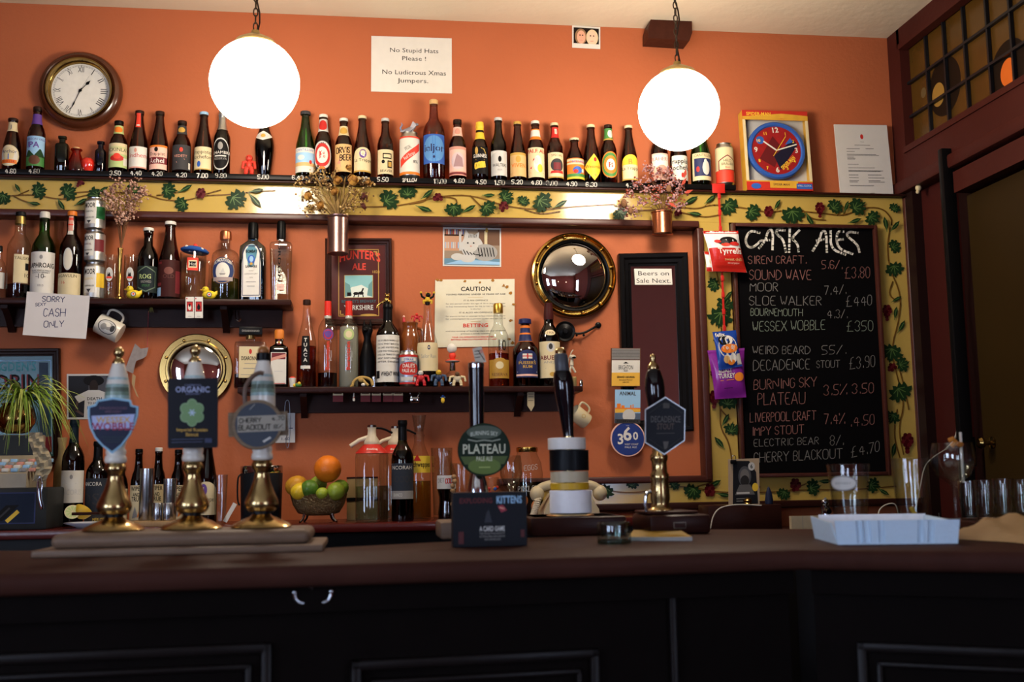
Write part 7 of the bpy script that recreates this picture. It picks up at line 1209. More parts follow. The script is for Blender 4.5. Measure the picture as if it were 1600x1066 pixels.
# soda siphons
for x_, Y_, l_ in ((581, 3.80, 'clear ribbed glass soda siphon with red collar, left of the pair'), (618, 3.955, 'clear ribbed glass soda siphon with red collar, right of the pair behind the wine bottle')):
    c = at(x_, 709, Y_); h = c.z-BZ; r = (at(x_+26, 760, Y_)-at(x_-26, 760, Y_)).length/2; t = thing('soda_siphon', l_, 'soda siphon', (c.x, Y_, BZ), 'soda siphons on the back counter')
    mb = MB(); seg = 48; prof = [(0, .002), (.9, 0), (1, .012), (1, h-.01), (.96, h)]; v = []; f = []
    for q, z in prof:
        for k in range(seg): a = 2*PI*k/seg; rr = r*q*(1-.025*(k % 2)); v.append((rr*math.cos(a), rr*math.sin(a), z))
    for i in range(len(prof)-1): f += [(i*seg+k, i*seg+(k+1) % seg, (i+1)*seg+(k+1) % seg, (i+1)*seg+k) for k in range(seg)]
    mb.add(v, f, G_clear); mb.build('glass_body', t, smooth=20)
    mb = MB(); mb.loft([(r*.96, h*.02+.004), (r*.95, h*.52), (0, h*.52)], glass('soda_water', 'dfe8e6', .85), 32); mb.build('soda', t)
    k = Y_/F; mb = MB(); p_ = [(0, h), (1, h+.0005), (.97, h+.004), (.62, h+.024), (.46, h+.032)]; mb.loft([(a*r, z) for a, z in p_], pm('red_siphon_collar', 'b8281e', .4), 32); mb.build('collar', t)
    band(t, 'brand_print', [(1.0, 0), (.97, .004/.05), (.62, .024/.05), (.46, .032/.05), (.4, 1)], .05, r, .15, .45, .7, pm('red_siphon_collar', 'b8281e', .4), [('t', 'BrewDog', 0, .3, .4, 'W', {'w': 1.2, 'bold': 1})]).location = (0, 0, h)
    M_iv = pm('ivory_plastic', 'c9bba0', .35); z0_ = h+.030; mb = MB(); mb.loft([(r*.46, z0_), (r*.48, z0_+.004), (r*.46, z0_+.014), (r*.28, z0_+.03), (r*.24, z0_+.05), (r*.28, z0_+.06)], M_iv, 24); mb.tube([(-r*.2, 0, z0_+.026), (-r*.75, -.004, z0_+.016), (-r*1.3, -.006, z0_-.004)], [.009, .008, .0075], M_iv, 12); mb.build('spout_head', t, smooth=60)
    mb = MB(); mb.loft([(r*.28, z0_+.06), (r*.26, z0_+.068), (0, z0_+.07)], ch, 20); mb.build('chrome_cap', t); mb = MB(); mb.tube(chaikin([(r*.2, 0, z0_+.058), (r*.7, 0, z0_+.056), (r*1.25, 0, z0_+.04)], 1), [.005]*2+[.0035]*3 if False else .0038, M_black, 8); mb.build('lever', t)
bottle(CT(3.80), 629, 657, 35, 'wine', glass('olive_wine_glass', '7a7a34', .35), 'olive green wine bottle with a dark patterned label in front of the siphons', None, [(.30, .57, 1.25, '30343c', [('t', 'NCORAH', 0, .78, .13, 'w', {'w': 1.6}), ('l', [(-.95, .72), (.95, .72)], .015, 'w'), ('l', [(-.95, .97), (.95, .97)], .015, 'w'), ('t', 'OOOOO', 0, .3, .25, 'dgy', {'w': 1.8})]), (.22, .30, 1.25, 'gy', [('t', 'BIANCO', -.3, .3, .4, 'w', {'w': .7})])], foil=(.80, 1.0, M_black), name='wine_bottle', liquid=(glass('olive_wine', '6a6420', .6), .7))
# tonic decanter with flared top
c = at(653, 649, 4.03); h = c.z-BZ; r = (at(672, 760, 4.03)-at(635, 760, 4.03)).length/2; t = thing('glass_carafe', 'clear glass carafe with flared stopper and yellow tonic label behind the wine bottle', 'carafe', (c.x+.004, 4.03, BZ))
mb = MB(); mb.loft([(0, .003), (r*.95, 0), (r, .006), (r*1.0, h*.45), (r*.9, h*.58), (r*.55, h*.68), (r*.42, h*.73), (r*.42, h*.79), (r*.5, h*.80), (r*.36, h*.82), (r*.5, h*.92), (r*.6, h), (r*.57, h), (r*.3, h*.84)], G_clear, 28, cap1=False); mb.build('glass_body', t, smooth=50); mb = MB(); mb.loft([(r*.95, .004), (r*.96, h*.36), (0, h*.36)], glass('pale_cordial', 'c9c06a', .8), 24); mb.build('drink', t)
band(t, 'label', [(1, 0), (1, 1)], h, r*1.0, .44, .60, 1.1, pm('tonic_yellow', 'd9b93a', .5), [('t', 'Schweppes', .1, .35, .3, 'k', {'w': 1.6, 'bold': 1}), ('p', [(-.5, .7), (.1, .7), (-.2, 1.1)], 'r')])
# cola bottle
bottle(CT(3.80), 698, 704, 30, [(0, 0), (.82, 0), (.9, .02), (.92, .12), (.80, .25), (.82, .34), (1, .45), (1, .62), (.94, .68), (.62, .82), (.45, .92), (.47, .95), (.42, 1)], G_clear, 'small contoured cola bottle with silver label and brown froth', None, (.45, .64, 1.3, 'lgy', [('h', 'DIET', -.7, .45, -.1, .5, .3, 'gy', .05), ('h', 'COLA', .0, .4, .7, .45, .35, 'r', .06)]), name='cola_bottle', liquid=(L_black, .46), rot=-.2)
t = tumbler(690, 700, 34, CT(4.0), 'straight clear pint glass behind the cola bottle', 'pint_glass', .8)
t = tumbler(721, 724, 36, CT(3.90), 'small clear tumbler holding nuts behind the green round pump clip', 'glass_tumbler', .82); mb = MB(); [mb.ball((random.uniform(-.02, .02), random.uniform(-.02, .02), .012+random.uniform(0, .012)), (.007, .006, .006), pm('roasted_nut', '8a5a2c', .6), 8, 6) for _ in range(18)]; o = mb.build('nuts', t); tag(o, kind='stuff')
bd = thing('bead_string', 'string of wooden beads standing in loops beside the cola bottle', 'beads', (at(709, 800, 3.76).x, 3.76, BZ))
for k in range(10): mb = MB(); mb.ball((.004*math.sin(k*1.7), .003*math.cos(k*2), .009+k*.0155), .0085, pm('wooden_bead', '8f6f4a', .45, noise=.2), 10, 8); mb.build('bead', bd)
def stem_glass(px, top, w, sh, bowl_px, label, name='wine_glass', rb=.62):
    Y, Z = sh; c = at(px, top, Y); h = c.z-Z; r = (at(px+w/2, top+20, Y)-at(px-w/2, top+20, Y)).length/2; hb = bowl_px*Y/F; zb2 = h-hb; t = thing(name, label, 'glass', (c.x, Y, Z))
    mb = MB(); mb.loft([(0, .002), (r*.95, 0), (r*.95, .002), (r*.3, .007), (.005, .014), (.0035, zb2*.6), (.005, zb2*.92), (r*.3, zb2+hb*.03), (r*.75, zb2+hb*.2), (r*1.02, zb2+hb*.5), (r*1.0, zb2+hb*.75), (r*.9, h), (r*.875, h), (r*.97, zb2+hb*.75), (r*.98, zb2+hb*.5), (r*.7, zb2+hb*.23), (0, zb2+hb*.06)], G_clear, 32); mb.build('glass_bowl', t, smooth=50); return t, r, zb2, hb, h
stem_glass(798, 712, 34, CT(3.84), 58, 'empty stemmed wine glass behind the card game box')
# pickle jar
c = at(822, 699, 3.95); h = c.z-BZ; r = (at(846, 760, 3.95)-at(798, 760, 3.95)).length/2; t = thing('pickle_jar', 'big glass jar of pickled eggs in dark vinegar with a gold lid', 'jar', (c.x+.003, 3.95, BZ)); mb = MB(); mb.loft([(0, .003), (r*.95, 0), (r, .008), (r, h*.62), (r*.9, h*.78), (r*.66, h*.9), (r*.64, h*.95)], G_clear, 32, cap1=False); cv = Cv(mb, lambda x, y, o: Vector(((r+.0008+o)*math.sin(x/r), -(r+.0008+o)*math.cos(x/r), y))); cv.hand('(PICKLED)'.replace('(', '').replace(')', ''), -.045, h*.36, .03, h*.37, .02, 'lgy', .0018); cv.hand('EGGS', -.02, h*.66, .03, h*.68, .018, 'lgy', .0016); mb.build('glass_body', t, smooth=50)
mb = MB(); mb.loft([(r*.97, .006), (r*.97, h*.5), (0, h*.5)], L_black, 28); mb.build('vinegar', t)
for x_, z_ in ((.02, .04), (-.025, .06), (.03, .075)): mb = MB(); mb.ball((x_*.8, -r*.72, z_), (.02, .018, .026), pm('pickled_egg', 'b5652a', .4), 14, 10); mb.build('egg', t)
mb = MB(); mb.loft([(r*.68, h*.93), (r*.7, h*.94), (r*.7, h*.99), (r*.66, h), (0, h)], M_gold, 32); mb.build('lid', t)
t = thing('sweet_jar', 'small jar of coloured sweets behind the card game box', 'jar', (at(768, 760, 3.9).x, 3.9, BZ)); mb = MB(); mb.loft([(0, .002), (.03, 0), (.032, .008), (.032, .12), (.026, .135), (.026, .145)], G_clear, 24, cap1=False); mb.build('glass_body', t); mb = MB()
for k in range(40): a = random.uniform(0, 2*PI); q = .025*math.sqrt(random.random()); mb.ball((q*math.cos(a), q*math.sin(a), .01+random.uniform(0, .1)), .0065, ('r', 'y', 'g', 'o', 'b')[k % 5], 8, 6)
o = mb.build('sweets', t); tag(o, kind='stuff')
# telephone
c = at(888, 798, 3.81); t = thing('telephone', 'cream desk telephone half hidden behind the tape wrapped pump', 'telephone', (c.x, 3.81, BZ)); M_ph = pm('cream_phone_plastic', 'b8a886', .35); mb = MB(); mb.prism([(-.1, 0), (.1, 0), (.095, .03), (.06, .085), (-.06, .085), (-.095, .03)], -.07, .07, M_ph); mb.build('phone_base', t)
mb = MB(); mb.tube(chaikin([(-.115, -.01, .085), (-.095, -.01, .112), (0, -.01, .125), (.095, -.01, .112), (.115, -.01, .085)], 2), .016, M_ph, 12); mb.ball((-.112, -.012, .085), (.026, .026, .028), M_ph, 14, 10); mb.ball((.112, -.012, .085), (.026, .026, .028), M_ph, 14, 10); mb.build('handset', t, smooth=60)
mb = MB(); mb.tube([(-.115-.02*s_/90+.010*math.cos(s_*.75), -.045+.010*math.sin(s_*.75), .07-.065*(s_/90)**.8) for s_ in range(91)], .0032, pm('cream_cord', 'c5b9a0', .45), 6); mb.build('coil_cord', t)
# ================================================================ ON THE BAR
M_brz = pm('lacquered_brass', 'b39a6a', .22, 1, noise=.2, scale=15); M_cer = pm('white_ceramic', 'cfc9bc', .2, noise=.1, scale=15); M_plinth = pm('dusty_brown_wood', '66503f', .55, noise=.3, scale=25, stretch=(1, 6, 6), bump=.1, spec=.3)
# plinth of the three hand pumps
q0, q1 = atz(47, 873, TZ), atz(505, 862, TZ); d = (q1-q0); L_ = d.length; ux = d.normalized(); uy = Vector((-ux.y, ux.x, 0)); mid = (q0+q1)/2
t = thing('pump_plinth', 'long stepped brown wooden plinth under the three brass hand pumps', 'pump base', tuple(mid+uy*.12), rot=(0, 0, math.atan2(ux.y, ux.x))); PH = .039
mb = MB(); mb.box((0, 0, .0065), (L_, .24, .013), M_plinth, .004); mb.build('foot_board', t); mb = MB(); o = [(-L_/2+.022, .013), (L_/2-.022, .013), (L_/2-.024, PH-.012), (L_/2-.045, PH), (-L_/2+.045, PH), (-L_/2+.024, PH-.012)]; mb.box((0, 0, (.013+PH)/2), (L_-.05, .195, PH-.013), M_plinth, .012, seg=3); mb.build('upper_block', t)
PB = 832
def plate(mb, pts, Y, th, mat):
    v = [at(x, y, Y) for x, y in pts]; n_ = len(v); mb.add(v+[q+Vector((0, th, 0)) for q in v], [tuple(range(n_)), tuple(range(2*n_-1, n_-1, -1))]+[(i, n_+i, n_+(i+1) % n_, (i+1) % n_) for i in range(n_)], mat)
def shrink(pts, k, c=None):
    c = c or (sum(p[0] for p in pts)/len(pts), sum(p[1] for p in pts)/len(pts)); return [(c[0]+(x-c[0])*k, c[1]+(y-c[1])*k) for x, y in pts]
HP = [(18.5, 164), (19.5, 187), (19, 212), (17, 232), (13, 250), (9.5, 262)]
def pump(px, label, top='brass'):
    # stand the pump on the plinth's centre line
    best = min((mid+uy*.115+ux*(s_*L_/2/100) for s_ in range(-100, 101)), key=lambda p: abs(project(Vector((p.x, p.y, TZ+PH+.15)))[0]-px))
    loc = Vector((best.x, best.y, TZ+PH+.0005)); k = (loc-EYE).dot(FW)/F*1.0; t = thing('hand_pump', label, 'beer pump', loc, 'hand pumps on the long plinth')
    mb = MB(); mb.loft([(r*k, (PB-y)*k) for r, y in ((0, 832), (46, 832), (47, 830), (44, 826), (30, 819), (17, 814), (14, 811))], M_brz, 40, cap1=False); mb.build('flange', t, smooth=50)
    mb = MB(); mb.loft([(14*k, 21*k), (14*k, 25*k), (19*k, 26.5*k), (19*k, 24*k)], M_black, 32, cap0=False, cap1=False); mb.build('rubber_ring', t)
    mb = MB(); mb.loft([(r*k, (PB-y)*k) for r, y in ((18, 807), (22, 805), (24.5, 801), (26.5, 796), (25.5, 790), (21, 780), (16, 768), (12.5, 757), (11, 748), (12, 744), (15, 740), (16.5, 736), (16, 732), (14, 729), (13.5, 727))], M_brz, 40); mb.build('brass_stem', t, smooth=60)
    mb = MB(); mb.loft([(r*k, (PB-y)*k) for r, y in ((13.5, 727), (16, 726), (17, 722), (16, 717), (14.5, 715), (15.5, 711), (15.5, 707), (13, 704), (13.5, 700), (16, 690), (18.5, 668), (19.5, 645), (19, 620), (17, 600), (13, 582), (9.5, 570))], M_cer, 36)
    hr = lambda v: [r0+(r1-r0)*(v-z0)/(z1-z0) for (r0, z0), (r1, z1) in zip(HP, HP[1:]) if z0 <= v <= z1][0]
    cv = Cv(mb, lambda u, v, o: Vector(((hr(v)*k+.0004+o)*math.sin(u), -(hr(v)*k+.0004+o)*math.cos(u), v*k))); cv.curve = 1
    for z, h_, m_ in ((206, 5, '8fa9a8'), (211, 6, '6f8578'), (217, 7, '56655a'), (224, 5, '7f9690'), (236, 4, '9fb2b2')): cv.rect(-1.3, z, 1.3, z+h_, pm('painted_glaze_'+m_, m_, .25, noise=.5, scale=120))
    mb.build('ceramic_handle', t, smooth=60)
    mb = MB()
    if top == 'brass': mb.loft([(9.5*k, 262*k), (9.8*k, 264*k), (8*k, 268*k), (5*k, 271*k), (5.5*k, 273*k), (8*k, 277*k), (8.6*k, 281*k), (7*k, 286*k), (3*k, 289*k), (0, 289.5*k)], M_brz, 24); mb.build('finial', t, smooth=60)
    else: mb.loft([(9.5*k, 262*k), (11*k, 263*k), (11*k, 274*k), (9*k, 275*k)], M_black, 24); mb.build('collar', t); mb = MB(); mb.ball((0, 0, 278*k), 9*k, pm('wooden_knob', '8f5a2c', .3, noise=.2), 16, 12); mb.build('finial', t, smooth=60)
    return t, loc
t1, l1 = pump(181, 'brass hand pump with ceramic handle, leftmost, wearing the shield clip')
t2, l2 = pump(302, 'brass hand pump with ceramic handle, middle, wearing the black rectangular clip')
t3, l3 = pump(410, 'brass hand pump with wooden knob, third from left, wearing the chalkboard clip', 'wood')
# clips
Yk = l1.y-.05; sh_ = [(152, 625), (177, 621), (204, 625), (206, 633), (216, 635), (215, 650), (211, 663), (203, 680), (190, 697), (175, 709), (160, 698), (148, 685), (140, 668), (137, 650), (137, 635), (148, 632)]
mb = MB(); plate(mb, sh_, Yk, .006, pm('pale_blue_enamel', '7aa8c0', .4)); cv = pixcv(mb, Yk-.0005, .0003); cv.fan((176, 660), shrink(sh_, .92, (176, 662)), pm('navy_enamel', '151a33', .35))
cv.poly([(143, 650), (211, 647), (206, 669), (145, 671)], pm('lilac_print', '9aa6cc', .5)); cv.text('WESSEX', 177, 660.5, 9, 'gd', w=53, bold=1); cv.text('WOBBLE', 177, 672, 11, '8c2340', w=66, bold=1); cv.text('RINGWOOD', 177, 640, 4, '6a4a5c', w=44); cv.text('BREWERY', 177, 645, 3, '6a4a5c', w=26)
for y in (683, 687, 691): cv.line([(176-(703-y)*.9, y), (176+(703-y)*.9, y)], .9, '2d3f3c')
mb.build('pump_clip', None, 'navy shield pump clip with pale blue border reading WESSEX WOBBLE', 'pump clip', world=True, smooth=0)
Yk = l2.y-.05; mb = MB(); plate(mb, [(264, 592), (337, 591), (340, 593), (340, 697), (338, 699.5), (264, 701), (262, 699), (262, 594)], Yk, .006, pm('black_clip_print', '0d0e16', .35)); cv = pixcv(mb, Yk-.0005, .0003)
cv.text('ORGANIC', 301, 613, 8.5, '8f97b5', w=54, bold=1); cv.text('LIVERPOOL', 302, 603.5, 3, '6a7090', w=27); cv.text('BREWERY', 302, 617, 2.6, '6a7090', w=24)
for i in range(6): a = PI/6+PI*i/3; cv.ell(300+12*math.cos(a), 645+13*math.sin(a), 8.2, 8.8, '7d9a72')
for i in range(6): a = PI/6+PI*i/3; cv.ell(300+12*math.cos(a), 645+13*math.sin(a), 6.6, 7.2, '6a8a5c')
cv.ell(300, 645, 7, 7.5, '6a8a5c'); [cv.line([(300-5*math.cos(a), 645-5*math.sin(a)), (300+5*math.cos(a), 645+5*math.sin(a))], 1.8, 'a9bcd0') for a in (0, PI/3, 2*PI/3)]
cv.text('Imperial Russian', 300, 674, 4.6, 'gd', w=49, bold=1); cv.text('Stout', 300, 681.5, 5, 'gd', w=20, bold=1); cv.line([(268, 687), (318, 686)], .8, '4a506c'); cv.line([(268, 691.5), (316, 690.5)], .8, '4a506c'); cv.rect(320, 685, 331, 692, '2d3450')
mb.build('pump_clip', None, 'black rectangular pump clip with green flower reading ORGANIC', 'pump clip', world=True, smooth=0)
Yk = l3.y-.055; t = thing('pump_clip', 'round chalkboard pump clip with tan cross board hand lettered CHERRY BLACKOUT', 'pump clip', at(402, 703, Yk)); cpt = at(402, 664, Yk); r_ = wrad(402, 664, 40, Yk)
M_tan = pm('rough_tan_wood', '6f5d48', .7, noise=.35, scale=30, stretch=(1, 1, 6), bump=.2)
mb = MB(); plate(mb, [(356, 645), (449, 643), (450, 680), (357, 683)], Yk+.006, .008, M_tan); mb.build('cross_board', t, world=True, smooth=0)
mb = MB(); mb.loft([(r_, 0), (r_, .007), (r_*.97, .009)], M_tan, 40, M=Matrix.Translation(cpt+Vector((0, .004, 0))) @ FACE); cv = pixcv(mb, cpt.y-.0055, .0003); cv.ell(402, 664, 34.5, 34.5, '2f3742', 32); cv.poly([(371, 651), (446, 648), (446, 673), (371, 676)], pm('cream_tape', '8f897c', .7)); cv.hand('CHERRY', 374, 661.5, 408, 659.5, 7, 'k', 1.3); cv.hand('BLACKOUT', 373, 672.5, 423, 671, 8, 'k', 1.3); cv.hand('4.70', 424, 658, 444, 656, 6, 'k', 1); cv.hand('8%', 428, 670, 442, 669, 6, 'k', 1); cv.line([(412, 690), (422, 684)], 3, 'lgy'); cv.line([(390, 640), (398, 632)], 1.2, 'gy'); mb.build('blackboard_disc', t, world=True, smooth=0)
mb = MB(); mb.tube([at(x, y, Yk+.012) for x, y in chaikin([(384, 636), (381, 610), (390, 592), (404, 582), (412, 584)], 2)], .0042, pm('brown_flex_tube', '5a4436', .5), 8); mb.build('hanger_tube', t, world=True)
# round dark tap with green clip
by_ = atz(748, 842, TZ).y+.06; c = at(747, 838, by_); k = by_/F; t = thing('beer_tap', 'beer tap with tall black cylinder handle and chrome neck behind the card game box', 'beer tap', (at(746, 760, by_).x, by_, TZ)); zz = lambda y: at(747, y, by_).z-TZ
mb = MB(); mb.box((0, .01, .018), (.17, .15, .036), M_plinth, .006); mb.build('wooden_base', t); mb = MB(); mb.loft([(.034, .036), (.034, .042), (.026, .06), (.024, zz(772)), (.021, zz(755)), (.013, zz(735)), (.013, zz(715))], ch, 28); mb.build('chrome_neck', t, smooth=60)
mb = MB(); mb.loft([(.0145, zz(718)), (.0155, zz(700)), (.0165, zz(600)), (.0172, zz(574)), (.0168, zz(568)), (.0, zz(566.5))], pm('black_gloss_handle', '0b0b10', .08, noise=0), 32); mb.build('handle', t, smooth=50)
mb = MB(); mb.loft([(.0174, zz(575)), (.0178, zz(571)), (.0174, zz(567.5)), (.012, zz(566))], pm('chrome', 'b5b8bd', .1, 1, noise=0), 32, cap0=False, cap1=False); mb.build('chrome_band', t)
o = disc('pump_clip', 'round green pump clip reading PLATEAU on the black cylinder tap', 'pump clip', 756, 703, 41, by_-.028, .007, '1c2a1c', '1d281f', [('p', [(-.75, -.55), (.75, -.55), (.9, -.25), (-.9, -.25)], '47582a'), ('e', 0, -.62, .62, .3, '5a6e30'), ('e', 0, .66, .66, .25, '4a5548'), ('t', 'BURNING SKY', 0, .5, .15, 'b0b5a5', {'w': 1.05, 'bold': 1, 'arc': .06}), ('l', [(-.6, .38), (-.3, .32), (0, .36), (.3, .32), (.6, .38)], .05, '8a9080'), ('t', 'PLATEAU', 0, -.14, .34, 'b9bba2', {'w': 1.66, 'bold': 1}), ('t', 'PALE ALE', 0, -.42, .16, 'b9bba2', {'w': .62, 'bold': 1}), ('l', [(-.2, -.66), (.2, -.66)], .05, '8fa05a')])
# banknote-like slip stuck in the handle
mb = MB(); plate(mb, [(738, 545), (752, 541), (760, 566), (743, 567)], by_+.004, .0008, pm('pale_ticket', 'c4bba8', .7)); cv = pixcv(mb, by_+.0036, .0002); [cv.line([(742, y), (750, y-1)], 1.2, 'dgy') for y in (549, 554, 559)]; cv.line([(747, 548), (757, 563)], 1.2, 'k'); cv.rect(750, 546, 754, 552, 'P'); mb.build('ticket', None, 'small printed ticket tucked behind the top of the black cylinder tap', 'ticket', world=True, smooth=0)
# card game box
g0, g1 = atz(708, 856, TZ), atz(824, 853, TZ); wd_ = (g1-g0).length; hz = at(710, 770, g0.y).z-TZ; t = thing('card_game_box', 'dark card game box reading KITTENS standing on the bar', 'box', ((g0.x+g1.x)/2, (g0.y+g1.y)/2+.018, TZ), rot=(0, 0, math.atan2(g1.y-g0.y, g1.x-g0.x)))
M_cg = pm('dark_printed_card', '191b20', .4); mb = MB(); mb.box((0, 0, hz/2), (wd_, .034, hz), M_cg, .0015); cv = Cv(mb, lambda u, v, o: Vector((u*wd_/2, -.0172-o, v*hz)), 2*hz/wd_)
cv.draw([('t', 'KITTENS', .52, .79, .13, 'lb', {'w': .7, 'bold': 1}), ('t', 'EXPLODING', -.38, .80, .09, '5a1a1c', {'w': .9, 'bold': 1}), ('p', [(.2, .74), (.34, .76), (.46, .66), (.3, .62)], '8a2a38'), ('l', [(.26, .71), (.38, .69)], .025, 'P'), ('p', [(-.16, .44), (-.1, .62), (-.04, .68), (.0, .58), (.05, .44)], '34363c'), ('t', 'A CARD GAME', .05, .285, .085, 'lgy', {'w': .68, 'bold': 1}), ('t', 'FOR PEOPLE WHO ARE INTO', .05, .225, .035, 'gy', {'w': .68}), ('t', 'KITTENS AND EXPLOSIONS', .05, .17, .035, 'gy', {'w': .68}), ('t', 'AND SOMETIMES GOATS', .06, .115, .035, 'gy', {'w': .44}), ('r', -.86, .06, -.72, .28, '4a1a1c'), ('r', .82, .16, .92, .30, '4a1a1c')]); mb.build('carton', t, smooth=20)
# pump wrapped in tape rolls
py_ = atz(890, 838, TZ).y+.11; zq = lambda y: at(890, y, py_).z-TZ; X_ = at(890, 760, py_).x; kk = py_/F; t = thing('hand_pump', 'black handled hand pump on stepped dark wood base, stacked with rolls of tape', 'beer pump', (X_, py_, TZ))
mb = MB(); mb.box((0, 0, .02), (.21, .2, .04), M_wood, .006); mb.box((0, 0, (zq(818)+.04)/2), (.19, .17, zq(818)-.04), M_wood, .005); mb.box((0, 0, (zq(810)+zq(818))/2), (.17, .15, zq(810)-zq(818)), M_wood, .003); mb.build('stepped_base', t)
mb = MB(); mb.loft([(39*kk, zq(809.5)), (40*kk, zq(807)), (36*kk, zq(803)), (20*kk, zq(802)), (9*kk, zq(801))], M_brz, 36); mb.build('flange', t, smooth=50); mb = MB(); mb.loft([(9*kk, zq(802)), (9*kk, zq(682))], M_brz, 16); mb.build('brass_stem', t)
off = (at(877, 560, py_).x-X_)/(zq(560)-zq(680)); Mt = Matrix.Translation((0, 0, zq(684))) @ Matrix.Shear('XY', 4, (off, 0)) ; H_ = lambda y: zq(y)-zq(684)
mb = MB(); mb.loft([(r*kk, H_(y)) for r, y in ((9, 690), (8.5, 680), (9.5, 665), (13, 635), (16, 612), (16.5, 598), (15, 588), (12, 580))], pm('black_gloss_handle', '0b0b10', .08, noise=0), 28, M=Mt); mb.build('handle', t, smooth=60); mb = MB(); mb.loft([(11*kk, H_(580)), (11.5*kk, H_(578)), (11*kk, H_(556)), (9*kk, H_(553))], pm('grey_collar', '4a4c50', .35), 24, M=Mt); mb.build('collar', t); mb = MB(); mb.loft([(9*kk, H_(553)), (9*kk, H_(549)), (6*kk, H_(544)), (0, H_(542.5))], M_brz, 20, M=Mt); mb.build('finial', t, smooth=60)
for a, b, r, x_, m_, l_ in ((684.5, 703, 30, 887, 'dedad2', 'white tape roll, topmost on the stacked pump'), (703.5, 736, 31, 890, '0f1114', 'black tape roll under the topmost white one'), (736.5, 754, 30, 890, 'b5a88c', 'cream tape roll in the middle of the tape stack'), (754.5, 765.5, 30.5, 890, 'c49a22', 'narrow yellow tape roll in the tape stack'), (766, 801.5, 33, 891, 'eceaea', 'wide white tape roll at the bottom of the tape stack')):
    tt = thing('tape_roll', l_, 'tape', (at(x_, 760, py_).x, py_, TZ+zq(b)), 'tape rolls stacked on the pump'); h_ = zq(a)-zq(b); mb = MB(); mb.loft([(r*kk*.7, .0003), (r*kk-.001, .0003), (r*kk, .0012), (r*kk, h_-.0012), (r*kk-.001, h_-.0003), (r*kk*.7, h_-.0003), (r*kk*.7, .0003)], pm('tape_'+m_, m_, .4, noise=.08, scale=60, bump=.1), 40, cap0=False, cap1=False); mb.build('tape', tt, smooth=40)
    mb = MB(); mb.loft([(r*kk*.69, .0006), (r*kk*.69, h_-.0006), (r*kk*.64, h_-.0006), (r*kk*.64, .0006), (r*kk*.69, .0006)], pm('card_core', '8a7350', .8), 32, cap0=False, cap1=False); mb.build('card_core', tt)
# stout pump
sy_ = atz(1045, 836, TZ).y+.09; zq = lambda y: at(1030, y, sy_).z-TZ; X_ = at(1031, 760, sy_).x; kk = sy_/F; t = thing('hand_pump', 'brass hand pump with black handle on a dark wooden box, below the hexagon clip', 'beer pump', (X_, sy_, TZ)); xo = at(1047, 800, sy_).x-X_
mb = MB(); mb.box((xo, 0, zq(803)/2), (.135, .16, zq(803)), M_wood, .008); mb.box((xo-.01, -.0005, zq(800)), (.11, .13, .006), M_wood, .003); mb.build('wooden_box', t); mb = MB(); mb.box((xo-.003, -.081, zq(819)), (.028, .002, .014), pm('engraved_plate', '6a6258', .35, .7), .0005); mb.box((xo-.003, -.0822, zq(819)), (.024, .001, .010), M_wood); mb.build('name_plate', t)
mb = MB(); mb.loft([(r*kk, zq(y)) for r, y in ((0, 801), (21, 801), (21, 797), (15, 793), (14, 786), (15.5, 780), (15, 765), (13.5, 752), (15, 748), (15, 742), (12.5, 738), (12, 722), (14, 718), (14, 712), (11, 708), (10, 700))], M_brz, 36); mb.build('brass_stem', t, smooth=50)
Mt = Matrix.Translation((0, 0, zq(700))) @ Matrix.Shear('XY', 4, ((at(1020, 560, sy_).x-X_)/(zq(560)-zq(700)), 0)); H_ = lambda y: zq(y)-zq(700)
mb = MB(); mb.loft([(r*kk, H_(y)) for r, y in ((9.5, 702), (9, 690), (9.5, 668), (12, 645), (15, 622), (16, 608), (15, 594), (11, 580), (9, 577))], pm('black_gloss_handle', '0b0b10', .08, noise=0), 28, M=Mt); mb.build('handle', t, smooth=60); mb = MB(); mb.loft([(9*kk, H_(577)), (9.5*kk, H_(574)), (7*kk, H_(569)), (4*kk, H_(566)), (4.5*kk, H_(562)), (5*kk, H_(558)), (3.5*kk, H_(554.5)), (0, H_(553.5))], M_brz, 20, M=Mt); mb.build('finial', t, smooth=60)
mb = MB(); mb.tube([Vector((at(x, y, sy_-.035).x-X_, -.035, at(x, y, sy_-.035).z-TZ)) for x, y in chaikin([(1010, 800), (1008, 780), (1011, 770), (1017, 768)], 2)], .004, ch, 8); mb.build('spout', t)
Yk = sy_-.05; hx = [(1040, 620), (1071, 640), (1070, 689), (1038, 711), (1008, 692), (1008, 640)]; mb = MB(); plate(mb, hx, Yk, .007, pm('silver_clip_edge', '8f9092', .3, .8)); cv = pixcv(mb, Yk-.0005, .0003); cv.fan((1039, 665), shrink(hx, .955), pm('black_clip_print', '0d0e16', .35)); cv.text('DECADENCE', 1040, 660, 9.5, '4c4a48', w=47, bold=1); cv.text('STOUT', 1040, 671, 9, '4c4038', w=27, bold=1); cv.line([(1026, 677.5), (1054, 677)], 1, '45423f'); cv.rect(1036, 630, 1046, 638, '45423f'); cv.poly([(1036, 690), (1045, 690), (1042, 702), (1038, 702)], '55524e'); [cv.line(p, .8, '34322f') for p in ([(1014, 646), (1040, 628), (1066, 646)], [(1014, 686), (1039, 703), (1065, 684)])]
mb.build('pump_clip', None, 'black hexagonal pump clip with silver edge reading DECADENCE STOUT', 'pump clip', world=True, smooth=0)
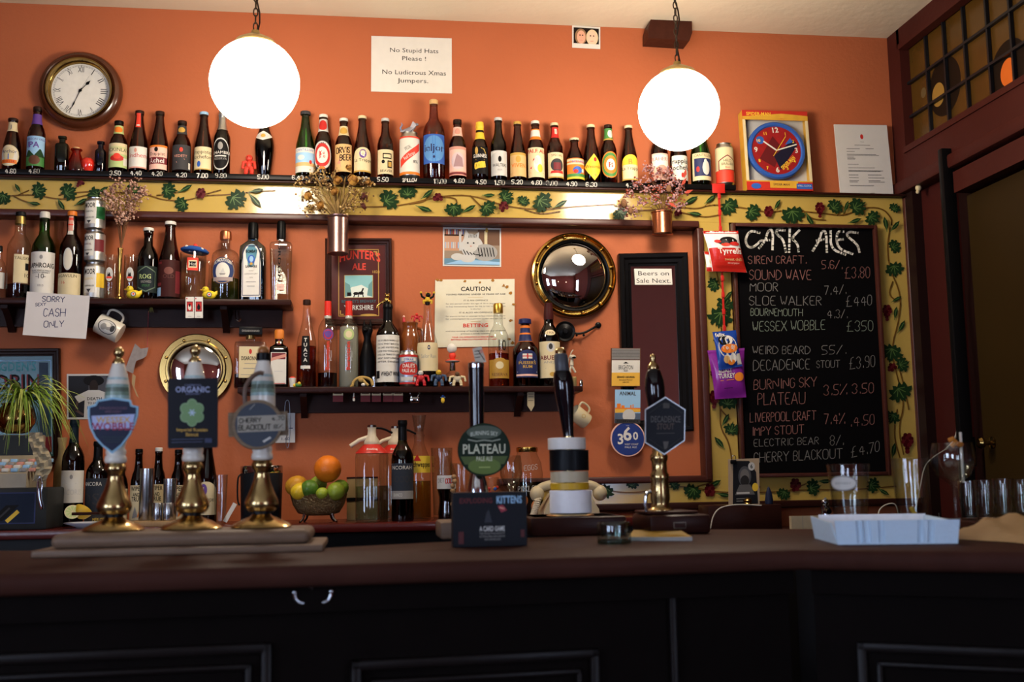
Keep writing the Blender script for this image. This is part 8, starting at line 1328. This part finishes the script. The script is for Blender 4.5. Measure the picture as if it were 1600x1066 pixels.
# ashtray and mat
a0 = atz(966, 851, TZ); r = 27*a0.y/F; c = (a0.x, a0.y+r, TZ); h = at(966, 817, a0.y).z-TZ; t = thing('glass_ashtray', 'thick round clear glass ashtray on the bar in front of the yellow mat', 'ashtray', c); mb = MB()
mb.loft([(0, .0005), (r*.96, 0), (r, .003), (r, h-.006), (r*.97, h-.002), (r*.9, h), (r*.84, h-.002), (r*.8, h-.01), (r*.76, .012), (0, .009)], glass('thick_glass', 'e6efec', .6, gloss=.7), 40); mb.build('glass_wall', t, smooth=35)
mb = MB(); mb.loft([(r*.98, .002), (r*.98, .007), (0, .007)], glass('green_tinted_base', 'c8dcd6', .6), 36); mb.build('thick_base', t)
mb = MB(); P_ = [atz(982, 846, TZ), atz(1082, 846, TZ), atz(1063, 834, TZ), atz(990, 834, TZ)]; v = [p+Vector((0, 0, .0006)) for p in P_]+[p+Vector((0, 0, .008)) for p in P_]; mb.add(v, [(3, 2, 1, 0), (0, 1, 5, 4), (1, 2, 6, 5), (2, 3, 7, 6), (3, 0, 4, 7)], 'gy'); mb.add(v[4:], [(0, 1, 2, 3)], pm('yellow_printed_mat', 'a8882c', .4)); mb.build('beer_mat', None, 'stack of yellow topped beer mats lying beside the glass ashtray', 'beer mat', world=True, smooth=0)
# polystyrene tray
f0, f1 = atz(1309, 852, TZ), atz(1497, 850, TZ); w = (f1-f0).length; ax = (f1-f0).normalized(); ay = Vector((-ax.y, ax.x, 0)); hF = at(1400, 812, f0.y).z-TZ; hB = at(1400, 802, f0.y+.2).z-TZ
M_tray = pm('pale_blue_polystyrene', 'bacfe0', .7, noise=.05, scale=120, bump=.15); M_trin = pm('white_card_inside', 'e2e1e4', .7, noise=.05)
t = thing('food_tray', 'pale blue ribbed takeaway tray on the right of the bar', 'tray', f0+ax*w/2, rot=(0, 0, math.atan2(ax.y, ax.x))); dpt = .20
mb = MB(); n_ = 72; flute = lambda s_: .006*sum(1 for a, b in ((.18, .215), (.235, .28), (.36, .40), (.68, .72), (.755, .80)) if a < s_ < b)
v = []
for i in range(n_+1):
    s_ = i/n_; x = (s_-.5)*w; v += [(x, .001+flute(s_), .001), (x*1.04, -.004+flute(s_), hF*.96), (x*1.045, -.0045+flute(s_), hF), (x*1.035, .0005+flute(s_), hF), (x, .005, .004)]
mb.add(v, [(5*i+j, 5*i+5+j, 5*i+6+j, 5*i+1+j) for i in range(n_) for j in range(4)], M_tray)
mb.box((0, dpt/2, .002), (w, dpt, .003), M_tray)
for s in (-1, 1):
    mb.add([(s*w/2, 0, .001), (s*w/2*1.09, .012, hF*.9), (s*w/2*1.06, dpt, hB*.95), (s*w/2, dpt, .001), (s*(w/2-.003), 0, .001), (s*(w/2*1.09-.003), .012, hF*.9), (s*(w/2*1.06-.003), dpt, hB*.95), (s*(w/2-.003), dpt, .001)], [(0, 1, 2, 3), (7, 6, 5, 4), (0, 4, 5, 1), (1, 5, 6, 2), (2, 6, 7, 3)], M_tray)
mb.build('tray_shell', t, smooth=30)
mb = MB(); v = []; n_ = 40
for i in range(n_+1):
    s_ = i/n_; x = (s_-.5)*w*.98+.008; fl = .002*(1 if int(s_*11) % 3 == 0 else 0); v += [(x, dpt-.004+fl, .003), (x, dpt+fl, hB), (x, dpt+.003+fl, hB), (x, dpt+.002+fl, .003)]
mb.add(v, [(4*i+j, 4*i+4+j, 4*i+5+j, 4*i+1+j) for i in range(n_) for j in range(3)], M_trin); mb.build('back_wall', t, smooth=30)
# glasses on the bar at right
gY = f0.y+.27
t = tumbler(1325, 725, 62, (gY, TZ), 'clear pint glass with oval brewery badge behind the left of the blue tray', 'pint_glass', .72, items=(('badge', .62, .84, .75, glass('frosted_badge', 'dfe3e3', .9, gloss=.3), [('e', 0, .5, .97, .48, 'gy'), ('e', 0, .5, .86, .40, 'lgy'), ('t', 'BREWERY', 0, .42, .16, 'gy', {'w': 1.1})], 'oval', -.75),), liquid=(glass('beer_dregs', 'a8824a', .7), .10))
t = tumbler(1421, 716, 54, (gY+.03, TZ), 'tall clear highball glass with lemon and ice behind the blue tray', 'highball_glass', .74)
mb = MB(); mb.tube([(-.006, -.005, .052), (.012, -.008, .018)], [.0045, .005], pm('lemon_slice', 'c9a022', .5), 8); mb.build('lemon_slice', t)
for x_, y_, z_ in ((-.008, .0, .014), (.01, .006, .022), (.0, -.008, .03)): mb = MB(); mb.box((x_, y_, z_), (.014, .014, .014), G_clear, .003, Matrix.Rotation(.4, 4, 'Z')); mb.build('ice_cube', t)
t, r, zb2, hb, h = stem_glass(1487, 692, 62, (gY+.02, TZ), 68, 'tall stemmed wine glass topped with orange peel behind the right of the blue tray')
mb = MB(); mb.tube([(-.012, -.01, h+.004), (-.004, -.012, h+.008), (.004, -.01, h+.002), (-.004, -.005, h-.008)], .005, pm('orange_peel', 'b8742a', .5, bump=.3), 8); mb.ball((.018, .0, h-.004), (.008, .006, .006), pm('orange_peel', 'b8742a', .5, bump=.3), 10, 8); mb.build('orange_peel', t, smooth=60)
mb = MB(); mb.tube([(.026, .01, h*.55), (.028, .012, h+.022)], .0028, 'w', 8); mb.build('straw', t)
for i, (x_, tp, w_, d_) in enumerate(((1512, 751, 27, 'leftmost'), (1538, 750, 29, 'second from the left'), (1566, 748, 29, 'third from the left'), (1594, 749, 29, 'cut by the right edge'))):
    Yr = 2.62+.03*i; tumbler(x_, tp, w_*1.06, (Yr, TZ-.0), 'small clear glass in the row behind the wine glass, %s' % d_, 'half_pint_glass', .86, group='row of small glasses at the right end', liquid=None)
t = thing('glass_shelf', 'low dark drip shelf behind the right end of the bar carrying small glasses', 'shelf', (at(1560, 800, 2.66).x, 2.66, 0)); mb = MB(); mb.box((.04, 0, TZ-.016), (.36, .24, .03), M_wood, .004); mb.build('shelf_board', t); mb = MB(); mb.box((.04, 0, (TZ-.031)/2), (.3, .18, TZ-.031), M_black); mb.build('pedestal', t)
# paper bag
mb = MB(); NX, NY = 22, 12; v = []; base = [atz(1478, 842, TZ), atz(1720, 862, TZ)]; ax2 = (base[1]-base[0]).normalized(); ay2 = Vector((-ax2.y, ax2.x, 0)); W2 = (base[1]-base[0]).length
for j in range(NY+1):
    for i in range(NX+1):
        u, w_ = i/NX, j/NY; hgt = .004+.034*math.sin(PI*min(1, w_*1.05))**.8*(.45+.55*math.sin(PI*min(1, u*1.6+.1)))*(1+.35*math.sin(u*17+w_*9)*math.sin(w_*13+u*5)); p = base[0]+ax2*(u*W2+.008*math.sin(w_*9+u*3))+ay2*(w_*.2-.01*math.sin(u*11)); v.append((p.x, p.y, TZ+max(.0015, hgt if 0 < j < NY else .002)))
mb.add(v, [(j*(NX+1)+i, j*(NX+1)+i+1, (j+1)*(NX+1)+i+1, (j+1)*(NX+1)+i) for j in range(NY) for i in range(NX)], pm('brown_wrapping_paper', '8a6c44', .75, noise=.25, scale=12, bump=.3)); mb.build('paper_bag', None, 'crumpled brown paper bag lying at the right end of the bar', 'paper bag', world=True, smooth=25)
# double coat hook on the bar front
p, d_, nn = on_face(489, 925, 0, 2, 0); t = thing('coat_hook', 'chrome double coat hook screwed to the dark front of the bar', 'coat hook', p, rot=(0, 0, math.atan2(d_.y, d_.x))); mb = MB(); mb.loft([(.014, 0), (.014, .003), (.011, .005), (0, .006)], ch, 24, M=Matrix.Translation((0, 0, .012)) @ FACE); mb.build('back_plate', t)
mb = MB(); mb.tube(chaikin([(0, -.004, .012), (0, -.02, .006), (-.005, -.026, .012), (-.008, -.027, .022)], 2), .004, ch, 8); mb.ball((-.008, -.027, .024), .006, ch, 10, 8); mb.build('upper_prong', t, smooth=60)
for s in (-1, 1): mb = MB(); mb.tube(chaikin([(0, -.004, .008), (s*.006, -.016, -.012), (s*.018, -.02, -.016), (s*.027, -.022, -.008), (s*.028, -.022, .0)], 2), .0035, ch, 8); mb.ball((s*.028, -.022, .002), .005, ch, 10, 8); mb.build('lower_prong', t, smooth=60)
# ================================================================ UNDER THE CHALKBOARD
LC = 1.0155; cy_ = 3.80; c = at(1161, 787, cy_)
lid = thing('wooden_ledge', 'dark wooden box ledge under the left of the chalkboard', 'shelf', (at(1155, 790, cy_).x, cy_, LC)); zt_ = at(1160, 789, cy_-.04).z-LC; mb = MB(); mb.box((0, 0, zt_/2), (.27, .12, zt_), M_wood, .004); mb.build('box_body', lid)
Zl = LC+zt_+.0005; yq = cy_-.02; P4 = [(1138, 718), (1186, 716), (1187, 789), (1139, 790)]; sheet('display_card', 'black and white bearded portrait card clipped to a tan board on the wooden ledge', 'card', P4, yq+.006, pm('tan_card', 'a58f74', .7), [('p', [(-.75, .02), (-.7, .96), (.35, .95), (.8, .7), (.9, .02)], '1c1c20'), ('e', .05, .62, .42, .22, '4a4a4c'), ('e', .05, .62, .3, .16, '6a6662'), ('e', .05, .52, .28, .12, '2a2828'), ('p', [(-.6, .22), (-.3, .44), (.4, .44), (.7, .22)], '5a5856'), ('e', .5, .83, .22, .09, 'lgy'), ('t', '6', .5, .79, .08, 'k', {'bold': 1}), ('e', .72, .38, .2, .09, 'y'), ('r', -.5, .24, .35, .28, 'lgy'), ('l', [(-.5, .14), (.3, .14)], .015, 'gy'), ('l', [(-.5, .09), (.1, .09)], .015, 'gy')], th=.004)
c = at(1146, 722, yq-.004); mb = MB(); mb.box(c, (.022, .01, .014), M_black, .003); mb.tube([c+Vector(p) for p in chaikin([(-.008, -.004, .006), (-.007, -.006, .02), (0, -.006, .024), (.007, -.006, .02), (.008, -.004, .006)], 1)], .0012, ch, 6); mb.build('bulldog_clip', None, 'black bulldog clip at the top left of the bearded portrait card', 'clip', world=True)
c = at(1168, 781, yq-.03); mb = MB(); mb.loft([(.012, 0), (.016, .003), (.012, .008), (.016, .014), (.012, .02), (.005, .024), (0, .025)], M_brass, 20, M=Matrix.Translation((c.x, yq-.03, Zl))); mb.build('brass_knob', None, 'small brass knob standing before the bearded portrait card', 'knob', world=True)
c = at(1202, 790, yq); h_ = at(1202, 760, yq).z-Zl; mb = MB(); mb.loft([(0, 0), (.014, 0), (.015, h_*.2), (.011, h_*.6), (.005, h_*.9), (0, h_)], pm('navy_wax', '1c2238', .4), 16, M=Matrix.Translation((c.x, yq, Zl))); mb.build('cone_ornament', None, 'tiny navy blue cone ornament on the wooden ledge', 'ornament', world=True)
# tiled upstand and tap
tl0, tl1 = at(1235, 815, 3.62), at(1420, 815, 3.62); zt2 = at(1270, 806, 3.62).z; mb = MB(); mb.box(((tl0.x+tl1.x)/2, 3.62, zt2/2), (tl1.x-tl0.x, .02, zt2), pm('cream_tile', 'b3a488', .25)); cv = Cv(mb, lambda x, z, o: Vector((x, 3.6098-o, z)))
for k in range(6): x = tl0.x+.1*k+.04; cv.line([(x, zt2-.12), (x, zt2)], .002, 'gy')
mb.build('tile_upstand', None, 'short row of cream wall tiles behind the bar beside the chrome tap', 'tiled wall', world=True, smooth=0)
c = at(1290, 800, 3.30); t = thing('sink_tap', 'small chrome lever tap beside the left pint glass', 'tap', (c.x, 3.30, 0)); mb = MB(); mb.loft([(.016, .97), (.016, c.z-.02), (.013, c.z), (.014, c.z+.018), (0, c.z+.022)], ch, 20); mb.tube([(0, 0, c.z+.0), (-.02, -.06, c.z+.012), (-.028, -.09, c.z+.004)], [.009, .008, .008], ch, 10); mb.build('tap_body', t, smooth=60); mb = MB(); mb.ball((.0, 0, c.z+.03), (.012, .012, .012), ch, 12, 8); mb.tube([(0, 0, c.z+.03), (-.012, -.03, c.z+.042)], .004, ch, 8); mb.build('lever', t)
mb = MB(); mb.box((c.x+.02, 3.36, .485), (.3, .22, .97), M_black, .004); mb.build('sink_cabinet', None, 'dark cabinet carrying the chrome lever tap behind the bar', 'cabinet', world=True)
# cables
M_cab = pm('white_cable', 'b5b0a5', .5)
def cable(pts, label, r=.0022): mb = MB(); mb.tube(chaikin([tuple(p) for p in pts], 2), r, M_cab, 6); mb.build('electric_cable', None, label, 'cable', world=True)
cable([atx(x, y, XR-.012) for x, y in ((1490, 296), (1484, 330), (1484, 400), (1484, 470), (1492, 540), (1498, 620), (1497, 672), (1490, 690), (1478, 702))], 'long white cable hanging beside the black doorway post', .004)
cable([at(x, y, 3.9) for x, y in ((1478, 702), (1458, 714), (1444, 728), (1438, 760), (1430, 800))], 'white cable looping behind the tall highball glass')
cable([at(x, y, 3.72) for x, y in ((1110, 826), (1114, 806), (1124, 793), (1150, 788), (1190, 790))], 'thin white cable curling down left of the bearded portrait card')
cable([at(x, y, 3.64) for x, y in ((1372, 806), (1374, 796), (1384, 788), (1400, 786), (1404, 806))], 'thin white cable curling between the pint and highball glasses')
# little figure and hook by the doorway
c = atx(1437, 292, XR-.012); mb = MB(); m_ = pm('old_ivory', 'c2b48e', .5); mb.ball(c+Vector((-.006, 0, .016)), .011, m_, 12, 8); mb.ball(c+Vector((-.006, 0, -.004)), (.012, .011, .014), m_, 12, 8); mb.ball(c+Vector((-.012, -.004, -.022)), (.008, .007, .008), m_, 10, 8); mb.tube([c+Vector((0, 0, .02)), c+Vector((.004, 0, .04))], .0015, M_black, 6); mb.build('ivory_charm', None, 'tiny ivory figure hanging by the corner of the doorway', 'charm', world=True)
c = at(1409, 303, D-.05); mb = MB(); mb.box(c+Vector((0, .02, 0)), (.03, .05, .02), M_brass, .004); mb.tube([c+Vector((-.012, 0, .02)), c+Vector((.012, -.01, .014)), c+Vector((.014, -.012, -.005))], .003, M_brass, 8); mb.build('door_catch', None, 'small brass catch at the right end of the ledge', 'catch', world=True)
# lights and pictures on the rear wall of the room (seen in the mirrors)
M_wl = emit('wall_lamp_glow', 'ffdfb0', 14)
for x_ in (-.75, .75):
    t = thing('wall_light', 'small glowing wall light on the rear wall, %s in the convex mirror' % ('left' if x_ < 0 else 'right'), 'wall light', (x_, YB, 1.95), 'wall lights seen in the mirrors'); mb = MB(); mb.box((0, .012, 0), (.07, .02, .1), M_brass, .006); mb.tube([(0, .02, 0), (0, .07, -.02), (0, .09, .02)], .006, M_brass, 8); mb.build('bracket', t); mb = MB(); mb.ball((0, .09, .06), .055, M_wl, 20, 14); mb.build('globe', t)
# ---------------------------------------------------------------- pieces of a part hang under that part
NEST = dict(finial=('ceramic_handle', 'handle'), collar=('ceramic_handle', 'handle'), brand_print=('collar',), lever=('spout_head',), chrome_cap=('spout_head',), stud=('frame',), slip=('frame',), key_pad=('keyboard_housing',), chrome_band=('handle',), name_plate=('wooden_box',), rubber_ring=('flange',), eye=('body',), beak=('body',), roundel=('body',), spot=('crown',), bobble=('crown',), badge=('glass_wall',), stem_scar=('peel',), ear=('body',), hook=('vessel',), transfer_print=('cup_wall',), printed_script=('glass_body',), neck_collar=('glass_body',), cut_face=('peel',), hands=('dial',))
for o in list(SC.objects):
    if o.parent or o.type != 'EMPTY': continue
    base = lambda c: c.name.split('.')[0]
    for c in list(o.children):
        for want in NEST.get(base(c), ()):
            q = next((k for k in o.children if base(k) == want and k is not c and k.location.length == 0 and not any(k.rotation_euler)), None)
            if q: c.parent = q; break
